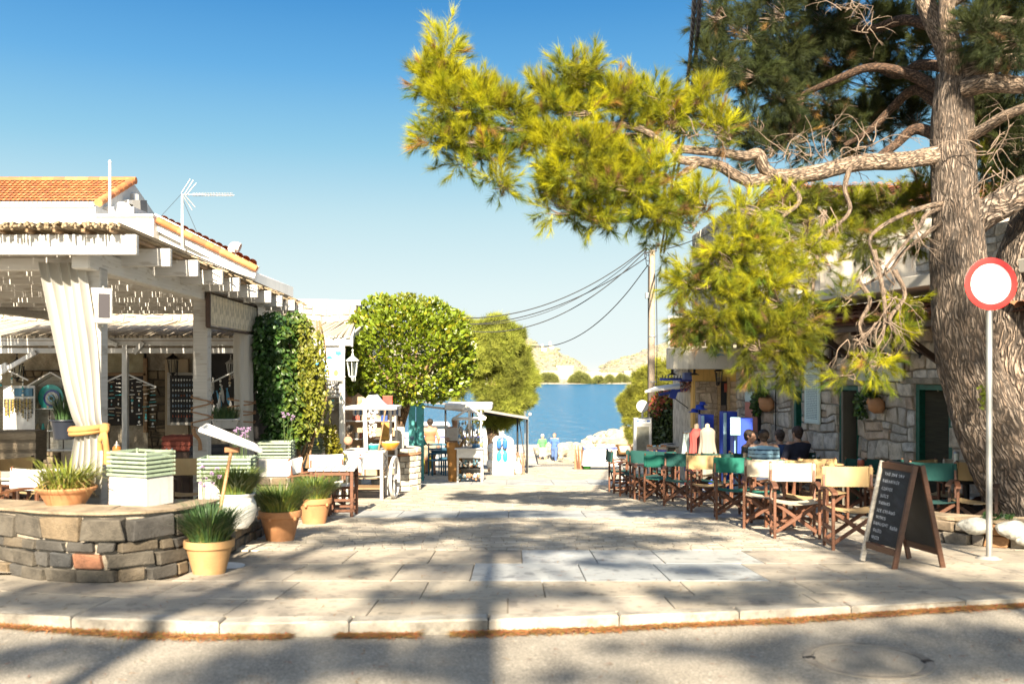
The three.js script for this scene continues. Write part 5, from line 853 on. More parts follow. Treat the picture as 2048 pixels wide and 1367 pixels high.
{
  reseed(431);
  let t = thing('tamarisk_tree', 'feathery olive green tamarisk tree at the water behind the clipped tree', 'tree'); const D = 31;
  part(t, 'trunk', limb([G(990, D, -.2), P(988, 880, D), P(978, 830, D), P(985, 770, D)], [.22, .19, .17, .12], { seg: 12, noise: .2 }), mat([.16, .11, .07], { map: T.bark, size: 1, bump: T.bark, bs: .01 }), { keepUV: true });
  part(t, 'limbs', [[930, 700], [970, 670], [1010, 700], [1040, 750], [1025, 810]].map(([x, y]) => limb([P(982, 820, D), P((x + 984) / 2, (y + 790) / 2, D), P(x, y, D)], [.09, .06, .025], { seg: 7, keepUV: false })), M.wood);
  cloudTree(t, [[960, 690, 50, 48, D], [1000, 690, 45, 42, D], [930, 680, 40, 40, D], [985, 665, 30, 26, D], [1030, 730, 34, 40, D], [980, 740, 60, 55, D], [1035, 770, 32, 40, D], [1010, 800, 48, 30, D], [1000, 830, 42, 24, D], [930, 740, 40, 60, D], [1047, 745, 20, 40, D]], 1.0, .2, [[.19, .225, .03], [.36, .375, .06]], sprayM);
  t = thing('shore_tamarisk', 'yellow green tamarisk bush leaning over the shore left of the utility pole', 'tree');
  const E = 37; part(t, 'trunk', limb([P(1300, 905, E), P(1290, 850, E), P(1275, 800, E)], [.2, .15, .08], { seg: 9, noise: .2 }), mat([.14, .1, .07], { map: T.bark, size: 1 }), { keepUV: true });
  cloudTree(t, [[1275, 795, 30, 40, E], [1290, 765, 30, 26, E], [1262, 805, 18, 26, E], [1300, 800, 28, 40, E], [1330, 755, 40, 30, E], [1265, 850, 14, 30, E], [1350, 740, 40, 24, E]], .95, .2, [[.21, .225, .03], [.38, .375, .05]], sprayM);
  // bushes along the far shore
  const bush = (px, w, h, lbl, k) => { const q = thing('shore_bush', lbl, 'bush', null, 0, 'bushes on the far shore'), Dd = 341 + k; const at = (x, y) => P(x, y, Dd); part(q, 'stems', [limb([at(px, 768), at(px, 764)], [.5, .3], { seg: 6, steps: 3, keepUV: false })], M.wood); const places = [], cols = []; for (let i = 0; i < w * h * 1.1; i++) { const a = rr(0, 3.1416), r = Math.sqrt(rnd()), lm = .75 + .5 * fbm(Math.cos(a) * 1.6 + px, Math.sin(a) * 1.6 + 5, 4096, 2, 3), p = at(px + Math.cos(a) * r * w / 2 * lm, 767 - Math.sin(a) * r * h * lm, 0).add(V(0, 0, rr(-1.5, 1.5))); places.push(put(p, V(Math.cos(a), .6, rr(-.5, 1)), rr(0, 6), rr(.9, 1.5))); const c = rr(.7, 1.3); cols.push(lin(.23 * c, .245 * c, .07 * c)); } scatter(q, 'foliage', spray, sprayM, places, cols); };
  [[1095, 40, 17, 'wide low bush on the far shore nearest the tamarisk tree'], [1158, 42, 19, 'dense rounded bush on the far shore left of centre'], [1196, 17, 12, 'small yellowish bush on the far shore in the middle'], [1219, 14, 13, 'narrow bush on the far shore right of the small yellowish one'], [1242, 22, 15, 'bush on the far shore left of a thin one near the utility pole'], [1253, 7, 12, 'thin bush on the far shore'], [1272, 24, 12, 'low bush on the far shore behind the shore tamarisk']].forEach(([a, b, c, l], i) => bush(a, b, c, l, i * .3));
  bush(1112, 18, 6, 'small dark bush on the fortress slope left of the ruin', 12);
}
// yellow jar, teal shutter, café tables by the water
{
  reseed(451);
  let t = thing('yellow_jar', 'tall yellow clay jar beside the round stone planter', 'jar', G(851, 29.6)); part(t, 'jar', lathe([[0, .02], [.12, .02], [.2, .3], [.24, .55], [.21, .75], [.12, .86], [.1, .93], [.14, .97], [.14, 1], [.1, 1]], 24).scale(.95, .85, .95), mat([.50, .43, .03], { map: T.clay, size: .6, rough: .45 })); for (const s of [-1, 1]) part(t, 'handle', limb([V(s * .18, .63, 0), V(s * .24, .7, 0), V(s * .19, .78, 0), V(s * .11, .77, 0)], [.02, .02, .02], { seg: 6, keepUV: false }), mat([.50, .43, .03], { rough: .45 }));
  t = thing('teal_door', 'teal painted door panel standing behind the clipped tree', 'door', G(824, 25.4)); const dm = mat([.10, .42, .42], { map: T.paintWood, size: 1, rough: .6 }); part(t, 'leaf', bx(.17, 1.95, .05, 0, .98, 0), dm); part(t, 'leaf', bx(.2, 2.0, .05, .2, 1, -.05, 0, .5), mat([.08, .36, .36], { map: T.paintWood, size: 1, rough: .6 })); part(t, 'emblem', lathe([[0, 0], [.06, 0], [.06, .01], [0, .012]], 18).rotateX(Math.PI / 2).translate(0, 1.1, .026), mat([.1, .2, .3], { rough: .5 }));
  t = thing('cafe_awning', 'grey awning on dark iron posts by the water right of the souvenir cart', 'awning'); const D = 30.5, aw = mat([.34, .31, .275], { map: T.weave, size: .6, rough: .9 });
  const a = [P(800, 803, D), P(985, 822, D - 1), P(1056, 834, D), P(880, 808, D + 3)]; part(t, 'canvas', [quads([[P(968, 819, D - .8), P(1056, 834, D - .8), P(1046, 828, D + 2.5), P(966, 815, D + 2.5)]]), quads([[P(968, 823, D - .8), P(1056, 838, D - .8), P(1056, 834, D - .81), P(968, 819, D - .81)]])], aw);
  for (const [px, yt, d] of [[1035, 829, D], [1054, 836, D - .6], [891, 812, D], [945, 818, D + 2]]) part(t, 'post', cyl(P(px, yt, d), G(px, d), .03, .03, 8), M.iron); part(t, 'brace', cyl(P(1038, 840, D), P(1052, 930, D - .4), .015), M.iron); part(t, 'front_rail', bar(P(800, 806, D), P(1056, 837, D - .6), .05, .06), M.iron); part(t, 'lamp_arm', cyl(P(1050, 822, D), P(1050, 905, D), .015), M.steel);
  part(t, 'canvas', quads([[P(800, 802, D), P(900, 810, D), P(900, 806, D + 3), P(800, 799, D + 3)]]), aw);
  t = thing('globe_lamp', 'round white globe lamp on a thin pole beside the awning', 'lamp', P(1060, 828, D + .3)); part(t, 'globe', new THREE.SphereGeometry(.055, 14, 10), M.paintWhite); part(t, 'pole', cyl(V(-.06, -.1, 0), V(-.06, -1.7, 0), .012), M.steel); part(t, 'arm', cyl(V(-.06, -.1, 0), V(0, 0, 0), .01), M.steel);
  t = thing('white_parasol', 'flat white canopy over the souvenir cart', 'canopy'); part(t, 'cloth', bar(P(893, 811, 26.2), P(985, 811, 26.2), 1.6, .16, .03), M.whiteCanvas); part(t, 'pole', cyl(P(940, 815, 26.3), G(940, 26.3), .025), M.steel);
  const blue = mat([.02, .10, .16], { rough: .6 });
  for (const [px, d, lbl] of [[890, 29, 'dark blue café table by the water behind the orange topped person']]) table(px, d, .8, .8, 0, lbl, { mat: blue, leg: blue });
  for (const [px, d, ry, lbl] of [[874, 28.4, .4, 'dark blue café chair left of the blue table by the water'], [905, 28.6, -.5, 'dark blue café chair right of the blue table by the water'], [893, 30.3, 3, 'dark blue café chair on the water side of the blue table']]) { const q = thing('cafe_chair', lbl, 'chair', G(px, d), ry, 'dark blue café chairs by the water'); part(q, 'seat', bx(.42, .03, .42, 0, .45, 0), blue); for (const x of [-1, 1]) { part(q, 'leg', bx(.035, .45, .035, x * .19, .225, .18), blue); part(q, 'leg', bx(.035, .92, .035, x * .19, .46, -.19), blue); } for (const y of [.62, .75, .88]) part(q, 'back_slat', bx(.35, .05, .02, 0, y, -.19), blue); }
  // moored boat seen under the crown
  t = thing('moored_boat', 'white motor boat moored beyond the café under the tree crown', 'boat', V(PX(880, 62), -3, -62), .1); part(t, 'hull', (() => { const g = new THREE.BoxGeometry(7, .9, 2.2, 14, 3, 4), p = g.attributes.position; for (let i = 0; i < p.count; i++) { const x = p.getX(i), y = p.getY(i), k = sstep(.5, 3.5, x); p.setXYZ(i, x + (y > 0 ? .5 * k : 0), y + (y > 0 ? .35 * k : 0), p.getZ(i) * (1 - .85 * k * k) * (y < 0 ? .75 : 1)); } g.computeVertexNormals(); return g; })().translate(0, .35, 0), M.paintWhite); part(t, 'cabin', bx(2.4, .8, 1.5, -.6, 1.1, 0, 0, 0, 0, .12), M.paintWhite); part(t, 'window_band', bx(2.2, .28, 1.54, -.6, 1.2, 0, 0, 0, 0, .04), mat([.02, .03, .04], { rough: .2 })); part(t, 'stripe', bx(6, .08, 2.24, -.4, .62, 0), M.navy);
}
// white cart with a wheel and a striped canopy
{
  reseed(471);
  const D = 18.6, t = thing('white_cart', 'white wooden market cart with a big wheel and a striped canopy frame', 'cart'), k = F / D, w = M.paintWhite;
  const x0 = PX(688, D), x1 = PX(766, D), yT = PY(903, D), yB = PY(938, D), g0 = gy(D);
  part(t, 'front_board', bx(x1 - x0, yT - yB, .04, (x0 + x1) / 2, (yT + yB) / 2, -D, 0, 0, 0, .006), w); part(t, 'side_board', bx(.04, yT - yB, .7, x1 - .02, (yT + yB) / 2, -D - .37, 0, 0, 0, .006), w); part(t, 'side_board', bx(.04, yT - yB, .7, x0 + .02, (yT + yB) / 2, -D - .37, 0, 0, 0, .006), w); part(t, 'deck', bx(x1 - x0 + .08, .03, .8, (x0 + x1) / 2, yT + .0, -D - .37, 0, 0, 0, .006), w);
  for (const [x, z] of [[x0 + .04, 0], [x1 - .03, 0], [x0 + .04, -.7], [x1 - .03, -.7]]) part(t, 'leg', bx(.06, yB - g0, .06, x, (yB + g0) / 2, -D - z * -1 - .03, 0, 0, 0, .006), w);
  part(t, 'low_shelf', bx(x1 - x0 - .1, .03, .6, (x0 + x1) / 2, g0 + .2, -D - .35), M.wood);
  // wheel seen edge-on beside the cart
  const wx = PX(783, D - .2), r = .40, wy = g0 + r, wz = -D - .25, wheel = part(t, 'wheel', new THREE.TorusGeometry(r - .03, .035, 8, 40).rotateY(Math.PI / 2 - .1).translate(wx, wy, wz), w);
  for (let s = 0; s < 10; s++) { const a = s / 10 * Math.PI * 2, dir = V(Math.cos(a) * Math.sin(.1), Math.sin(a), Math.cos(a) * Math.cos(.1)); part(wheel, 'spoke', cyl(V(wx, wy, wz), V(wx, wy, wz).addScaledVector(dir, r - .05), .016, .016, 6), w); } part(wheel, 'hub', cyl(V(wx - .08, wy, wz), V(wx + .08, wy, wz), .06, .05, 14), w); part(t, 'axle', cyl(V(wx, wy, wz), V(x0, wy, -D - .35), .025), M.steel);
  part(t, 'scroll_bracket', [limb([V(x1 + .02, yT - .05, -D + .02), V(x1 + .07, yT - .12, -D + .02), V(x1 + .03, yT - .2, -D + .02), V(x1 + .08, yT - .28, -D + .02), V(x1 + .02, yB - .04, -D + .02)], [.012, .012], { seg: 6, keepUV: false })], M.iron);
  // canopy
  const yc = PY(818, D), cx0 = PX(690, D), cx1 = PX(790, D), top = PY(790, D);
  for (const z of [0, -.9]) part(t, 'canopy_beam', bx(cx1 - cx0, .06, .05, (cx0 + cx1) / 2, yc + .02, -D + z, 0, 0, 0, .006), w); for (const x of [cx0, cx1]) part(t, 'canopy_beam', bx(.05, .06, .85, x, yc + .02, -D - .45, 0, 0, 0, .006), w);
  part(t, 'pole', bx(.07, yc + .2 - yT, .06, PX(731, D), (yc + yT) / 2 + .1, -D + .03, 0, 0, .03, .006), w); part(t, 'pole', bx(.05, yc - yT, .05, PX(770, D), (yc + yT) / 2, -D - .85), w); part(t, 'prop', bar(P(771, 818, D), P(757, 900, D), .025, .025), M.wood);
  const apex0 = V(PX(735, D), top, -D - .1), apex1 = V(PX(745, D), top, -D - .75), blueS = mat([.10, .16, .30], { map: T.weave, size: .2, rough: .95 });
  const N = 16, strip = (i, pa, pb, qa, qb) => { const f = (u) => pa.clone().lerp(pb, u), g = (u) => qa.clone().lerp(qb, u); part(t, 'canopy_stripe', sheet(1, 6, (u, v) => { const uu = (i + u) / N, a = f(uu), b = g(uu), p = a.clone().lerp(b, v); p.y -= .12 * Math.sin(v * Math.PI) ; return p; }), i % 2 ? blueS : M.whiteCanvas); };
  const c00 = V(cx0, yc + .05, -D), c10 = V(cx1, yc + .05, -D), c11 = V(cx1, yc + .05, -D - .9), c01 = V(cx0, yc + .05, -D - .9);
  for (let i = 0; i < N; i++) { strip(i, c00, c10, apex0, apex0.clone().add(V(.05, 0, 0))); strip(i, c10, c11, apex0, apex1); strip(i, c01, c00, apex1, apex0); }
  part(t, 'valance', sheet(60, 3, (u, v) => V(lerp(cx0, cx1, u), yc - .01 - v * (.13 + .03 * Math.abs(Math.sin(u * 30))), -D - .9 + .02 * Math.sin(u * 60))), M.whiteCanvas); 
  for (let i = 0; i < 9; i++) part(t, 'valance_stripe', sheet(2, 3, (u, v) => V(lerp(cx0, cx1, (i + .2 + u * .5) / 9), yc - .012 - v * .13, -D - .885)), blueS);
  // goods on the cart
  const bowl = (px, c, r2, lbl, h = .11) => { const q = thing('bowl', lbl, 'bowl', V(PX(px, D - .1), yT + .016, -D - .25)); part(q, 'shell', lathe([[0, 0], [r2 * .5, 0], [r2 * .95, h * .7], [r2, h], [r2 * .93, h], [r2 * .8, h * .6], [0, .02]], 26), mat(c, { rough: .3 })); part(q, 'rim', lathe([[r2 * .96, h - .006], [r2 * 1.02, h], [r2 * .96, h + .008]], 26), M.paintWhite); };
  bowl(741, [.02, .30, .33], .15, 'teal glazed bowl on the white cart'); bowl(775, [.62, .28, .03], .19, 'orange glazed bowl on the white cart', .15);
  let q = thing('clay_globe', 'round pink clay globe hanging left of the white cart', 'ornament', P(696, 881, D - .1)); part(q, 'globe', new THREE.SphereGeometry(.085, 20, 14), mat([.50, .26, .16], { map: T.clay, size: .4 })); part(q, 'cord', cyl(V(0, .08, 0), V(0, .62, 0), .003), M.cable);
  q = thing('shell_garland', 'garland of white shells hanging from the striped canopy', 'garland'); const sh = []; for (let i = 0; i < 70; i++) { const v = rnd(), p = P(745 + rr(-9, 9) * (1 - v * .5), lerp(822, 872, v), D - .05); sh.push(ball(rr(.015, .03), p.x, p.y, p.z + rr(-.05, .05), rr(.7, 1.3), rr(.7, 1.4), .8, 6)); } part(q, 'shells', sh, mat([.66, .60, .54], { rough: .6 })); part(q, 'cord', cyl(P(745, 819, D - .05), P(745, 870, D - .05), .004), M.cable);
  // tan shelf unit behind with sun faces
  const S = 20.4, u = thing('souvenir_shelf', 'tan gabled shelf unit with sun ornaments behind the white cart', 'shelf'), sm = mat([.42, .29, .18], { map: T.paintWood, size: .9, rough: .8 }), sx = (p) => PX(p, S), sy = (p) => PY(p, S);
  part(u, 'back_panel', place(slabOf([[sx(686), sy(960)], [sx(790), sy(960)], [sx(790), sy(812)], [sx(738), sy(806)], [sx(712), sy(786)], [sx(686), sy(806)]], .03), 0, 0, -S - .3), sm);
  for (const px of [686, 726, 763, 790]) part(u, 'upright', bx(.03, sy(815) - sy(960), .25, sx(px), (sy(815) + sy(960)) / 2, -S - .16), M.whiteWood); for (const py of [842, 878, 912]) part(u, 'shelf', bx(sx(790) - sx(686), .025, .24, (sx(790) + sx(686)) / 2, sy(py), -S - .155), M.whiteWood);
  for (const [px, py, lbl] of [[700, 856, 'dark iron sun ornament on the shelf behind the white cart'], [743, 872, 'brown sun ornament low on the shelf behind the white cart'], [697, 800, 'brown sun ornament in the gable of the shelf unit']]) { const o = thing('sun_ornament', lbl, 'ornament', P(px, py, S - .02)); const om = mat(px === 700 ? [.06, .05, .04] : [.32, .16, .07], { rough: .6 }); part(o, 'disc', lathe([[0, 0], [.06, 0], [.06, .015], [0, .025]], 20).rotateX(Math.PI / 2), om); for (let r2 = 0; r2 < 12; r2++) { const a = r2 / 12 * 6.28; part(o, 'ray', place(slabOf([[-.016, .05], [.016, .05], [0, .1]], .012), 0, 0, 0, 0, 0, a), om); } }
  for (const [px, py, c, ww, h, lbl] of [[772, 862, [.55, .30, .05], .2, .36, 'yellow picture panel on the shelf unit'], [768, 828, [.02, .07, .3], .14, .3, 'dark blue picture panel on the shelf unit'], [775, 803, [.4, .06, .04], .2, .24, 'red cloth hanging at the top right of the shelf unit']]) { const o = thing('picture_panel', lbl, 'panel', P(px, py, S - .04)); part(o, 'panel', cbox(ww, h, .02), mat(c, { map: T.mottle, size: .3, rough: .6 })); part(o, 'edge', [bx(ww + .02, .015, .026, 0, h / 2, 0), bx(ww + .02, .015, .026, 0, -h / 2, 0)], M.wood); }
  for (const [py, lbl] of [[836, 'row of dark figurines on the top shelf behind the cart'], [872, 'row of red and dark figurines on the middle shelf behind the cart']]) { const o = thing('figurine_row', lbl, 'figurines'); for (let i = 0; i < 6; i++) part(o, 'figurine', place(lathe([[0, 0], [.03, 0], [.036, .04], [.02, .08], [.026, .11], [0, .13]], 10), sx(706 + i * 3.6), sy(py + 6) + .013, -S - .08), pick([M.black, mat([.25, .05, .03], { rough: .5 }), mat([.3, .2, .12], { rough: .6 })])); }
}
// souvenir cart in the middle, with a gabled frame
{
  reseed(491);
  const D = 24.8, t = thing('souvenir_cart', 'white souvenir cart with a gabled frame standing in the middle of the street', 'cart'), w = M.paintWhite, x0 = PX(913, D), x1 = PX(966, D), g0 = gy(D), yT = PY(897, D), zb = -D - .6;
  part(t, 'body', bx(x1 - x0, .22, .6, (x0 + x1) / 2, yT - .12, -D - .3, 0, 0, 0, .01), w); part(t, 'deck', bx(x1 - x0 + .1, .03, .72, (x0 + x1) / 2, yT, -D - .3, 0, 0, 0, .008), w);
  for (const x of [x0 + .03, x1 - .03]) for (const z of [-.03, -.57]) part(t, 'post', bx(.05, yT - g0 - .2, .05, x, (yT + g0) / 2 - .1, -D + z, 0, 0, 0, .006), w);
  part(t, 'lower_shelf', bx(x1 - x0 - .1, .03, .55, (x0 + x1) / 2, g0 + .1, -D - .3), M.iron); part(t, 'middle_shelf', bx(x1 - x0 - .1, .03, .5, (x0 + x1) / 2, PY(938, D), -D - .3), M.iron); part(t, 'back_cloth', bx(x1 - x0 - .06, yT - g0 - .25, .02, (x0 + x1) / 2, (yT + g0) / 2 - .1, zb + .06), mat([.50, .47, .42], { rough: .9 }));
  const e0 = P(905, 838, D), e1 = P(971, 838, D), ap = P(938, 817, D), bk = V(0, 0, -.6);
  for (const z of [V(0, 0, 0), bk]) { part(t, 'gable_bar', bar(e0.clone().add(z), ap.clone().add(z), .05, .05), w); part(t, 'gable_bar', bar(ap.clone().add(z), e1.clone().add(z), .05, .05), w); part(t, 'tie_bar', bar(e0.clone().add(z), e1.clone().add(z), .045, .045), w); } part(t, 'ridge_bar', bar(ap, ap.clone().add(bk), .045, .045), w);
  for (const px of [938, 962]) part(t, 'upright', bx(.045, PY(820, D) - yT, .045, PX(px, D), (PY(822, D) + yT) / 2, -D - .02), w); part(t, 'upright', bx(.045, PY(838, D) - yT, .045, PX(914, D), (PY(838, D) + yT) / 2, -D - .55), w);
  const hang = [[], [], [], []]; for (let i = 0; i < 170; i++) { const px = rr(916, 966), p = P(px, rr(845, 895), D - .05 + rr(-.1, .55)); hang[i % 4].push(rnd() < .5 ? ball(rr(.015, .035), p.x, p.y, p.z, rr(.6, 1.2), rr(.8, 1.8), .6, 6) : bx(.02, rr(.05, .12), .012, p.x, p.y, p.z, 0, rr(0, 1), rr(-.2, .2))); }
  const q = thing('hanging_souvenirs', 'many small shells and trinkets hanging in the gabled frame of the souvenir cart', 'souvenirs'); [[.62, .58, .52], [.35, .25, .15], [.12, .25, .4], [.45, .35, .1]].forEach((c, i) => part(q, ['shells', 'wooden_charms', 'blue_charms', 'yellow_charms'][i], hang[i], mat(c, { rough: .6 }))); part(q, 'strings', [918, 926, 932, 944, 950, 956].map((px) => cyl(P(px, 838, D), P(px, 893, D), .004, .004, 4)), M.cable);
  const low = thing('shell_trays', 'trays of shells and figurines on the shelves of the souvenir cart', 'souvenirs'); const ls = [[], [], []]; for (let i = 0; i < 130; i++) { const p = P(rr(918, 962), pick([932, 958]) + rr(-10, 0), D + rr(-.02, .2)); ls[i % 3].push(ball(rr(.02, .045), p.x, p.y, p.z, rr(.7, 1.2), rr(.6, 1.6), .8, 6)); } [[.62, .58, .52], [.3, .16, .09], [.08, .16, .2]].forEach((c, i) => part(low, ['shells', 'brown_figurines', 'dark_figurines'][i], ls[i], mat(c, { rough: .6 })));
  const bl = thing('blue_basin', 'small blue basin on the deck of the souvenir cart', 'bowl', V(PX(950, D), yT + .016, -D - .2)); part(bl, 'shell', lathe([[0, 0], [.13, 0], [.19, .1], [.18, .1], [.12, .02], [0, .02]], 22), mat([.06, .2, .45], { rough: .3 })); part(bl, 'rim', lathe([[.18, .1], [.2, .105], [.18, .11]], 22), M.paintWhite);
  const ob = thing('orange_basket', 'orange woven basket at the left of the souvenir cart', 'basket', G(909, 25.2)); part(ob, 'basket', lathe([[0, .02], [.16, .02], [.2, .9], [.24, 1.0], [.2, 1.0], [.15, .1]], 20), mat([.55, .27, .08], { map: T.weave, size: .2, rough: .8 })); part(ob, 'rim', lathe([[.2, .99], [.25, 1.0], [.2, 1.02]], 20), M.wood);
  // white display with swimwear shapes
  const W = 29, y = gy(W), b = thing('beachwear_stand', 'white tiered stand of rounded cushions with blue swimwear by the awning', 'display stand'), cm = mat([.72, .72, .71], { map: T.weave, size: .4, rough: .95 });
  for (const [px, py, r] of [[995, 882, .16], [1016, 884, .17], [985, 896, .15], [1022, 900, .15], [990, 912, .18], [1018, 914, .18], [1005, 876, .14], [1005, 925, .2], [984, 928, .16], [1024, 928, .16]]) part(b, 'cushion', boulder(r, 1, 1, .6, 3, .12).translate(PX(px, W), PY(py, W), -W), cm); part(b, 'frame', [bx(.55, 1.0, .05, PX(1004, W), y + .55, -W - .14), bx(.7, .2, .4, PX(1004, W), y + .1, -W - .1, 0, 0, 0, .02)], M.paintWhite);
  for (const [py, c, lbl] of [[886, [.02, .12, .5], 'deep blue swimwear pair on the white tiered stand'], [912, [.02, .35, .48], 'turquoise swimwear pair on the white tiered stand']]) { const o = thing('swimwear', lbl, 'swimwear', P(1004, py, W - .14)); const sm = mat(c, { rough: .6 }); for (const s of [-1, 1]) part(o, 'garment', boulder(.1, .75, 1.5, .35, 3, .18).translate(s * .09, 0, 0), sm); part(o, 'strap', limb([V(-.1, .12, .01), V(0, .19, .02), V(.1, .12, .01)], [.015, .015], { seg: 6, keepUV: false }), sm); }
  // sticks and crate at the awning foot
  const d2 = thing('driftwood_bundle', 'bundle of driftwood sticks leaning at the awning post', 'driftwood'); for (let i = 0; i < 9; i++) part(d2, 'stick', limb([G(rr(1030, 1052), 29.4), P(rr(1030, 1052), rr(895, 912), 29.6)], [.022, .014], { seg: 6, steps: 4, noise: .2, keepUV: false }), pick([M.wood, M.teak]));
  for (const [px, d, hh, c, lbl] of [[1026, 29.2, .42, [.36, .19, .07], 'amber bottle standing at the foot of the awning'], [1037, 29, .5, [.4, .4, .36], 'grey glass bottle standing at the foot of the awning']]) { const o = thing('demijohn', lbl, 'bottle', G(px, d)); part(o, 'glass', lathe([[0, 0], [.1, 0], [.12, .1], [.1, hh * .55], [.03, hh * .75], [.03, hh], [0, hh]], 16), mat(c, { rough: .25 })); part(o, 'stopper', lathe([[.03, hh], [.035, hh + .04], [0, hh + .04]], 10), M.wood); }
}

// ------------------------------------------------------------------ right side: restaurant of rubble stone, shop with the cream balcony, upper house
const FA = (d) => 9.65 - .204 * d, FD = (px) => 9.65 / ((px - CX) / F + .204), FS = (px) => (22.4 - FD(px)) * 1.0206;   // the façade's line in plan
{
  reseed(501);
  const t = thing('stone_restaurant', 'rubble stone restaurant with green doors under a tiled lean-to on the right', 'restaurant', V(FA(22.4), 0, -22.4), -Math.atan2(.98, .2));
  const L = 12.1, doors = [[FS(1588), FS(1607), 1.40, 1], [FS(1679), FS(1719), 1.45, 2], [FS(1832), FS(1905), 1.50, 3]], y0 = -1.1, y1 = 2.75;
  const wallM = mat([.31, .265, .21], { map: T.grain, size: .5, rough: 1, bump: T.pit, bsize: .4, bs: .01 });
  let x = 0; for (const [a, b, top] of doors) { part(t, 'wall', bx(a - x, y1 - y0, .4, (x + a) / 2, (y0 + y1) / 2, -.2, 0, 0, 0, .004), wallM); part(t, 'wall', bx(b - a, y1 - top, .398, (a + b) / 2, (top + y1) / 2, -.2, 0, 0, 0, .004), wallM); x = b; } part(t, 'wall', bx(L - x, y1 - y0, .4, (x + L) / 2, (y0 + y1) / 2, -.2, 0, 0, 0, .004), wallM);
  const sm = stones([[.57, .51, .43], [.49, .43, .36], [.62, .57, .50], [.53, .44, .35], [.60, .52, .42], [.45, .41, .36], [.54, .42, .32], [.60, .57, .53]]);
  let cells = rubble(L, y1 - y0, .25, { aspect: 1.6, proud: .045, gap: .01, holes: doors.map(([a, b, top]) => [a, -1, b, top - y0]) });
  cells.sort((a, b) => b.area - a.area); const rest = sm.map(() => []);
  cells.forEach((q, i) => { const g = place(q.g, 0, y0, .002); if (i < 300) part(t, 'stone', g, pick(sm)); else rest[i % sm.length].push(g); });
  rest.forEach((l, k) => l.length && part(t, 'small_stones', l, sm[k], { kind: 'stuff' }));
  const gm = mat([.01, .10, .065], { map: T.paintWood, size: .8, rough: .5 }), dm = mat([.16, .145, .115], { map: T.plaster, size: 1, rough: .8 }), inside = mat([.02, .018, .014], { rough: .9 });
  doors.forEach(([a, b, top, n]) => {
    const gyd = gy(22.4 - (a + b) / 2 * .98), h = top - gyd, f = part(t, 'door_frame', [bx(.09, h, .12, a + .045, gyd + h / 2, -.06), bx(.09, h, .12, b - .045, gyd + h / 2, -.06), bx(b - a - .18, .09, .12, (a + b) / 2, top - .045, -.06)], gm);
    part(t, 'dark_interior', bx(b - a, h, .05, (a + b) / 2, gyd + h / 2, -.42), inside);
    if (n === 2) part(t, 'door', bx(.045, h - .1, (b - a) * .55, b - .13, gyd + h / 2 - .05, .12, 0, .35), dm); else part(t, 'door', bx((b - a) * .45, h - .12, .04, a + (b - a) * .3, gyd + h / 2 - .05, -.2, 0, .4), n === 3 ? mat([.045, .04, .022], { map: T.wood, size: .8 }) : gm);
    if (n === 3) part(t, 'door_light', bx(.2, .34, .03, b - .3, gyd + 1.45, -.3), mat([.10, .13, .11], { rough: .2 }));
    part(t, 'lintel', bx(b - a + .5, .1, .06, (a + b) / 2 + (n === 3 ? -.1 : 0), top + .055, .04, 0, 0, 0, .012), mat([.30, .27, .22], { map: T.stone, size: .7, rough: .9 }));
  });
  // timber brackets and the tiled lean-to
  for (const px of [1600, 1668, 1722, 1795, 1885]) { const s = FS(px); part(t, 'bracket', [bar(V(s, 1.75, .03), V(s, 2.45, .03), .09, .09), bar(V(s, 1.85, .06), V(s, 2.34, .8), .08, .09), bar(V(s, 2.47, .03), V(s, 2.37, 1.02), .08, .1)], M.darkWood); }
  part(t, 'eave_beam', bar(V(-.4, 2.38, .98), V(L, 2.38, .98), .1, .1), M.darkWood);
  tiled(t, V(-.5, 2.45, 1.12), V(L, 2.45, 1.12), V(L, 2.82, 0), V(-.5, 2.82, 0), 52, 4, [[.30, .12, .055], [.24, .10, .05], [.35, .15, .07]].map((c) => mat(c, { map: T.clay, size: .6, rough: .9 })));
  part(t, 'soffit_boards', quads([[V(-.5, 2.425, 1.1), V(L, 2.425, 1.1), V(L, 2.78, .01), V(-.5, 2.78, .01)]]), mat([.20, .105, .05], { map: T.wood, size: .8, rough: .7 }));
  part(t, 'terrace_slab', bx(L - 1.5, .17, 1.1, L / 2 + .75, 2.98, .48, 0, 0, 0, .01), mat([.52, .49, .43], { map: T.plaster, size: 1.6, rough: .9 }));
  part(t, 'parapet', bx(5.6, .75, .3, L - 2.8, 3.44, -.3), sm[5]); for (const q of rubble(5.6, .72, .2, { proud: .03 })) part(t, 'parapet_stone', place(q.g, L - 5.6, 3.08, -.148), pick(sm.slice(3)));
  // things on the façade
  const at = (px, py, out = .06) => { const d = FD(px), n = V(-.98, 0, .2); return V(FA(d), PY(py, d), -d).addScaledVector(n, out); }, ry = t.rotation.y;
  const print = (lines, w, h, bg) => { const c = document.createElement('canvas'); c.width = 128; c.height = Math.round(128 * h / w); const g = c.getContext('2d'); g.fillStyle = bg; g.fillRect(0, 0, 128, c.height); g.fillStyle = '#5f7078'; for (let i = 0; i < lines; i++) { const y = 14 + i * (c.height - 24) / lines; for (let xx = 14; xx < 100;) { const q = 4 + rnd() * 14; g.fillRect(xx, y, q, 3); xx += q + 4; } g.fillRect(104, y, 12, 3); } const tt = new THREE.CanvasTexture(c); tt.colorSpace = THREE.SRGBColorSpace; return new THREE.MeshStandardMaterial({ map: tt, roughness: .7 }); };
  const face = (parent, w, h, z, m) => { const q = new THREE.Mesh(new THREE.PlaneGeometry(w, h).translate(0, 0, z), m); q.name = 'print'; parent.add(q); };
  let q = thing('menu_board', 'tall narrow pale green menu board with an arched top between two green doors', 'menu board', at(1632, 793), ry);
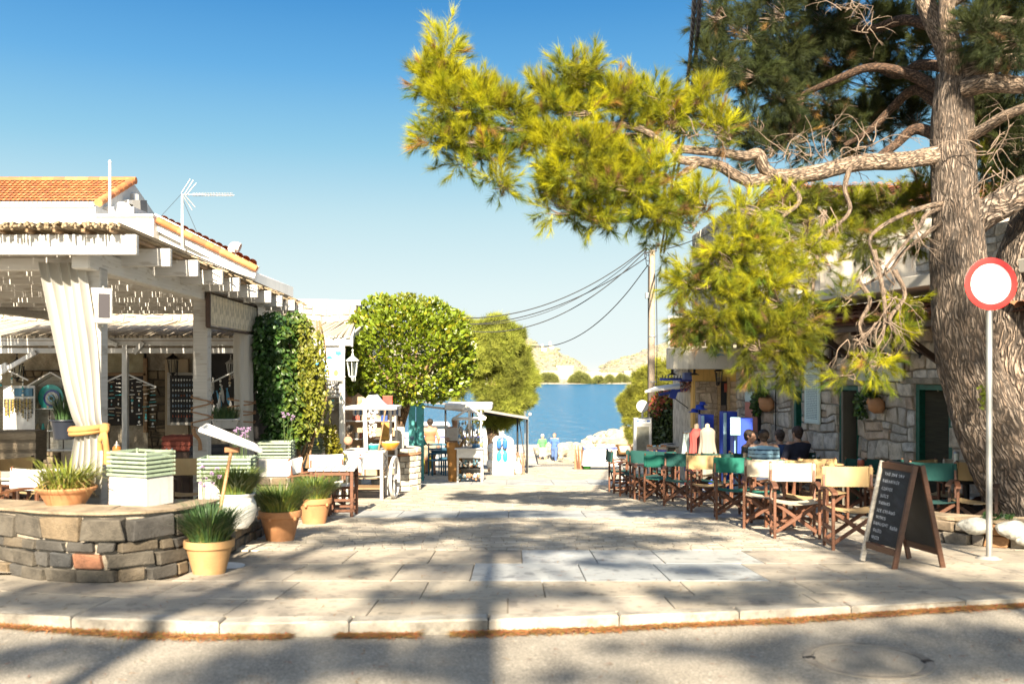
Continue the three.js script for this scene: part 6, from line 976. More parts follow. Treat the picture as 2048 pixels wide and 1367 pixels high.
  { const w = .58, h = 1.02, o = [[-w / 2, -h / 2], [w / 2, -h / 2], [w / 2, h / 2]]; for (let i = 1; i < 10; i++) { const a = i / 10 * Math.PI; o.push([Math.cos(a) * w / 2, h / 2 + Math.sin(a) * .16]); } o.push([-w / 2, h / 2]); part(q, 'board', slabOf(o, .02, .004), mat([.50, .58, .52], { rough: .7 })); face(q, w - .06, h - .06, .027, print(26, w, h, '#c4d4cc')); }
  q = thing('stepped_sign', 'pale green stepped sign board with a curved top above the restaurant wall', 'sign', at(1765, 725, .09), ry);
  { const w = 1.5, o = [[-w / 2, -.3], [w / 2, -.3], [w / 2, .0], [w / 2 - .28, .0], [w / 2 - .3, .2]]; for (let i = 0; i <= 8; i++) { const a = i / 8 * Math.PI; o.push([Math.cos(a) * .4, .28 + Math.sin(a) * .2]); } o.push([-w / 2 + .3, .2], [-w / 2 + .28, 0], [-w / 2, 0]); part(q, 'board', slabOf(o, .03, .005), mat([.53, .56, .47], { map: T.plaster, size: 1, rough: .8 })); part(q, 'mark', [bx(.16, .02, .006, .55, -.13, .04), bx(.09, .02, .006, .62, -.18, .04)], mat([.1, .12, .12], { rough: .6 })); for (const s of [-1, 1]) part(q, 'fixing', bx(.03, .03, .05, s * .6, -.25, -.02), M.iron); }
  q = thing('narrow_plaque', 'narrow plaque, pale above and salmon pink below, at the far restaurant wall', 'plaque', at(1512, 820, .1), ry); part(q, 'pink_panel', bx(.6, .62, .03, 0, -.14, 0), mat([.52, .20, .15], { rough: .7 })); part(q, 'pale_panel', bx(.6, .22, .032, 0, .29, 0), mat([.5, .62, .6], { rough: .6 })); part(q, 'post', bx(.04, 1.3, .04, .33, 0, -.01), M.iron);
  for (const [px, lbl] of [[1678, 'black goose-neck lamp above the second green door'], [1838, 'black goose-neck lamp above the nearest green door']]) { const l = thing('gooseneck_lamp', lbl, 'lamp', at(px, 708, .1), ry, 'goose-neck lamps on the restaurant'); part(l, 'neck', limb([V(.12, -.02, -.05), V(.1, .08, .06), V(.02, .13, .12), V(-.06, .06, .17), V(-.08, -.04, .18)], [.014, .014], { seg: 7, keepUV: false }), M.iron); part(l, 'shade', lathe([[.02, .05], [.05, .02], [.06, -.02], [.13, -.075], [.122, -.075], [.05, -.02]], 20).translate(-.08, -.06, .18), M.iron); part(l, 'wall_plate', cbox(.07, .14, .03).translate(.12, 0, -.05), M.iron); }
  for (const [px, py, k, lbl] of [[1764, 810, 1, 'tilted clay jug with green plants hanging on the wall left of the nearest door'], [1544, 808, 1.15, 'tilted clay jug with green plants hanging on the wall at the far end']]) {
    const j = thing('wall_jug', lbl, 'planter', at(px, py, .16), ry, 'clay jugs hanging on the restaurant wall');
    part(j, 'jug', place(lathe([[0, -.15], [.06, -.14], [.13, -.05], [.14, .03], [.1, .1], [.065, .13], [.085, .16], [.075, .16], [.05, .13]], 24).scale(k, k, k), .1, 0, 0, .3, 0, 1.0), M.clay); const pl = [], cc = []; for (let i = 0; i < 420; i++) { const a = rr(.6, 4.2), r = rr(.14, .27) * k, p = V(-.1 + Math.cos(a) * r * 1.25, .0 + Math.sin(a) * r * .95, rr(-.06, .1)); pl.push(put(p, V(Math.cos(a), Math.sin(a) - .3, rr(.1, .9)), rr(-1, 1), rr(.05, .085))); const b = i < 50 ? 2.4 : rr(.6, 1.3); cc.push(lin(.045 * b, .1 * b, .018)); } scatter(j, 'leaves', leafShape, leafM, pl, cc); part(j, 'hook', cyl(V(0, .02, -.14), V(0, .02, 0), .01), M.iron);
  }
  const wires = thing('hanging_rods', 'two thin iron rods hanging on the wall beside the far clay jug', 'rods'); for (const px of [1526, 1557]) part(wires, 'rod', cyl(at(px, 770), at(px, 870), .012), M.iron);
}
// upper house with stone flank and orange roof behind the pine
{
  reseed(521);
  const t = thing('upper_house', 'pale upper house with a stone flank and orange tiled roof behind the pine', 'house'), stoneM = stones([[.36, .345, .315], [.31, .295, .27], [.40, .38, .34], [.28, .265, .24]]), cream = mat([.66, .60, .52], { map: T.plaster, size: 2.2, rough: .9 });
  const X0 = 4.62, d0 = 20.6, d1 = 25.4, top = 5.15;
  part(t, 'flank_wall', bx(.4, top - 2.6, d1 - d0, X0 + .2, (top + 2.6) / 2, -(d0 + d1) / 2), mat([.24, .225, .20], { map: T.grain, size: .5, rough: 1 }));
  for (const q of rubble(d1 - d0, top - 2.6, .2, { proud: .03 })) part(t, 'stone', place(q.g, X0 - .002, 2.6, -d1, 0, -Math.PI / 2), pick(stoneM));
  part(t, 'string_course', bar(V(X0 - .06, 4.36, -d1), V(X0 - .06, 4.36, -d0 + .06), .12, .2), cream);
  part(t, 'front_wall', bx(7.6, 2.75, .3, X0 + 4.2, 3.78, -d0 - .05), cream); part(t, 'roof_terrace', bx(8, .12, 5, X0 + 4.3, 2.42, -d0 - 2), cream);
  tiled(t, V(X0 + .3, 5.1, -d0 + .25), V(X0 + 9.4, 5.1, -d0 + .25), V(X0 + 9.4, 6.05, -d0 - 2.6), V(X0 + 1.5, 6.05, -d0 - 2.6), 40, 9, tileM); part(t, 'eave', bx(9, .1, .2, X0 + 4.8, 5.02, -d0 + .2), cream);
  part(t, 'drainpipe', cyl(V(PX(1628, d0), 2.6, -d0 + .2), V(PX(1628, d0), 5, -d0 + .2), .07), mat([.33, .3, .27], { rough: .6 }));
}
// shop with the cream balcony
{
  reseed(541);
  const t = thing('balcony_shop', 'small shop with a rounded cream balcony band, ochre wall and brown stone below', 'shop'), cream = mat([.68, .62, .50], { map: T.plaster, size: 1.7, rough: .85 }), ochre = mat([.76, .49, .16], { map: T.plaster, size: 1.4, rough: .9 }), D = 23;
  const bandX0 = PX(1331, 22), bandX1 = PX(1494, 22), yT = PY(696, 22), yB = PY(737, 22), o = [[bandX1, 0], [bandX1, -3]]; o.length = 0;
  const pts = [[bandX1, 22], [bandX0 + .5, 21.95], [bandX0 + .2, 22.08], [PX(1334, 22.5), 22.5], [PX(1346, 25.2), 25.2], [bandX1, 25.2]];
  part(t, 'balcony_band', slabOf(pts.map(([x, d]) => [x, d]), yT - yB, .012).rotateX(-Math.PI / 2).translate(0, yB, 0), cream);
  part(t, 'wall', bx(PX(1500, D) - PX(1386, D), yB - gy(D) + .1, .3, (PX(1500, D) + PX(1386, D)) / 2, (yB + gy(D)) / 2 - .04, -D - .17), ochre);
  part(t, 'flank', bx(.3, yB - gy(D), 2.5, PX(1386, D) + .15, (yB + gy(D)) / 2, -D - 1.6), mat([.5, .46, .4], { map: T.stone, size: .8, rough: .9 }));
  const bs = stones([[.55, .41, .28], [.48, .36, .25], [.60, .47, .33], [.52, .42, .31]]), sx0 = PX(1391, D), sx1 = PX(1500, D), sy0 = gy(D) - .05, sy1 = PY(762, D), dx0 = PX(1435, D) - sx0, dx1 = PX(1459, D) - sx0;
  part(t, 'stone_bed', [bx(dx0, sy1 - sy0, .04, sx0 + dx0 / 2, (sy0 + sy1) / 2, -D + .0), bx(sx1 - sx0 - dx1, sy1 - sy0, .04, (sx0 + dx1 + sx1) / 2, (sy0 + sy1) / 2, -D + .0)], mat([.40, .30, .2], { map: T.grain, size: .4, rough: 1 }));
  for (const q of rubble(sx1 - sx0, sy1 - sy0, .16, { proud: .025, holes: [[dx0, -1, dx1, 9]] })) part(t, 'stone', place(q.g, sx0, sy0, -D + .022), pick(bs));
  part(t, 'doorway', bx(dx1 - dx0 - .1, sy1 - sy0, .03, sx0 + (dx0 + dx1) / 2, (sy0 + sy1) / 2, -D - .0), M.black); for (const x of [dx0 + .03, dx1 - .03]) part(t, 'door_jamb', bx(.07, sy1 - sy0 + .1, .1, sx0 + x, (sy0 + sy1) / 2 + .05, -D + .02), mat([.42, .29, .15], { map: T.wood, size: .6 })); part(t, 'door', bx(.12, 1.9, .03, sx0 + dx0 + .13, sy0 + .98, -D + .05), mat([.17, .13, .10], { map: T.wood, size: .6 }));
  part(t, 'red_sign', bx(.07, .2, .02, sx0 + dx1 - .1, PY(775, D), -D + .06), mat([.3, .06, .03], { rough: .6 }));
  // mark on the band, wooden balcony screen
  const mk = mat([.10, .22, .36], { rough: .5 }), c = P(1440, 705, 21.93); part(t, 'band_mark', [place(slabOf([[-.09, .02], [-.02, .09], [.05, .07], [.1, .0], [.03, .03], [-.03, .02]], .008), c.x, c.y, c.z), place(slabOf([[-.11, -.06], [-.02, -.01], [.08, -.04], [.12, -.07], [.02, -.05], [-.06, -.08]], .008), c.x, c.y, c.z)], mk);
  for (let i = 0; i < 12; i++) part(t, 'balcony_board', bx(.1, .62, .025, PX(1342, 22.2) + i * .118, yT + .36, -22.2, 0, 0, 0, .004), mat([.28 + .04 * (i % 3), .12, .055], { map: T.wood, size: .7, size2: .2, rough: .6 })); for (let i = 0; i < 14; i++) part(t, 'balcony_board', bx(.025, .62, .1, PX(1338, 22.3) + i * .036, yT + .36, -22.3 - i * .118, 0, 0, 0, .004), mat([.3, .13, .06], { map: T.wood, size: .7, size2: .2, rough: .6 }));
  part(t, 'balcony_rail', bar(V(PX(1336, 22.2), yT + .7, -22.2), V(PX(1336, 22.2) + 1.5, yT + .7, -22.2), .05, .05), M.paintWhite); for (const i of [0, 1, 2]) part(t, 'balcony_post', bx(.045, .72, .045, PX(1338, 22.2) + i * .7, yT + .36, -22.16), M.paintWhite);
  lantern(P(1438, 750, 22.7), M.iron, 'black wall lantern on the ochre wall of the balcony shop', 1.15);
  for (const [px, lbl] of [[1345, 'black downlight under the left end of the cream balcony'], [1389, 'black downlight under the cream balcony above the blue rack']]) { const q = thing('downlight', lbl, 'lamp', P(px, 738, 22.5)); part(q, 'stem', cyl(V(0, 0, 0), V(0, -.1, 0), .03), M.iron); part(q, 'shade', lathe([[.03, -.08], [.12, -.13], [.11, -.13], [.02, -.09]], 18), M.iron); }
}
// blue shop furniture, dresses, sign cabinet, planter, pole
{
  reseed(561);
  const blue = mat([.018, .06, .48], { rough: .45, map: T.mottle, size: 1.2 }), pale = mat([.40, .62, .72], { rough: .35 });
  let t = thing('blue_awning', 'white sheet awning on a royal blue frame with hooks beside the utility pole', 'awning'); const D = 23.6;
  const sheetQ = [P(1290, 785, D - .6), P(1360, 776, D - .6), P(1372, 768, D + .6), P(1312, 776, D + .6)]; part(t, 'sheet', [quads([sheetQ]), quads([sheetQ.map((p) => p.clone().add(V(0, .05, 0)))]), quads([[sheetQ[0], sheetQ[1], sheetQ[1].clone().add(V(0, .05, 0)), sheetQ[0].clone().add(V(0, .05, 0))]])], M.whiteCanvas);
  part(t, 'frame', [bar(P(1318, 789, D), P(1386, 775, D), .06, .07), bar(P(1344, 796, D), P(1350, 778, D), .1, .16)], blue); part(t, 'post', bx(.08, PY(772, D) - gy(D), .08, PX(1384, D), (PY(772, D) + gy(D)) / 2, -D), mat([.03, .03, .16], { rough: .5 })); part(t, 'stay', cyl(P(1344, 792, D), P(1382, 820, D), .012), M.iron);
  part(t, 'rail', bar(P(1320, 758, D), P(1364, 758, D), .05, .06), blue); for (let i = 0; i < 7; i++) part(t, 'hook', cyl(P(1324 + i * 6, 757, D - .03), P(1326 + i * 6, 750, D - .03), .01), M.iron); part(t, 'arm', bar(P(1335, 752, D), P(1363, 737, D), .03, .03), M.paintWhite);
  t = thing('hanging_rack', 'royal blue box rack with coloured trinkets dangling under the balcony', 'rack', P(1378, 752, D - .3)); part(t, 'box', cbox(.26, .18, .3, .01), mat([.10, .15, .42], { rough: .5 })); part(t, 'tray', bx(.46, .04, .4, 0, -.1, 0), mat([.03, .04, .22], { rough: .5 })); const tr = [[], [], []]; for (let i = 0; i < 40; i++) tr[i % 3].push(bar(V(rr(-.22, .22), -.12, rr(-.18, .2)), V(rr(-.24, .24), -.12 - rr(.1, .26), rr(-.18, .2)), .014, .014)); [[.4, .12, .08], [.45, .36, .3], [.12, .08, .08]].forEach((c, i) => part(t, 'trinkets', tr[i], mat(c, { rough: .6 }))); part(t, 'hanger', cyl(V(0, .09, 0), V(0, .28, 0), .01), M.iron);
  const panel = (px0, px1, py0, d, lbl, o = {}) => { const q = thing('blue_stand', lbl, 'display stand'), w = PX(px1, d) - PX(px0, d), x = (PX(px0, d) + PX(px1, d)) / 2, y1 = PY(py0, d), y0 = gy(d); part(q, 'panel', bx(w, y1 - y0, .35, x, (y0 + y1) / 2, -d - .17, 0, 0, 0, .008), blue); part(q, 'side_strip', bx(w * .22, y1 - y0 - .04, .02, x - w * .36, (y0 + y1) / 2, -d + .014), pale); if (o.cards) for (let i = 0; i < 7; i++) for (let j = 0; j < 2; j++) part(q, 'postcard', bx(w * .3, .1, .012, x - w * .12 + j * w * .34, y1 - .1 - i * .13, -d + .016), pick([pale, M.paintWhite, mat([.1, .25, .5], { rough: .4 })])); return q; };
  panel(1402, 1428, 829, 21.8, 'narrow royal blue display stand behind the beige dress'); panel(1446, 1475, 823, 21.2, 'royal blue display stand with a pale strip right of the shop door'); panel(1468, 1506, 836, 20.2, 'wide royal blue display stand nearest the seated people');
  t = thing('postcard_rack', 'spinning blue postcard rack left of the red dress', 'rack', G(1383, 21.6)); part(t, 'pole', cyl(V(0, 0, 0), V(0, 1.35, 0), .02), M.steel); for (let i = 0; i < 8; i++) for (let j = 0; j < 3; j++) part(t, 'postcard', bx(.1, .1, .012, -.11 + j * .11, .35 + i * .125, .08 - .05 * Math.abs(j - 1), 0, (j - 1) * .5), pick([pale, blue, M.paintWhite])); part(t, 'base', lathe([[0, 0], [.2, 0], [.2, .02], [0, .05]], 20), M.iron);
  t = thing('leaflet_holder', 'pale leaflet holder fixed to the blue stands', 'leaflet holder', P(1471, 852, 20.0), -.2); part(t, 'tray', cbox(.2, .36, .05), mat([.30, .46, .5], { rough: .3 })); for (let i = 0; i < 5; i++) part(t, 'leaflet', bx(.17, .05, .012, 0, -.13 + i * .065, .032, -.3), pick([M.paintWhite, pale])); part(t, 'bracket', bx(.04, 1.0, .03, .06, -.6, -.02), blue);
  t = thing('blue_hat_stand', 'stacked royal blue hats above the postcard rack', 'hats', P(1400, 818, 22.2)); for (const [x, y, k] of [[0, 0, 1], [-.12, -.06, .8], [.06, .1, .7]]) part(t, 'hat', lathe([[0, .1], [.09, .09], [.1, .02], [.17, 0], [.17, -.01], [0, -.01]], 20).scale(k, k, k).translate(x, y, 0), blue); part(t, 'stand', bx(.04, 1.9, .04, 0, -.95, -.05), M.iron);
  // dresses on stands
  const dress = (px, d, c, lbl, tier) => { const q = thing('dress_stand', lbl, 'dress', G(px, d)), m = mat(c, { map: T.weave, size: .3, rough: .95 }); part(q, 'dress', (() => { const prof = tier ? [[.05, 1.36], [.1, 1.34], [.16, 1.28], [.15, 1.05], [.19, .82], [.2, .62], [.235, .6], [.25, .32]] : [[.04, 1.34], [.08, 1.33], [.15, 1.22], [.13, 1.0], [.16, .75], [.2, .45], [.23, .16]]; return sheet(60, 24, (u, v) => { const k = v * (prof.length - 1), i = Math.min(prof.length - 2, Math.floor(k)), f = k - i, r = lerp(prof[i][0], prof[i + 1][0], f), y = lerp(prof[i][1], prof[i + 1][1], f), a = u * Math.PI * 2, pl = 1 + .08 * Math.sin(a * 11 + v * 3) * sstep(.2, .6, v) + .02 * Math.sin(a * 5 + v * 9); return V(Math.cos(a) * r * pl, y + .01 * Math.sin(a * 7) * v, Math.sin(a) * r * .75 * pl); }); })(), m); part(q, 'stand', cyl(V(0, 0, 0), V(0, 1.42, 0), .018), M.wood); part(q, 'foot', lathe([[0, 0], [.16, 0], [.16, .02], [0, .04]], 18), M.wood); part(q, 'neck_form', lathe([[.05, 1.33], [.045, 1.42], [0, 1.44]], 14), mat([.45, .33, .22], { rough: .7 })); };
  dress(1393, 20.6, [.42, .075, .065], 'long red sleeveless dress on a stand outside the balcony shop'); dress(1415, 20.2, [.31, .275, .22], 'beige tiered dress on a stand outside the balcony shop', 1);
  t = thing('patterned_scarf', 'blue and white patterned scarf hanging left of the red dress', 'scarf', P(1377, 885, 20.9)); part(t, 'cloth', sheet(12, 16, (u, v) => V(lerp(-.1, .1, u) * (1 + v * .4), -v * .45 + .2, .03 * Math.sin(u * 14))), mat([.50, .60, .60], { map: T.mottle, size: .15, rough: .9 })); part(t, 'hanger', bar(V(-.12, .21, 0), V(.12, .21, 0), .02, .02), M.wood); part(t, 'pole', cyl(V(0, -.95, -.03), V(0, .21, -.03), .012), M.steel);
  // stone planter drum with shrub behind
  t = thing('stone_drum_planter', 'round stone planter drum right of the sign cabinet', 'planter', G(1358, 25.4)); for (let r = 0; r < 6; r++) { const n = 13, o = rnd(); for (let k = 0; k < n; k++) { const a = (k + o) / n * Math.PI * 2; part(t, 'stone', place(rock(2 * Math.PI * .43 / n - .014, .135, .07, .08, .014), Math.sin(a) * .41, .07 + r * .148, Math.cos(a) * .41, 0, a), pick(stones([[.36, .32, .29]]).concat(darkStone.slice(3, 5), ws.slice(1, 3)))); } } part(t, 'core', lathe([[0, .92], [.4, .92], [.4, -.1], [0, -.1]], 30), M.mortar); part(t, 'rim', lathe([[.3, .89], [.47, .89], [.47, .94], [.3, .94]], 30), mat([.5, .47, .42], { map: T.stone, size: .6 }));
  const bush = thing('flowering_shrub', 'dense green shrub with reddish bracts between the utility pole and the balcony shop', 'shrub'); { const pl = [], cc = []; const E = 27; for (const [px, py, rx, ry, col] of [[1345, 830, 42, 50, 0], [1325, 870, 34, 40, 0], [1360, 800, 36, 26, 1], [1335, 800, 22, 24, 2], [1315, 815, 16, 26, 2], [1370, 850, 24, 40, 0], [1330, 895, 30, 26, 0]]) for (let i = 0; i < rx * ry * 1.5; i++) { const a = rr(0, 6.28), r = Math.sqrt(rnd()), p = P(px + Math.cos(a) * r * rx, py + Math.sin(a) * r * ry, E + rr(-.5, .5) + r * .4); pl.push(put(p, V(rr(-1, 1), rr(-.4, 1), rr(0, 1)), rr(0, 6), rr(.07, .13))); const k = rr(.6, 1.3); cc.push(col === 2 && rnd() < .5 ? lin(.42 * k, .10 * k, .06 * k) : col ? lin(.20 * k, .20 * k, .02) : lin(.055 * k, .09 * k, .022)); } scatter(bush, 'leaves', leafShape, leafM, pl, cc); part(bush, 'stems', [0, 1, 2, 3].map((i) => limb([G(1325 + i * 14, E), P(1325 + i * 12, 860, E), P(1318 + i * 16, 800, E)], [.05, .04, .015], { seg: 6, keepUV: false })), M.wood); }
  // sign cabinet with a round head
  const C = 24.2; t = thing('menu_cabinet', 'white upright display cabinet with a round sign on top beside the utility pole', 'sign cabinet', G(1285, C), .12); const cw = .43, ch = .90, cy = PY(872, C) - gy(C);
  part(t, 'case', bx(cw, ch, .14, 0, cy, 0, 0, 0, 0, .01), M.paintWhite); part(t, 'side', bx(.02, ch, .1, cw / 2 + .012, cy, -.01), M.iron); part(t, 'glass_panel', bx(cw - .12, ch - .3, .012, -.01, cy - .06, .072), mat([.30, .30, .25], { rough: .12, map: T.mottle, size: .5 })); const cvs = document.createElement('canvas'); cvs.width = 128; cvs.height = 32; { const g = cvs.getContext('2d'); g.fillStyle = '#eef0f0'; g.fillRect(0, 0, 128, 32); g.fillStyle = '#3b5ea8'; g.fillRect(4, 8, 26, 14); g.fillRect(96, 8, 26, 14); g.font = 'bold 15px sans-serif'; g.fillText('MENU', 38, 21); } const ctx2 = new THREE.CanvasTexture(cvs); ctx2.colorSpace = THREE.SRGBColorSpace; const hd = new THREE.Mesh(new THREE.PlaneGeometry(cw - .06, .1).translate(0, cy + ch / 2 - .08, .0722), new THREE.MeshStandardMaterial({ map: ctx2, roughness: .6 })); hd.name = 'header_print'; t.add(hd);
  part(t, 'round_head', lathe([[0, -.02], [.145, -.02], [.15, -.01], [.15, .01], [.145, .02], [0, .02]], 36).rotateX(Math.PI / 2).translate(0, PY(812, C) - gy(C), 0), M.paintWhite); part(t, 'neck', cyl(V(0, cy + ch / 2, 0), V(0, PY(824, C) - gy(C), 0), .022), M.paintWhite); for (const s of [-1, 1]) part(t, 'leg', bx(.04, cy - ch / 2, .04, s * .17, (cy - ch / 2) / 2, 0), M.paintWhite);
  // utility pole with cables
  const U = 27.5; t = thing('utility_pole', 'weathered wooden utility pole with cables in the middle distance', 'utility pole', G(1305, U)); const topY = PY(500, U) - gy(U); part(t, 'pole', limb([V(0, -.3, 0), V(-.02, topY * .5, 0), V(0, topY, 0)], [.1, .09, .075], { seg: 12, steps: 12, noise: .05 }), mat([.46, .37, .28], { map: T.wood, size: 1.2, size2: .3, rough: .9, bump: T.wood, bs: .006 }), { keepUV: true }); part(t, 'conduit', cyl(V(-.118, 0, -.02), V(-.1, topY * .93, -.02), .022, .022), M.iron); part(t, 'ground_wire', wire([V(.1, topY * .88, .04), V(.12, topY * .6, .05), V(.1, topY * .3, .06), V(.12, 0, .06)], .012, 16), M.cable); for (const k of [.18, .42, .62]) part(t, 'band', lathe([[.098, -.02], [.104, -.02], [.104, .02], [.098, .02]], 16).translate(0, topY * k, 0), M.steel); part(t, 'junction_box', bx(.12, .16, .12, -.14, topY * .8, .03), mat([.2, .22, .23], { rough: .6 })); part(t, 'bracket', bar(V(-.2, topY - .08, .03), V(.12, topY - .02, .03), .05, .04), M.iron); part(t, 'insulator', [bx(.05, .1, .05, -.18, topY + .02, .03), bx(.05, .1, .05, .1, topY + .06, .03)], M.iron);
  for (const r of [0, 1, 2]) part(t, 'cable_coil', new THREE.TorusGeometry(.13 + r * .03, .01, 5, 24).rotateY(.6 + r * .3).translate(-.14, topY - .02 - r * .12, .05), M.cable);
  const ends = [[[1290, 497], [868, 632], 26, .25], [[1288, 500], [880, 640], 27, .3], [[1292, 502], [905, 656], 28, .32], [[1294, 514], [900, 648], 29, .2], [[1296, 530], [990, 656], 33, .5]];
  ends.forEach(([a, b, d, s], i) => solo('overhead_cable', ['uppermost black cable running from the pole to the left above the clipped tree', 'second thin cable from the pole to the left', 'steep black cable from the pole top crossing the others', 'middle cable of the bundle from the pole to the left', 'lowest sagging cable from the pole to the tamarisk tree'][i], 'cable', wire(sag(P(...a, U), P(...b, d), s * 2.6), i === 1 ? .009 : .014, 40), M.cable));
  for (const [a, b, d, lbl, i] of [[[1320, 500], [1500, 420], 20, 'cable from the pole up to the upper house', 0], [[1335, 505], [1392, 536], 25, 'short cable from the pole to the stone flank', 1]]) solo('overhead_cable', lbl, 'cable', wire(sag(P(...a, U), P(...b, d), .12), .012, 14), M.cable);
  for (const [x0, x1, x2, lbl] of [[1394, 1377, 1322, 'left strand of the thick twisted cables rising over the pine'], [1404, 1388, 1328, 'right strand of the thick twisted cables rising over the pine']]) { const q = thing('twisted_cable', lbl, 'cable'), pth = [P(x0, -60, 9.6), P(x1, 150, 14), P(lerp(x1, x2, .5), 330, 20), P(x2, 505, U)], c3 = new THREE.CatmullRomCurve3(pth); for (const ph of [0, 2.1, 4.2]) { const l = []; for (let i = 0; i <= 160; i++) { const k = i / 160, p = c3.getPoint(k), a = ph + k * 95; l.push(p.clone().add(V(Math.cos(a) * .016, Math.sin(a) * .012, Math.sin(a) * .016))); } part(q, 'strand', wire(l, .0145, 320, 5), mat([.02, .02, .05], { rough: .5 })); } }
  // things at the end of the street
  t = thing('cloth_table', 'white cloth covered stall table at the far right end of the street', 'stall', G(1204, 33)); part(t, 'cloth', sheet(40, 10, (u, v) => { const a = u * Math.PI * 2, w = .62 + v * .05 + .02 * Math.sin(a * 9) * v, c = Math.cos(a), s = Math.sin(a), k = 1 / Math.pow(Math.pow(Math.abs(c), 8) + Math.pow(Math.abs(s), 8), 1 / 8); return V(c * k * w, .74 - v * .6, s * k * w * .5); }), M.whiteCanvas); part(t, 'top', bx(1.24, .02, .6, 0, .745, 0), M.whiteCanvas); part(t, 'trim', bx(1.26, .06, .64, 0, .72, 0), mat([.1, .14, .4], { rough: .7 })); for (let i = 0; i < 8; i++) part(t, 'ware', ball(.05, -.5 + i * .14, .8, .1, rr(.7, 1.2), rr(.6, 1.4), .8, 8), pick([M.paintWhite, M.clay, pale]));
  t = thing('green_bin', 'bright green basket at the end of the street', 'basket', G(1174, 33)); part(t, 'tub', lathe([[0, .02], [.12, .02], [.15, .34], [.17, .34], [.17, .37], [.14, .37], [.11, .05]], 20), mat([.05, .38, .05], { rough: .5 })); part(t, 'band', lathe([[.13, .2], [.145, .2], [.147, .24], [.135, .24]], 20), mat([.02, .2, .03], { rough: .5 }));
  t = thing('driftwood_bundle', 'bundle of tall brown sticks left of the green basket', 'driftwood'); for (let i = 0; i < 9; i++) part(t, 'stick', limb([G(1150 + i * 2.4, 33), P(1149 + i * 2 + rr(-3, 3), rr(890, 902), 33)], [.03, .016], { seg: 6, steps: 4, noise: .2, keepUV: false }), pick([M.wood, M.teak]));
  t = thing('stall_table', 'stall table with small boxes in front of the sign cabinet', 'stall'); const K = 21.8; part(t, 'top', bx(1.25, .03, .6, PX(1292, K), gy(K) + .72, -K), M.paintWhite); for (const s of [-1, 1]) part(t, 'leg', bx(.04, .7, .04, PX(1292, K) + s * .55, gy(K) + .36, -K + .2), M.paintWhite);
  for (const [px, c, lbl] of [[1303, [.16, .09, .36], 'purple cardboard box on the stall table, left one'], [1323, [.09, .08, .40], 'blue violet cardboard box on the stall table, right one']]) { const q = thing('goods_box', lbl, 'box', V(PX(px, K), gy(K) + .738, -K)); part(q, 'box', bx(.19, .16, .2, 0, .08, 0), mat(c, { rough: .7 })); part(q, 'lid', bx(.2, .06, .21, 0, .17, 0), mat([.45, .36, .26], { rough: .8 })); for (let i = 0; i < 5; i++) part(q, 'item', ball(.025, -.08 + i * .04, .215, rr(-.06, .06), 1, rr(.8, 1.6), 1, 7), pick([M.paintWhite, M.clay, pale])); }
  t = thing('tilted_frame', 'tilted wooden picture frame on the stall table', 'frame', V(PX(1250, K), gy(K) + .74, -K), .3); part(t, 'frame', place(cbox(.34, .26, .03), 0, .14, 0, -.7), mat([.5, .27, .10], { map: T.wood, size: .4 })); part(t, 'picture', place(bx(.26, .18, .01, 0, 0, .02), 0, .14, 0, -.7), mat([.62, .52, .42], { rough: .6 })); part(t, 'stand', bx(.3, .12, .1, 0, .06, -.08), M.wood);
}
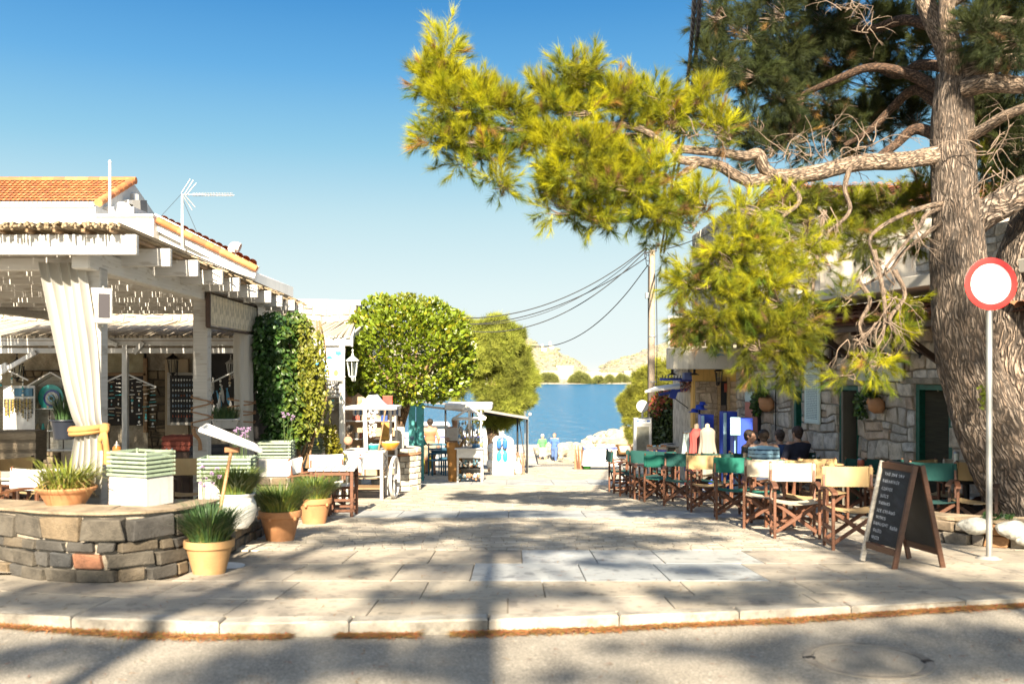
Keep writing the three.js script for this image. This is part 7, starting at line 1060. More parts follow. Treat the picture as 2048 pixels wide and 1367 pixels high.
// chairs and tables in front of the restaurant
{
  reseed(581);
  const gn = 'folding canvas chairs in front of the restaurant';
  chair('dark', 1242, 20.7, 95, 'dark green director chair at the far left end of the right hand row', gn);
  chair('dark', 1272, 19.6, 205, 'dark green director chair, second from the far end of the right hand row', gn);
  chair('green', 1312, 18.2, 186, 'green director chair, third from the far end of the right hand row', gn);
  chair('dark', 1360, 17.2, 192, 'dark green director chair left of the tan one in the middle of the row', gn);
  chair('tan', 1412, 15.9, 182, 'tan director chair in the middle of the right hand row between green ones', gn);
  chair('green', 1468, 14.6, 188, 'bright green director chair right of the tan middle one', gn);
  chair('pale', 1522, 15.2, 190, 'pale canvas director chair behind the bright green one', gn);
  chair('green', 1545, 13.6, 262, 'green director chair seen from the side, left of the big pale one', gn);
  chair('pale', 1590, 12.1, 188, 'pale canvas director chair with light spots, second nearest the chalkboard', gn);
  chair('tan', 1706, 10.95, 184, 'tan director chair nearest the chalkboard', gn);
  chair('tan', 1648, 13.9, 176, 'tan director chair behind the two nearest the chalkboard', gn);
  chair('tan', 1878, 13.4, 150, 'tan director chair in the shade under the pine by the nearest green door', gn);
  chair('dark', 1868, 12.3, 200, 'dark green director chair right behind the chalkboard', gn);
  chair('pale', 1930, 13.6, 205, 'pale canvas director chair beside the pine trunk', gn);
  chair('dark', 1728, 15.4, 20, 'dark green director chair against the stone wall, left one', gn);
  chair('dark', 1762, 15.2, 10, 'dark green director chair against the stone wall, right one', gn);
  chair('dark', 1330, 20.9, 20, 'dark green director chair facing the street beside the stall boxes', gn);
  chair('tan', 1400, 19.2, 10, 'tan director chair facing the street in front of the red dress', gn);
  chair('dark', 1292, 18.9, 175, 'dark green director chair squeezed between the second and third of the row', gn);
  chair('dark', 1432, 17.0, 196, 'dark green director chair behind the tan middle one', gn);
  chair('tan', 1612, 13.0, 200, 'tan director chair half hidden behind the big pale one', gn);
  chair('pale', 1530, 13.3, 196, 'pale director chair between the bright green one and the big pale one', gn);
  chair('tandark', 1952, 12.2, 215, 'dark framed tan director chair in deep shade left of the pine trunk', gn);
  const tm = mat([.46, .30, .15], { map: T.wood, size: .8, size2: .25, rough: .45 });
  const tb = (px, d, w, lbl) => table(px, d, w, w, .05, lbl, { mat: tm, pedestal: 1, leg: M.iron });
  tb(1632, 17.6, .78, 'wooden café table in front of the seated people'); tb(1680, 14.9, .75, 'wooden café table between the tan chairs'); tb(1934, 12.9, .72, 'wooden café table beside the pine trunk'); tb(1462, 17.4, .75, 'wooden café table behind the bright green chair'); tb(1345, 19.3, .75, 'wooden café table among the dark green chairs'); tb(1560, 14.9, .75, 'wooden café table behind the big pale chair');
  const onT = (name, lbl, cat, px, d, prof, c, o = {}) => { const q = thing(name, lbl, cat, V(PX(px, d), gy(d) + .74, -d)); part(q, 'body', lathe(prof, 16), mat(c, { rough: .4 })); part(q, 'top', lathe([[0, prof[prof.length - 1][1] + .03], [prof[prof.length - 1][0] * .8 + .005, prof[prof.length - 1][1] + .02], [prof[prof.length - 1][0] + .004, prof[prof.length - 1][1]]], 12), o.top ?? M.steel); };
  onT('pepper_mill', 'small dark shaker on the table of the seated people, left one', 'shaker', 1628, 17.5, [[0, 0], [.03, 0], [.022, .05], [.028, .1]], [.02, .05, .05]); onT('pepper_mill', 'small dark shaker on the table of the seated people, right one', 'shaker', 1638, 17.5, [[0, 0], [.03, 0], [.022, .05], [.028, .1]], [.02, .05, .05]); onT('napkin_holder', 'red napkin holder on the table between the tan chairs', 'napkin holder', 1722, 15, [[0, 0], [.05, 0], [.05, .1], [.04, .12]], [.4, .1, .06]); onT('carafe', 'pale glass carafe on the table beside the pine trunk', 'carafe', 1914, 13, [[0, 0], [.05, 0], [.06, .08], [.03, .18], [.035, .26]], [.6, .6, .5]);
}
// chalkboard, sign, manhole neighbours
{
  reseed(601);
  const A = V(PX(1722, 9.85), 0, -9.85), B = V(PX(1792, 9.28), 0, -9.28), Cc = V(PX(1872, 9.45), 0, -9.45), yb = gy(9.6) + .004;
  const t = thing('chalkboard', 'folding wooden chalkboard menu standing on the pavement by the chairs', 'chalkboard'), fw = mat([.095, .042, .022], { map: T.wood, size: .6, size2: .2, rough: .5 }), chalk = mat([.022, .024, .028], { map: T.mottle, size: .5, rough: .55 });
  const wdir = B.clone().sub(A), W = wdir.length(); wdir.normalize(); const nrm = V(wdir.z, 0, -wdir.x).negate(); if (nrm.x > 0) nrm.negate();           // outward, towards the street
  const H = 1.0, apexBack = .225; const at = (u, h, n = 0) => A.clone().addScaledVector(wdir, u * W).addScaledVector(nrm, -apexBack * h + n).setY(yb + h * H * .98);
  const board = (sgn, name, face2) => {
    const a2 = (u, h, n = 0) => sgn > 0 ? at(u, h, n) : A.clone().addScaledVector(wdir, u * W).addScaledVector(nrm, -apexBack * 2 - .07 + apexBack * h - n).setY(yb + h * H * .98);
    for (const u of [.045, .955]) part(t, 'stile', bar(a2(u, 0), a2(u, 1), .05, .03, .004, wdir), u < .5 && sgn > 0 ? mat([.45, .42, .37], { map: T.wood, size: .6, rough: .6 }) : fw);  // street-side front stile paler: sunlight on it put into the wood colour
    part(t, 'rail', bar(a2(.09, .965), a2(.91, .965), .03, .065, .004), fw); part(t, 'rail', bar(a2(.09, .165), a2(.91, .165), .03, .065, .004), fw);
    part(t, name, quads([[a2(.09, .2, -.006), a2(.91, .2, -.006), a2(.91, .93, -.006), a2(.09, .93, -.006)], [a2(.09, .2, -.012), a2(.09, .93, -.012), a2(.91, .93, -.012), a2(.91, .2, -.012)]]), chalk);
    return a2;
  };
  const f = board(1, 'board'); board(-1, 'rear_board'); part(t, 'hinge', bar(at(.2, 1, -.03), at(.8, 1, -.03), .05, .02), M.iron);
  // the chalk writing on the board
  const c = document.createElement('canvas'); c.width = 320; c.height = 720; const g = c.getContext('2d'); g.fillStyle = '#17191d'; g.fillRect(0, 0, 320, 720); for (let i = 0; i < 90; i++) { g.fillStyle = 'rgba(190,195,205,' + (.015 + rnd() * .02) + ')'; g.beginPath(); g.ellipse(rnd() * 320, rnd() * 720, 20 + rnd() * 90, 8 + rnd() * 40, rnd(), 0, 7); g.fill(); }
  g.fillStyle = 'rgba(225,228,232,.88)'; [['THE INN TAV', 34, 58], ['BREAKFAST', 24, 128], ['COFFEE', 30, 204], ['JUICE', 34, 274], ['DRINKS', 30, 344], ['ICE CREAMS', 26, 420], ['WINES', 30, 486], ['DRAUGHT', 16, 548], ['BEER', 206, 560], ['OUZO', 26, 616], ['MEZE', 26, 686]].forEach(([s, x, y]) => { for (let i = 0, xx = x; i < s.length; i++) { g.font = (38 + (i * 7 % 5)) + 'px sans-serif'; g.save(); g.translate(xx, y + ((i * 13) % 5) - 2); g.rotate(((i * 5) % 3 - 1) * .05); g.scale(.86, 1); g.fillText(s[i], 0, 0); g.restore(); xx += g.measureText(s[i]).width * .9 + 1; } });
  const tx = new THREE.CanvasTexture(c); tx.colorSpace = THREE.SRGBColorSpace; const pg = new THREE.BufferGeometry(); const q4 = [f(.1, .205, .0), f(.9, .205, .0), f(.9, .925, .0), f(.1, .925, .0)]; const flip = new THREE.Vector3().crossVectors(q4[1].clone().sub(q4[0]), q4[3].clone().sub(q4[0])).dot(V(0, EYE, 0).sub(q4[0])) < 0; pg.setAttribute('position', new THREE.Float32BufferAttribute(q4.flatMap((p) => [p.x, p.y, p.z]), 3)); pg.setAttribute('uv', new THREE.Float32BufferAttribute([0, 0, 1, 0, 1, 1, 0, 1], 2)); pg.setIndex(flip ? [0, 2, 1, 0, 3, 2] : [0, 1, 2, 0, 2, 3]); pg.computeVertexNormals();
  const wr = new THREE.Mesh(pg, new THREE.MeshStandardMaterial({ map: tx, roughness: .7, side: THREE.DoubleSide })); wr.name = 'chalk_writing'; t.add(wr);
  // round sign
  const sd = 10.06, s = thing('road_sign', 'round white road sign with a red ring on a grey pole by the pine', 'road sign', G(1979, sd)), sy = PY(568, sd) - gy(sd);
  part(s, 'pole', cyl(V(0, -.1, 0), V(0, sy + .2, 0), .03, .03, 16), M.steel); part(s, 'pole_cap', lathe([[0, .215], [.03, .2], [0, .2]], 14).translate(0, sy, 0), M.steel); part(s, 'footing', lathe([[0, .03], [.06, .03], [.13, .005], [.13, -.05], [0, -.05]], 20), mat([.42, .4, .36], { map: T.mottle, size: .5 }));
  const disc = (r0, r1, z, m, n) => part(s, n, lathe(r0 ? [[r0, z], [r1, z], [r1, z + .003], [r0, z + .003], [r0, z]] : [[0, z], [r1, z], [r1, z + .003], [0, z + .003]], 64).rotateX(Math.PI / 2).translate(0, sy, .03), m);
  disc(0, .264, .0, M.steel, 'back_plate'); disc(0, .205, .0045, mat([.72, .72, .71], { rough: .35, coat: .4 }), 'white_face'); disc(.203, .264, .006, mat([.62, .016, .010], { rough: .35, coat: .4 }), 'red_ring'); for (const y of [-.12, .12]) part(s, 'clamp', bx(.09, .03, .05, 0, sy + y, .01), M.steel);
}

// ------------------------------------------------------------------ the great pine, and the pines across the road that shade the street
const tuftGeo = (n, seed, spread, w) => { let s = seed; const r = () => { s = (s * 16807) % 2147483647; return s / 2147483647; }, l = []; for (let i = 0; i < n; i++) { const a = r() * 6.283, e = Math.pow(r(), .7) * spread, L = .75 + r() * .35, h = (r() - .75) * .5, d = [Math.cos(a) * Math.sin(e), Math.cos(e), Math.sin(a) * Math.sin(e)], t = r() * 6.28, wx = Math.cos(t) * w, wz = Math.sin(t) * w; l.push(-wx, h, -wz, wx, h, wz, d[0] * L, h + d[1] * L, d[2] * L); } return tris(l); };
const sprayGeo = (n, seed, w) => { let s = seed; const r = () => { s = (s * 16807) % 2147483647; return s / 2147483647; }, l = []; for (let i = 0; i < n; i++) { const h = Math.pow(r(), .75), a = r() * 6.283, e = lerp(1.0, .35, h) + (r() - .5) * .5, L = (.34 + r() * .2) * (h > .9 ? 1.1 : 1), d = [Math.cos(a) * Math.sin(e), Math.cos(e), Math.sin(a) * Math.sin(e)], t = r() * 6.28, wx = Math.cos(t) * w, wz = Math.sin(t) * w, b = .06 * Math.sin(h * 5); l.push(b - wx, h * .75, -wz, b + wx, h * .75, wz, b + d[0] * L, h * .75 + d[1] * L - .05 * L * Math.sin(e), d[2] * L); } return tris(l); };
const tuft = sprayGeo(92, 7, .0085), tuftBig = tuftGeo(40, 11, 1.7, .06);
const needleM = mat([1, 1, 1], { rough: .75, trans: .42, spec: .35 });
const barkM = mat([.40, .345, .30], { map: T.bark, size: 1.0, size2: 1.35, rough: .95, bump: T.bark, bsize: 1.0, bsize2: 1.35, bs: .05 });
const branchM = mat([.44, .36, .29], { map: T.bark, size: .4, size2: .8, rough: .95, bump: T.bark, bsize: .5, bsize2: 1, bs: .012 });
const twigM = mat([.24, .18, .135], { map: T.wood, size: .3, rough: .9 });
{
  reseed(701);
  const t = thing('pine_tree', 'huge old pine with a broad furrowed trunk and long bare limbs at the right', 'tree');
  const pts = (l) => l.map(([x, y, d]) => P(x, y, d)), S = 12 / F;
  part(t, 'trunk', limb(pts([[2075, 1095, 12.3], [2062, 1030, 12.3], [2030, 950, 12.25], [1992, 870, 12.2], [1955, 775, 12.15], [1930, 680, 12.1], [1918, 560, 12], [1914, 440, 12], [1908, 320, 12], [1905, 230, 12], [1908, 150, 12]]), [100, 84, 75, 70, 62, 57, 52, 48, 43, 38, 34].map((r) => r * S), { seg: 72, steps: 150, noise: .13, nf: 1.4, ridge: .09 }), barkM, { keepUV: true });
  part(t, 'trunk', limb(pts([[2125, 1095, 12.5], [2108, 980, 12.5], [2076, 850, 12.45], [2050, 720, 12.4], [2058, 590, 12.4], [2088, 470, 12.3], [2140, 330, 12.2], [2200, 150, 12], [2225, -80, 11.9], [2235, -330, 11.8], [2240, -560, 11.8]]), [112, 96, 86, 78, 74, 70, 60, 48, 36, 22, 5].map((r) => r * S), { seg: 64, steps: 110, noise: .14, nf: 1.4, ridge: .09, seed: 5 }), barkM, { keepUV: true });
  const b = (l, r, o = {}) => part(t, 'branch', limb(pts(l), r.map((q) => q * S * (o.k ?? .88)), { seg: o.seg ?? 16, steps: o.steps ?? l.length * 8, noise: .22, nf: 3, seed: l.length * 7 + (l[0][0] | 0) % 50 }), o.m ?? branchM, { keepUV: true });
  b([[1914, 150, 12], [1890, 90, 12.05], [1862, 30, 12.1], [1835, -40, 12.2], [1815, -130, 12.3], [1800, -330, 12.4], [1810, -500, 12.4]], [30, 24, 20, 17, 13, 8, 2]);
  b([[1910, 165, 11.95], [1905, 100, 11.8], [1893, 40, 11.7], [1900, -30, 11.6], [1920, -120, 11.5], [1950, -300, 11.4], [1960, -460, 11.4]], [24, 20, 18, 16, 12, 7, 2]);
  b([[1905, 470, 12], [1960, 432, 11.9], [2010, 405, 11.8], [2080, 370, 11.6], [2180, 330, 11.4], [2290, 250, 11.2], [2400, 120, 11]], [36, 33, 32, 32, 28, 18, 4], { m: barkM });
  b([[1925, 150, 11.9], [1985, 130, 11.8], [2040, 122, 11.6], [2120, 135, 11.3], [2210, 110, 11], [2290, 60, 10.8]], [22, 19, 17, 14, 9, 3]); b([[1930, 175, 11.8], [1975, 165, 11.6], [2050, 170, 11.3], [2110, 165, 11], [2190, 190, 10.8], [2260, 170, 10.6]], [22, 20, 18, 15, 9, 3]);
  b([[1925, 280, 11.9], [1960, 262, 11.7], [2010, 232, 11.4], [2080, 205, 11.1], [2150, 190, 10.9], [2210, 200, 10.8]], [15, 12, 11, 9, 6, 2]); b([[1900, 55, 11.9], [1970, 38, 11.9], [2060, 42, 11.9], [2150, 20, 11.8], [2220, 30, 11.7]], [10, 9, 8, 5, 2]);
  // the long limb to the left, its two forks
  b([[1905, 305, 12], [1860, 312, 11.95], [1800, 322, 11.85], [1720, 326, 11.7], [1660, 338, 11.6], [1600, 350, 11.5], [1535, 352, 11.4]], [22, 19, 19, 17, 17, 16, 15], { steps: 60 });
  b([[1545, 352, 11.4], [1528, 335, 11.35], [1515, 308, 11.3], [1490, 312, 11.25], [1452, 306, 11.2], [1385, 300, 11.1], [1335, 292, 11.05], [1290, 262, 11], [1240, 250, 10.95], [1160, 256, 10.9], [1080, 262, 10.8], [1000, 258, 10.75], [930, 240, 10.7], [895, 190, 10.65]], [14, 13, 12, 11, 10, 9, 9, 8, 7, 6.5, 5.5, 4.5, 3.5, 2], { steps: 90 });
  b([[1540, 356, 11.4], [1500, 362, 11.35], [1470, 350, 11.25], [1440, 332, 11.2], [1395, 322, 11.1], [1360, 318, 11.05], [1340, 296, 11], [1300, 330, 10.95], [1230, 345, 10.9]], [14, 13, 12, 11, 10, 8, 7, 5, 3], { steps: 70 }); b([[1400, 322, 11.1], [1375, 342, 11.05], [1357, 350, 11]], [9, 7, 5]);
  // limbs in the dark crown
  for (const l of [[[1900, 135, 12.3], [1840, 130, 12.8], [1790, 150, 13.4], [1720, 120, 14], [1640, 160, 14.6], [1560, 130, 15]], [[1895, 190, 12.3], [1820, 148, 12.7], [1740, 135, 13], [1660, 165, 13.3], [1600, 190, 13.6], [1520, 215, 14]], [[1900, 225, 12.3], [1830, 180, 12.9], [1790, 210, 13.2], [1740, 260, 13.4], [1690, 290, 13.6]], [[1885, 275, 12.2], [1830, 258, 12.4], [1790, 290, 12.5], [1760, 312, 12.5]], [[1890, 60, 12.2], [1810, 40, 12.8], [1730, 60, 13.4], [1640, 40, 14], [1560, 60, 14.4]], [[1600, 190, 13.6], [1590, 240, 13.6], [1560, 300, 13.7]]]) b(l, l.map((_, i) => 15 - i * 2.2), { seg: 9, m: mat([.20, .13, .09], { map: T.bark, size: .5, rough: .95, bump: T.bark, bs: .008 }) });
  // bare hanging limbs in front of the houses
  for (const l of [[[1890, 405, 11.9], [1830, 420, 11.7], [1760, 455, 11.5], [1740, 480, 11.4], [1748, 510, 11.4], [1765, 540, 11.3]], [[1885, 440, 11.9], [1850, 470, 11.8], [1810, 500, 11.7], [1780, 540, 11.6], [1730, 570, 11.5], [1690, 600, 11.4]], [[1880, 415, 11.9], [1850, 432, 11.7], [1842, 450, 11.6], [1800, 500, 11.4], [1770, 545, 11.3], [1790, 570, 11.3]], [[1748, 500, 11.4], [1762, 560, 11.3], [1770, 620, 11.25], [1762, 680, 11.2], [1730, 720, 11.2], [1700, 745, 11.1]], [[1790, 540, 11.6], [1810, 590, 11.5], [1780, 640, 11.4], [1795, 670, 11.4]], [[1560, 345, 11.4], [1600, 400, 11.2], [1560, 440, 11.1], [1540, 500, 11], [1545, 580, 11]], [[1700, 335, 11.6], [1690, 380, 11.5], [1700, 420, 11.5], [1650, 470, 11.4]], [[1650, 420, 12], [1640, 480, 12], [1628, 560, 12], [1622, 660, 12]], [[1660, 625, 11.5], [1620, 670, 11.4], [1580, 715, 11.3], [1552, 745, 11.3]], [[1715, 560, 11.5], [1740, 600, 11.4], [1720, 650, 11.4], [1735, 690, 11.3]]]) b(l, l.map((_, i) => 6 - i * .85), { seg: 8, steps: 30 });
  // bare twigs: random kinked sprays
  const twigs = []; const sprayTwig = (p, dir, len, r, n) => { let q = p.clone(), d = dir.clone().normalize(); const l = [q.clone()]; for (let i = 0; i < n; i++) { d.add(V(rr(-.55, .55), rr(-.5, .35), rr(-.5, .5))).normalize(); q = q.clone().addScaledVector(d, len / n); l.push(q.clone()); if (r > .004 && rnd() < .6) sprayTwig(q, d.clone().add(V(rr(-1, 1), rr(-1, .4), rr(-1, 1))), len * .55, r * .55, Math.max(2, n - 1)); } twigs.push(limb(l, [r, r * .3], { seg: 5, steps: n * 2, keepUV: false })); };
  for (const [x, y, d, n, s] of [[1560, 310, 11.5, 6, 1], [1640, 310, 11.6, 7, 1], [1700, 300, 11.6, 6, 1], [1750, 290, 11.7, 4, 1], [1760, 520, 11.3, 5, .8], [1780, 600, 11.3, 7, .8], [1765, 650, 11.2, 8, .8], [1650, 420, 11.4, 6, .8], [1590, 480, 11.1, 5, 1], [1830, 440, 11.6, 4, 1], [1980, 300, 11.5, 8, 1], [2000, 340, 11.6, 7, 1], [1460, 330, 11.1, 4, .8], [1380, 270, 11, 5, .8], [1710, 680, 11.2, 5, .7], [1700, 20, 12.5, 6, .8], [1740, 60, 12.6, 6, .8]]) for (let i = 0; i < n; i++) sprayTwig(P(x + rr(-20, 20), y + rr(-8, 8), d), V(rr(-1, 1), y < 330 ? rr(-.2, .9) : rr(-1, -.2), rr(-.6, .6)), rr(.3, .6) * s, .0075, 4);
  const G1 = [[893, 110, 26, 52, 10.7], [872, 165, 36, 40, 10.7], [905, 200, 50, 62, 10.7], [960, 205, 44, 52, 10.7], [1005, 225, 40, 50, 10.8], [870, 265, 30, 38, 10.7], [930, 275, 60, 40, 10.75], [985, 310, 42, 34, 10.8], [995, 362, 32, 22, 10.8], [930, 320, 40, 16, 10.8], [850, 140, 18, 30, 10.7],
    [1140, 150, 50, 48, 10.9], [1180, 125, 22, 26, 10.9], [1105, 200, 44, 44, 10.9], [1150, 215, 60, 44, 10.9], [1080, 250, 50, 34, 10.8], [1232, 205, 44, 56, 11], [1300, 200, 46, 46, 11.1], [1335, 240, 50, 40, 11.1], [1395, 215, 44, 44, 11.1], [1440, 255, 28, 44, 11.1], [1250, 260, 60, 30, 11],
    [1110, 300, 50, 36, 10.8], [1180, 300, 70, 44, 10.75], [1250, 310, 60, 44, 10.8], [1310, 340, 54, 50, 10.8], [1150, 350, 70, 40, 10.75], [1230, 370, 80, 40, 10.75], [1080, 365, 40, 34, 10.8], [1120, 415, 52, 30, 10.85], [1190, 425, 56, 26, 10.85], [1260, 415, 60, 30, 10.85], [1330, 410, 50, 34, 10.9], [1390, 400, 36, 40, 11], [1370, 445, 34, 18, 11]];
  const G2 = [[1395, 560, 50, 44, 11], [1360, 565, 22, 34, 11.1], [1440, 520, 54, 48, 10.9], [1480, 480, 58, 44, 10.9], [1530, 500, 60, 60, 10.9], [1455, 590, 66, 46, 10.9], [1410, 630, 50, 36, 10.9], [1370, 640, 26, 34, 11], [1440, 660, 54, 30, 10.9], [1530, 590, 66, 56, 10.9], [1590, 560, 50, 60, 11], [1600, 480, 44, 46, 11.1], [1645, 520, 30, 36, 11.1], [1560, 650, 60, 40, 11], [1612, 630, 40, 40, 11.1], [1500, 690, 44, 34, 11], [1560, 690, 56, 34, 11], [1515, 728, 34, 24, 11.1], [1585, 735, 36, 20, 11.1], [1690, 590, 26, 26, 11.2], [1745, 722, 36, 24, 11], [1695, 745, 28, 14, 11], [1775, 705, 16, 20, 11.1], [1500, 420, 50, 34, 11], [1560, 410, 44, 34, 11.2], [1310, 485, 16, 20, 12], [1330, 510, 12, 16, 12], [1720, 470, 40, 34, 12.5], [1790, 640, 30, 24, 11.6], [1830, 600, 34, 24, 11.8], [1700, 420, 44, 30, 12.6], [1790, 380, 50, 34, 13], [1850, 350, 30, 34, 13], [1840, 480, 20, 26, 12.4], [1660, 380, 40, 24, 12.4]], G4 = [[1600, 395, 44, 34, 12.6], [1690, 400, 50, 36, 12.8], [1770, 410, 50, 36, 12.8], [1840, 395, 34, 40, 12.8], [1735, 480, 44, 34, 12.6], [1655, 455, 44, 38, 12.6], [1800, 465, 40, 30, 12.6], [1560, 450, 40, 40, 12.2], [2000, 370, 40, 30, 13], [1960, 345, 30, 30, 13]];
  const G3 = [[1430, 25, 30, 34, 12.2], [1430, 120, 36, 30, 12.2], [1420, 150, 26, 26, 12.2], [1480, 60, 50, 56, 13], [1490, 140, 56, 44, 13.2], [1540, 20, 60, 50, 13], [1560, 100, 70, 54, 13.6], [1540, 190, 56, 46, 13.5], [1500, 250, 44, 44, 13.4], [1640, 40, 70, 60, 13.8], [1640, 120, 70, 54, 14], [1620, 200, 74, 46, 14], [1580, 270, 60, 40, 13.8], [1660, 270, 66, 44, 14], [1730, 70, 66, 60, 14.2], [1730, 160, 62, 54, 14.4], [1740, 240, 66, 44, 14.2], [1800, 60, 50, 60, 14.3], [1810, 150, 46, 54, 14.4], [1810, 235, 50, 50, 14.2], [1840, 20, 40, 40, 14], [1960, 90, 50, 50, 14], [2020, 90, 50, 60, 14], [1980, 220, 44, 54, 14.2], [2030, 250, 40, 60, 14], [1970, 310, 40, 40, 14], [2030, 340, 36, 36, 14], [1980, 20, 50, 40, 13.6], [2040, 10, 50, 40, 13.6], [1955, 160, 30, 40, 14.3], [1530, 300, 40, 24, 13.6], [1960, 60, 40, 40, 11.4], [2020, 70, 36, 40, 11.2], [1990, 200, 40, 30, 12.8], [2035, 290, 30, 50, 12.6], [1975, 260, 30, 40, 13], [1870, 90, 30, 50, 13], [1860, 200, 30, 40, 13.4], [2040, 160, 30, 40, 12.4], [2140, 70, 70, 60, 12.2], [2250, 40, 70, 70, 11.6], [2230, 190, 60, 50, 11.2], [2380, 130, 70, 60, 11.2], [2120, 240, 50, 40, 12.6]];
  const lobeTufts = (lobes, dens, sz, col, o) => {
    const pl = [], cc = [];
    for (const [px, py, rx, ry, d] of lobes) {
      const k = d / F, c = P(px, py, d), n = Math.round(rx * ry * dens * (lobes === G2 && px > 1540 && py < 600 ? .5 : 1)), tips = [], sub = []; for (let i = 0; i < 9; i++) { const v = V(rr(-1, 1), rr(-1, 1), rr(-1, 1)); v.normalize().multiplyScalar(rr(.35, 1.02)); sub.push([v, rr(.7, 1.25)]); }
      for (let i = 0; i < n; i++) {
        const [sc, sb] = pick(sub), v = sc.clone().add(V(rr(-1, 1), rr(-1, 1), rr(-1, 1)).multiplyScalar(rr(.05, .62)));
        const p = c.clone().add(V(v.x * rx * k * .8, v.y * ry * k * .78 - .03, v.z * (rx + ry) * .45 * k)), dir = V(v.x * .9 + rr(-.5, .5), (o.up ?? .55) + v.y * .9 + rr(-.6, .5), v.z * .7 + rr(-.5, .6)).normalize();
        pl.push(put(p, dir, rr(0, 6.28), sz * rr(.75, 1.25))); const w = clamp(.5 + v.y * .35 + v.z * .25 + rr(-.45, .45), 0, 1), q = rr(.75, 1.2) * sb * (v.length() < .45 ? .6 : 1) * (lobes === G2 && py > 600 && px < 1660 ? .62 : 1), br = rnd() < (o.brown ?? .05); cc.push(br ? lin(.30 * q, .17 * q, .05) : lin(lerp(col[0][0], col[1][0], w) * q, lerp(col[0][1], col[1][1], w) * q, lerp(col[0][2], col[1][2], w) * q));  // inner and lower needles darkened: the shade inside the crown painted into their colours
        if (i % (o.twigEvery ?? 5) === 0) tips.push(p.clone().addScaledVector(dir, -.02));
      }
      const root = c.clone().add(V(rx * k * (o.rootX ?? .5), -ry * k * .3, 0)); for (const p of tips.slice(0, 22)) twigs.push(limb([root, root.clone().lerp(p, .5).add(V(rr(-.05, .05), rr(-.06, .03), rr(-.05, .05))), p], [.0085, .004], { seg: 4, steps: 4, keepUV: false }));
    }
    scatter(t, 'needles', tuft, needleM, pl, cc);
  };
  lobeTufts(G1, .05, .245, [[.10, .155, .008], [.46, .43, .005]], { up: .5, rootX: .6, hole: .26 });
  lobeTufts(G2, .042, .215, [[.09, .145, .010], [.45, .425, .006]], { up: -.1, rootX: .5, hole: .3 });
  lobeTufts(G3, .062, .27, [[.035, .055, .016], [.075, .09, .018]], { up: .2, brown: .03, hole: .36 });  // crown lying in shade: its shade is also put into darker needle colours
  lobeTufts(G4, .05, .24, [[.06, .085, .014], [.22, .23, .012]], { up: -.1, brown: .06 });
  part(t, 'twigs', twigs, twigM, { kind: 'stuff' });
  // the crown above the frame
  const up = [], uc = []; for (const [x, y, z, r] of [[5.6, 9.6, -12, 2.0], [7.6, 8.6, -11, 2.2], [6.6, 8, -9.8, 1.3], [8.8, 7.2, -9.8, 1.8], [4.4, 8.1, -11.4, 1.1], [5.4, 9.4, -14.5, 1.8], [8.5, 9.4, -14, 2.4], [7, 11, -12.5, 2], [9.5, 7.8, -12.5, 1.8]]) for (let i = 0; i < 300 * r; i++) { let v = V(rr(-1, 1), rr(-1, 1), rr(-1, 1)); if (v.length() > 1) continue; up.push(put(V(x + v.x * r, y + v.y * r * .55, z + v.z * r), V(rr(-1, 1), rr(0, 1), rr(-1, 1)), 0, rr(.18, .26))); const q = rr(.7, 1.3); uc.push(lin(.11 * q, .12 * q, .015)); } scatter(t, 'needles', tuftBig, needleM, up, uc);
  part(t, 'branch', [[5.5, 9, -11.8], [7.6, 8.4, -11.2], [8.7, 7, -10], [4, 8, -11.3]].map(([x, y, z]) => limb([V(5.3, 6.2, -12), V((x + 5.3) / 2, (y + 6.2) / 2 + .5, (z - 12) / 2), V(x, y, z)], [.12, .09, .04], { seg: 8, keepUV: false })), branchM);
  // a ring of stones, pale boulders, small plant at its foot
  const ring = thing('tree_ring_wall', 'low ring wall of rough tan stones around the foot of the pine', 'stone wall'), cx = 6.35, cd = 12.25, R = 1.5, path = []; for (let i = 0; i <= 16; i++) { const a = Math.PI * (1.12 - i / 16 * 1.15); path.push([cx + Math.cos(a) * R, cd - Math.sin(a) * R]); }
  const rs = stones([[.34, .25, .16], [.27, .21, .15], [.40, .22, .11], [.22, .19, .16], [.31, .27, .22]]); part(ring, 'core', core(path, (d) => gy(d), .27, .04, .3), M.mortar); coursed(ring, path, (d) => gy(d), [.14, .13], rs, { min: .12, max: .32, depth: .16 }); part(ring, 'coping', core(path, (d) => gy(d) + .27, .035, -.06, .42, -.001), mat([.40, .31, .21], { map: T.stone, size: .6, rough: .95, bump: T.pit, bs: .012 })); part(ring, 'soil', lathe([[0, .24], [R - .3, .22]], 30).translate(cx, gy(cd), -cd), M.soil);
  for (const [px, py, d, sx, r, lbl] of [[1952, 1052, 10.95, 1.6, .12, 'pale rounded boulder left of the road sign on the ring wall'], [2030, 1060, 10.85, 1.5, .135, 'pale rounded boulder right of the road sign on the ring wall'], [2056, 1078, 10.8, 1.4, .1, 'small pale boulder at the right edge on the ring wall']]) { const q = solo('boulder', lbl, 'boulder', boulder(r, sx, .75, 1, 3, .22), mat([.58, .57, .53], { map: T.stone, size: .6, rough: .9 })); q.position.copy(P(px, py, d)); }
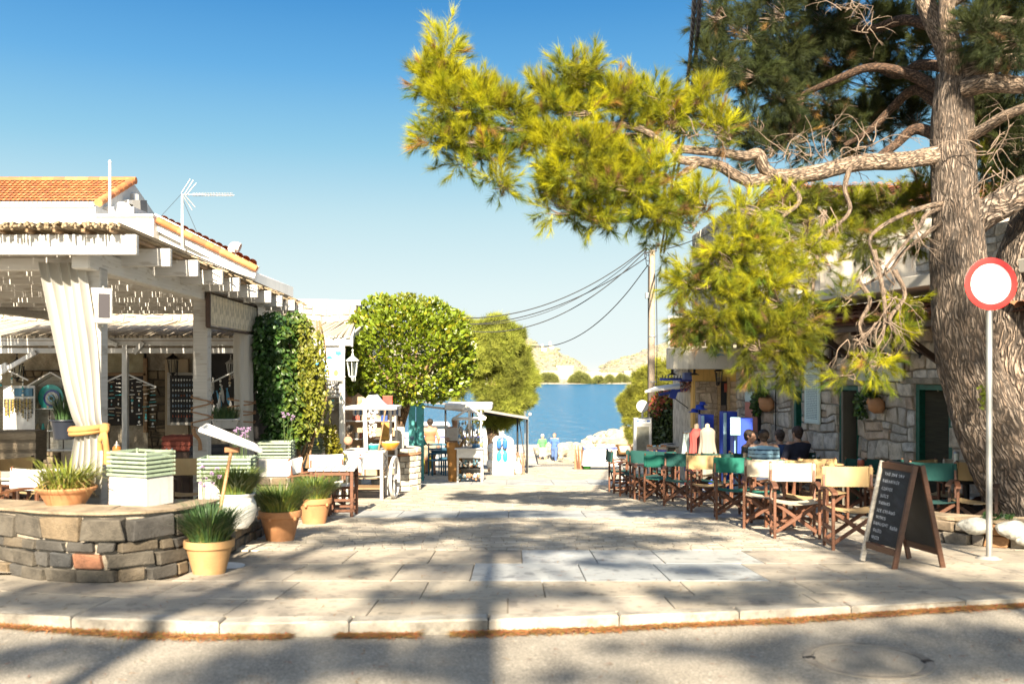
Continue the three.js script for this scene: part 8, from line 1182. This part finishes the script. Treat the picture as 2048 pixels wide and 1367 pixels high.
  const pl = thing('ground_plant', 'small dark leafy plant at the foot of the pine behind the road sign', 'plant'), lp = [], lc = []; for (let i = 0; i < 420; i++) { const p = P(1995 + rr(-32, 32), 1050 + rr(-20, 18), 11.3 + rr(-.25, .2)); lp.push(put(p, V(rr(-1, 1), rr(.1, 1), rr(0, 1)), rr(0, 6), rr(.045, .075))); const q = rr(.6, 1.3); lc.push(lin(.035 * q, .085 * q, .018)); } scatter(pl, 'leaves', leafShape, leafM, lp, lc); part(pl, 'stems', [-20, 0, 18].map((x) => cyl(P(1995 + x * .4, 1075, 11.3), P(1995 + x, 1045, 11.3), .006)), bladeM.dark);
  const sh = thing('young_shoot', 'bright green shoot growing from the fork of the pine trunk', 'plant'), sp = [], sc = []; for (let i = 0; i < 60; i++) { sp.push(put(P(1966 + rr(-7, 9), 790 + rr(-22, 26), 11.55), V(rr(-1, 1), rr(-.2, 1), rr(0, 1)), rr(0, 6), rr(.04, .06))); sc.push(lin(.2, .24, .02)); } scatter(sh, 'leaves', leafShape, leafM, sp, sc); part(sh, 'stem', cyl(P(1964, 815, 11.6), P(1967, 770, 11.56), .005), bladeM.mid);
}
// pines across the road, behind the viewer: their shade falls on the street
{
  reseed(741);
  const e = Math.tan(SUN_EL), back = (px, py, h) => { const road = py > 1250, d = road ? 1991 * 1.84 / (py - 740) : 2600 / (py - 859.5), y = road ? -.12 : gy(d), x = PX(px, d), run = (h - y) / e; return [V(x + run * Math.sin(SUN_AZ), h, -d + run * Math.cos(SUN_AZ)), d]; };
  const shade = [ // where the shade lies in the photograph, in which the crown that casts it must hang: px, py, half width in metres, half depth, density
    [60, 1320, .55, .25, .8], [180, 1300, .4, .2, .5], [560, 1335, .55, .3, 1], [700, 1325, .55, .28, .9], [850, 1300, .4, .22, .8], [640, 1290, .4, .16, .6], [470, 1365, .5, .3, 1], [900, 1345, .3, .25, .7], [1130, 1365, .5, .12, .5], [1310, 1305, .36, .09, .8], [1540, 1315, .5, .22, 1], [1640, 1290, .5, .2, .8], [1790, 1300, .5, .28, .9], [1940, 1330, .5, .3, 1], [1900, 1275, .5, .2, .8], [1700, 1355, .6, .3, .7], [2030, 1290, .4, .25, .8],
    [60, 1200, .7, .35, .9], [220, 1210, .7, .35, .9], [380, 1205, .6, .3, .8], [130, 1170, .6, .3, .8], [520, 1190, .4, .25, .5], [820, 1195, .5, .22, .7], [940, 1190, .4, .3, .8], [1070, 1185, .4, .28, .9], [1180, 1195, .2, .2, .5], [1350, 1190, .5, .2, .5], [1480, 1195, .6, .3, .8], [1650, 1180, .8, .35, .9], [1850, 1170, .8, .35, .9], [1980, 1190, .6, .35, .8], [560, 1130, .4, .4, .5], [700, 1140, .35, .35, .45], [860, 1130, .4, .4, .5], [1230, 1125, .5, .3, .45], [1400, 1140, .5, .3, .4],
    [640, 1085, .6, .6, .5], [760, 1080, .8, .5, .8], [700, 1060, .6, .5, .5], [880, 1070, .7, .7, .75], [1000, 1060, .8, .9, 1], [1130, 1085, .8, .5, .9], [1240, 1080, .6, .5, .75], [1110, 1050, .7, .7, .7], [930, 1035, .8, .8, .9], [800, 1038, .8, .7, .6], [1010, 1030, .9, .8, .8], [1180, 1065, .5, .4, .6], [1320, 1075, .8, .5, .7], [1400, 1050, .6, .6, .5], [1250, 1100, .6, .4, .6], [1060, 1100, .5, .4, .7]];
  const trees = [['pine_tree', 'slim pine standing across the road behind the viewer', [-.02, 2.2], [.12, .10, .085]], ['pine_tree', 'leaning pine across the road behind the viewer to the left', [-3.4, 2.4], [.13, .11, .08]], ['pine_tree', 'pine across the road behind the viewer to the right', [4.6, 1.8], [.14, .11, .08]]];
  const roots = [[[-.06, -.12, 2.4], [-.05, 4, 2.42], [-.02, 7.4, 2.45], [.1, 9, 2.4]], [[-3.25, -.12, 3.4], [-2.7, 3.2, 3.4], [-2.2, 6.8, 3.4], [-1.9, 8.6, 3.2]], [[4.4, -.12, 4.4], [4.2, 4, 4.3], [4, 7, 4.2], [3.8, 8.6, 4]]];
  const grp = trees.map(([n, l], i) => { const q = thing(n, l, 'tree'); part(q, 'trunk', limb(roots[i].map((p) => V(...p)), [.125, .1, .09, .06], { seg: 14, steps: 24, noise: .1 }), branchM, { keepUV: true }); return q; });
  const pl = [[], [], []], cc = [[], [], []], br = [[], [], []];
  for (const [px, py, hw, hd, den] of shade) {
    const h = rr(6.6, 8.4), [c, d] = back(px, py, h), k = px < 640 ? 1 : px > 1340 ? 2 : 0, n = Math.round(hw * hd * (d > 10.8 ? 95 : 140) * den + 6);
    for (let i = 0; i < n; i++) { const a = rr(0, 6.28), r = Math.sqrt(rnd()), lift = rr(-.25, .25), p = c.clone().add(V(Math.cos(a) * r * hw, lift, Math.sin(a) * r * hd + lift / e)); pl[k].push(put(p, V(rr(-1, 1), rr(-.3, 1), rr(-1, 1)), 0, rr(.16, .28))); const q = rr(.7, 1.3); cc[k].push(lin(.11 * q, .125 * q, .016)); }
    const top = V(...roots[k][2]).lerp(V(...roots[k][3]), rnd()); br[k].push(limb([top, top.clone().lerp(c, .5).add(V(0, rr(.1, .4), 0)), c], [.05, .035, .012], { seg: 6, keepUV: false }));
  }
  for (const [px, py, d, hw, hd] of [[1930, 640, 11.6, .5, .6], [1930, 760, 11.6, .45, .5], [2010, 870, 11.5, .5, .6], [2050, 980, 11.6, .5, .5], [1900, 470, 11.6, .3, .4], [1790, 1010, 9.5, .35, .4], [1850, 1060, 9.5, .3, .4], [1990, 1060, 10.8, .6, .3]]) { const g0 = P(px, py, d), h = rr(7.6, 9), run = (h - g0.y) / e, c = V(g0.x + run * Math.sin(SUN_AZ), h, g0.z + run * Math.cos(SUN_AZ)); for (let i = 0; i < hw * hd * 120; i++) { const a = rr(0, 6.28), r = Math.sqrt(rnd()); pl[2].push(put(c.clone().add(V(Math.cos(a) * r * hw, Math.sin(a) * r * hd, rr(-.3, .3))), V(rr(-1, 1), rr(-.3, 1), rr(-1, 1)), 0, rr(.16, .28))); cc[2].push(lin(.11, .125, .016)); } br[2].push(limb([V(...roots[2][3]), V(...roots[2][3]).lerp(c, .5).add(V(0, .3, 0)), c], [.05, .035, .012], { seg: 6, keepUV: false })); }
  grp.forEach((q, k) => { scatter(q, 'needles', tuftBig, needleM, pl[k], cc[k]); part(q, 'branches', br[k], branchM); });
}

// ------------------------------------------------------------------ people: one continuous skin each, clothes and hair as its children
const cubes = {};
// mesh of tapered capsules [a, b, ra, rb] joined smoothly, inside a cube (centre, half side); keep(p) trims
function skin(bones, c, half, res, k = .02, grow = 0, keep = null) {
  const mc = cubes[res] ??= new MarchingCubes(res, new THREE.MeshStandardMaterial(), false, false, 60000); mc.isolation = 0; const f = mc.field, n = mc.size, hs = mc.halfsize;
  const B = bones.map(([a, b, ra, rb]) => ({ a, d: b.clone().sub(a), l: Math.max(1e-9, b.distanceToSquared(a)), ra: ra + grow, rb: (rb ?? ra) + grow })), p = V(0, 0, 0);
  for (let z = 0; z < n; z++) for (let y = 0; y < n; y++) for (let x = 0; x < n; x++) {
    p.set(c.x + (x - hs) / hs * half, c.y + (y - hs) / hs * half, c.z + (z - hs) / hs * half); let s = 0, best = 9;
    for (const q of B) { const ux = p.x - q.a.x, uy = p.y - q.a.y, uz = p.z - q.a.z, t = clamp((ux * q.d.x + uy * q.d.y + uz * q.d.z) / q.l, 0, 1), dd = Math.hypot(ux - q.d.x * t, uy - q.d.y * t, uz - q.d.z * t) - (q.ra + (q.rb - q.ra) * t); if (dd < best) best = dd; if (dd < .12) s += Math.exp(-dd / k); }
    let v = s > 1e-6 ? -k * Math.log(s) : best; if (keep) v = Math.max(v, keep(p)); f[z * n * n + y * n + x] = -v;
  }
  mc.update(); const cnt = mc.count, g = new THREE.BufferGeometry(), pos = new Float32Array(cnt * 3), nor = new Float32Array(cnt * 3);
  for (let i = 0; i < cnt; i++) { pos[i * 3] = c.x + mc.positionArray[i * 3] * half; pos[i * 3 + 1] = c.y + mc.positionArray[i * 3 + 1] * half; pos[i * 3 + 2] = c.z + mc.positionArray[i * 3 + 2] * half; for (let q = 0; q < 3; q++) nor[i * 3 + q] = mc.normalArray[i * 3 + q]; }
  g.setAttribute('position', new THREE.BufferAttribute(pos, 3)); g.setAttribute('normal', new THREE.BufferAttribute(nor, 3)); return g;
}
function person(label, at, ry, o) {
  const t = thing('person', label, 'person', at, ry), s = (o.h ?? 1.68) / 1.72, sit = o.sit, hip = sit ? .56 : .93, L = (x, y, z) => V(x * s, (sit ? y - .93 + hip : y) * s, z * s), lean = o.lean ?? 0;
  const up = (x, y, z) => L(x, y, z + (y - .93) * lean), fem = o.fem ? 1 : 0, sw = fem ? .165 : .19, hipW = .095;
  const sh = [-1, 1].map((q) => up(q * sw, 1.42, 0)), hp = [-1, 1].map((q) => L(q * hipW, .92, 0));
  const kn = [-1, 1].map((q, i) => sit ? L(q * .12, .93 - .03, .42) : L(q * .1, .5, o.stride ? (i ? .12 : -.03) : .02)), an = [-1, 1].map((q, i) => sit ? L(q * .12, .47, .36 + (i ? .05 : 0)) : L(q * .1, .085, o.stride ? (i ? .1 : -.26) : -.02));
  const toe = an.map((a) => a.clone().add(V(0, -.045 * s, .15 * s))), el = (o.elbow ?? [[-.27, 1.14, -.03], [.27, 1.14, -.03]]).map((q) => up(...q)), wr = (o.wrist ?? [[-.28, .9, .08], [.28, .9, .08]]).map((q) => up(...q));
  const nk = up(0, 1.48, 0), hd = up(0, 1.60, .02), chest = up(0, 1.3, .01), belly = up(0, 1.08, .01), arms = [0, 1].flatMap((i) => [[sh[i], el[i], .052 * s, .04 * s], [el[i], wr[i], .04 * s, .027 * s]]), legs = [0, 1].flatMap((i) => [[hp[i], kn[i], .085 * s, .058 * s], [kn[i], an[i], .056 * s, .036 * s], [an[i], toe[i], .036 * s, .024 * s]]);
  const torso = [[sh[0], sh[1], .062 * s], [up(-.08, 1.32, 0), up(.08, 1.32, 0), .105 * s], [chest, belly, .115 * s, .105 * s], [up(-.06, 1.1, 0), up(.06, 1.1, 0), .095 * s], [hp[0], hp[1], .1 * s], [belly, L(0, .95, 0), .11 * s, .115 * s]];
  const all = [...torso, ...arms, ...legs, [up(0, 1.4, 0), hd, .056 * s, .05 * s]], c = V(0, (sit ? .62 : .86) * s, sit ? .15 * s : 0), half = (sit ? .78 : .98) * s, res = 76;
  const parts = [skin(all, c, half, res)];
  // head: skull, jaw, nose, ears, brow
  const H = (x, y, z) => hd.clone().add(V(x, y, z).multiplyScalar(s)); parts.push(skin([[H(0, .055, -.015), H(0, .05, .01), .082 * s], [H(0, -.02, .035), H(0, -.055, .05), .058 * s, .036 * s], [H(0, .02, .09), H(0, -.015, .108), .012 * s, .017 * s], [H(-.03, .035, .078), H(.03, .035, .078), .016 * s], [H(-.078, .01, -.005), H(-.084, .03, -.015), .016 * s], [H(.078, .01, -.005), H(.084, .03, -.015), .016 * s], [H(-.02, -.05, .082), H(.02, -.05, .082), .011 * s], [H(0, -.05, 0), up(0, 1.5, 0), .05 * s]], H(0, 0, 0), .17 * s, 40, .012));
  // hands: palm, four bent fingers, thumb
  for (const i of [0, 1]) { const d = wr[i].clone().sub(el[i]).normalize(), side = new THREE.Vector3().crossVectors(d, V(0, 0, 1)).normalize(), curl = new THREE.Vector3().crossVectors(side, d).normalize().multiplyScalar(i ? 1 : 1), w = (a, b, q) => wr[i].clone().addScaledVector(d, a * s).addScaledVector(side, b * s).addScaledVector(curl, q * s), bn = [[w(-.02, 0, 0), w(.03, 0, 0), .026 * s, .024 * s], [w(.035, -.024, 0), w(.085, -.028, .004), .014 * s], [w(.035, .02, 0), w(.085, .026, .004), .014 * s], [w(.04, 0, 0), w(.085, 0, .004), .016 * s]]; [[-.03, .055], [-.011, .066], [.009, .062], [.028, .048]].forEach(([b, l]) => bn.push([w(.085, b, .004), w(.085 + l * .55, b * 1.1, .016), .0088 * s], [w(.085 + l * .55, b * 1.1, .016), w(.085 + l * .85, b * 1.1, .036), .008 * s])); const ts = i ? -1 : 1; bn.push([w(.02, .022 * ts, .01), w(.055, .048 * ts, .022), .011 * s, .0095 * s], [w(.055, .048 * ts, .022), w(.085, .052 * ts, .034), .009 * s]); parts.push(skin(bn, w(.07, 0, .01), .11 * s, 40, .004)); }
  const sk = part(t, 'body', parts, mat(o.skin ?? [.42, .25, .17], { rough: .6 }));
  for (const q of [-1, 1]) { part(sk, 'eye', new THREE.SphereGeometry(.0115 * s, 10, 8).translate(...H(q * .032, .018, .082).toArray()), mat([.55, .54, .52], { rough: .3 })); part(sk, 'pupil', new THREE.SphereGeometry(.0058 * s, 8, 6).translate(...H(q * .032, .018, .0905).toArray()), M.black); }
  part(sk, 'mouth', bar(H(-.022, -.048, .0935), H(.022, -.048, .0935), .008 * s, .006 * s), mat([.30, .12, .10], { rough: .6 }));
  // hair
  const hb = [[H(0, .07, -.02), H(0, .062, 0), .091 * s]]; if (o.long) hb.push([H(0, .03, -.05), H(0, -.1, -.07), .07 * s, .045 * s]); else hb.push([H(0, .03, -.045), H(0, -.01, -.05), .066 * s, .055 * s]); if (o.bun) hb.push([H(0, .1, -.1), H(0, .09, -.11), .045 * s]);
  part(t, 'hair', skin(hb, H(0, .03, -.03), .22 * s, 40, .015, .004, (p) => Math.max(.0, 0) + (p.z - hd.z > .055 * s && p.y - hd.y < .085 * s ? (p.z - hd.z - .055 * s) : -1)), mat(o.hair ?? [.03, .02, .015], { rough: .75 }));
  if (o.hat) part(t, 'hat', lathe([[0, .15], [.06, .145], [.098, .1], [.105, .06], [.17, .045], [.17, .04], [.1, .05]].map(([a, b]) => [a * s, b * s]), 24).translate(...H(0, 0, -.01).toArray()), mat(o.hat, { rough: .9, map: T.weave, size: .2 }));
  const hem = (o.hem ?? .9), top = 1.455 - (o.strap ? .1 : 0), yy = (p) => (p.y / s) + (sit ? .93 - hip : 0), sleeve = o.strap ? 0 : (o.sleeve ?? .75);
  const sb = [...torso]; if (sleeve) for (const i of [0, 1]) sb.push([sh[i], sh[i].clone().lerp(el[i], Math.min(1, sleeve)), .055 * s, .047 * s]); if (sleeve > 1) for (const i of [0, 1]) sb.push([el[i], el[i].clone().lerp(wr[i], .85), .046 * s, .034 * s]);
  const shirt = skin(sb, c, half, res, .025, .013 * s, (p) => Math.max(yy(p) - top - (o.strap ? .0 : .02 * Math.cos(p.x * 10)), hem - yy(p))); part(t, o.strap ? 'top' : 'shirt', shirt, o.shirtM ?? mat(o.shirt ?? [.3, .3, .3], { rough: .9, map: T.weave, size: .25 }));
  if (o.stripes) for (let i = 0; i < 6; i++) part(t, 'shirt_stripe', skin(sb, c, half, res, .025, .0165 * s, (p) => Math.abs(yy(p) - (1.02 + i * .075)) - .017), mat(o.stripes, { rough: .9 }));
  const cut = o.cut ?? .9, lb = [[hp[0], hp[1], .105 * s], [belly.clone().lerp(L(0, .95, 0), .6), L(0, .93, 0), .11 * s, .115 * s]]; for (const i of [0, 1]) { lb.push([hp[i], hp[i].clone().lerp(kn[i], Math.min(1, cut)), .09 * s, .072 * s]); if (cut > 1) lb.push([kn[i], kn[i].clone().lerp(an[i], (cut - 1)), .066 * s, .052 * s]); }
  part(t, o.skirt ? 'skirt' : cut > 1 ? 'trousers' : 'shorts', skin(lb, c, half, res, o.skirt ? .06 : .02, .016 * s, (p) => yy(p) - .99), mat(o.legs ?? [.3, .25, .18], { rough: .9, map: T.weave, size: .25 }));
  for (const i of [0, 1]) part(t, 'shoe', skin([[an[i].clone().add(V(0, -.03 * s, -.04 * s)), toe[i].clone().add(V(0, -.006, .02 * s)), .036 * s, .03 * s]], an[i].clone().add(V(0, -.03, .06 * s)), .2 * s, 40, .01, 0, (p) => an[i].y - .083 * s - p.y), mat(o.shoes ?? [.12, .09, .07], { rough: .7 }));
  return t;
}
{
  reseed(801);
  person('person with dark hair, orange top and beige shorts walking away left of the souvenir cart', G(860, 29.2), Math.PI + .25, { h: 1.6, fem: 1, stride: 1, strap: 1, hem: 1.08, shirt: [.42, .17, .08], legs: [.40, .34, .24], cut: .75, bun: 1, skin: [.40, .20, .12] });
  person('person in a teal shirt standing beside the teal door behind the clipped tree', G(836, 27), 2.2, { h: 1.52, shirt: [.02, .24, .22], legs: [.03, .12, .12], cut: 1.8, sleeve: 1.4, hair: [.10, .06, .04], elbow: [[-.25, 1.14, .02], [.25, 1.14, .02]], wrist: [[-.14, 1.05, .2], [.14, 1.05, .2]] });
  person('person with fair hair and a white top leaning behind the souvenir cart', G(907, 26.3), .6, { h: 1.62, fem: 1, long: 1, lean: .12, shirt: [.62, .58, .54], legs: [.35, .28, .2], cut: .8, hair: [.34, .22, .11], wrist: [[-.2, .98, .26], [.22, .96, .26]], elbow: [[-.25, 1.15, .04], [.25, 1.15, .04]] });
  person('small far person in a green shirt and pale skirt at the end of the street', G(1085, 47), .4, { h: 1.42, fem: 1, shirt: [.10, .42, .12], legs: [.58, .55, .48], cut: .95, skirt: 1, hair: [.5, .48, .42], stride: 1 });
  person('small far person in blue at the end of the street beside the one in green', G(1109, 46.5), -.3, { h: 1.45, shirt: [.07, .15, .36], legs: [.08, .14, .30], cut: 1.5, hair: [.28, .14, .10], stride: 1 });
  const seat = 'canvas chairs under the seated people', sitAt = (px, d, deg, label, o, kind, cl) => { const r = deg * Math.PI / 180; chair(kind, px, d, deg, cl, seat); person(label, G(px, d).add(V(Math.sin(r) * .0, -.04, Math.cos(r) * .0)), r, { sit: 1, wrist: [[-.16, 1.13, .34], [.16, 1.13, .34]], elbow: [[-.25, 1.12, .1], [.25, 1.12, .1]], ...o }); };
  sitAt(1498, 18.9, 60, 'seated person in dark clothes at the left of the group by the blue stands', { shirt: [.05, .06, .06], legs: [.1, .1, .12], cut: 1.7, skin: [.36, .2, .14] }, 'dark', 'dark green director chair under the leftmost seated person');
  sitAt(1528, 17.6, 168, 'seated person in a light blue shirt with dark stripes, seen from behind', { shirt: [.26, .46, .62], stripes: [.02, .05, .10], legs: [.06, .08, .14], cut: 1.7 }, 'pale', 'pale director chair under the person in the striped shirt');
  sitAt(1560, 18.8, 200, 'seated person in a blue shirt in the middle of the group at the café table', { shirt: [.05, .10, .28], legs: [.1, .1, .12], cut: 1.7, hair: [.05, .035, .03] }, 'tan', 'tan director chair under the person in the blue shirt');
  sitAt(1596, 18.2, 205, 'seated person in a navy shirt at the right of the group by the café table', { shirt: [.025, .03, .06], legs: [.05, .05, .06], cut: 1.7, hair: [.05, .03, .025], h: 1.76 }, 'dark', 'dark green director chair under the person in the navy shirt');
}

scene.traverse((o) => { if (o.isMesh) { o.castShadow = true; o.receiveShadow = true; } });
renderer.render(scene, camera);
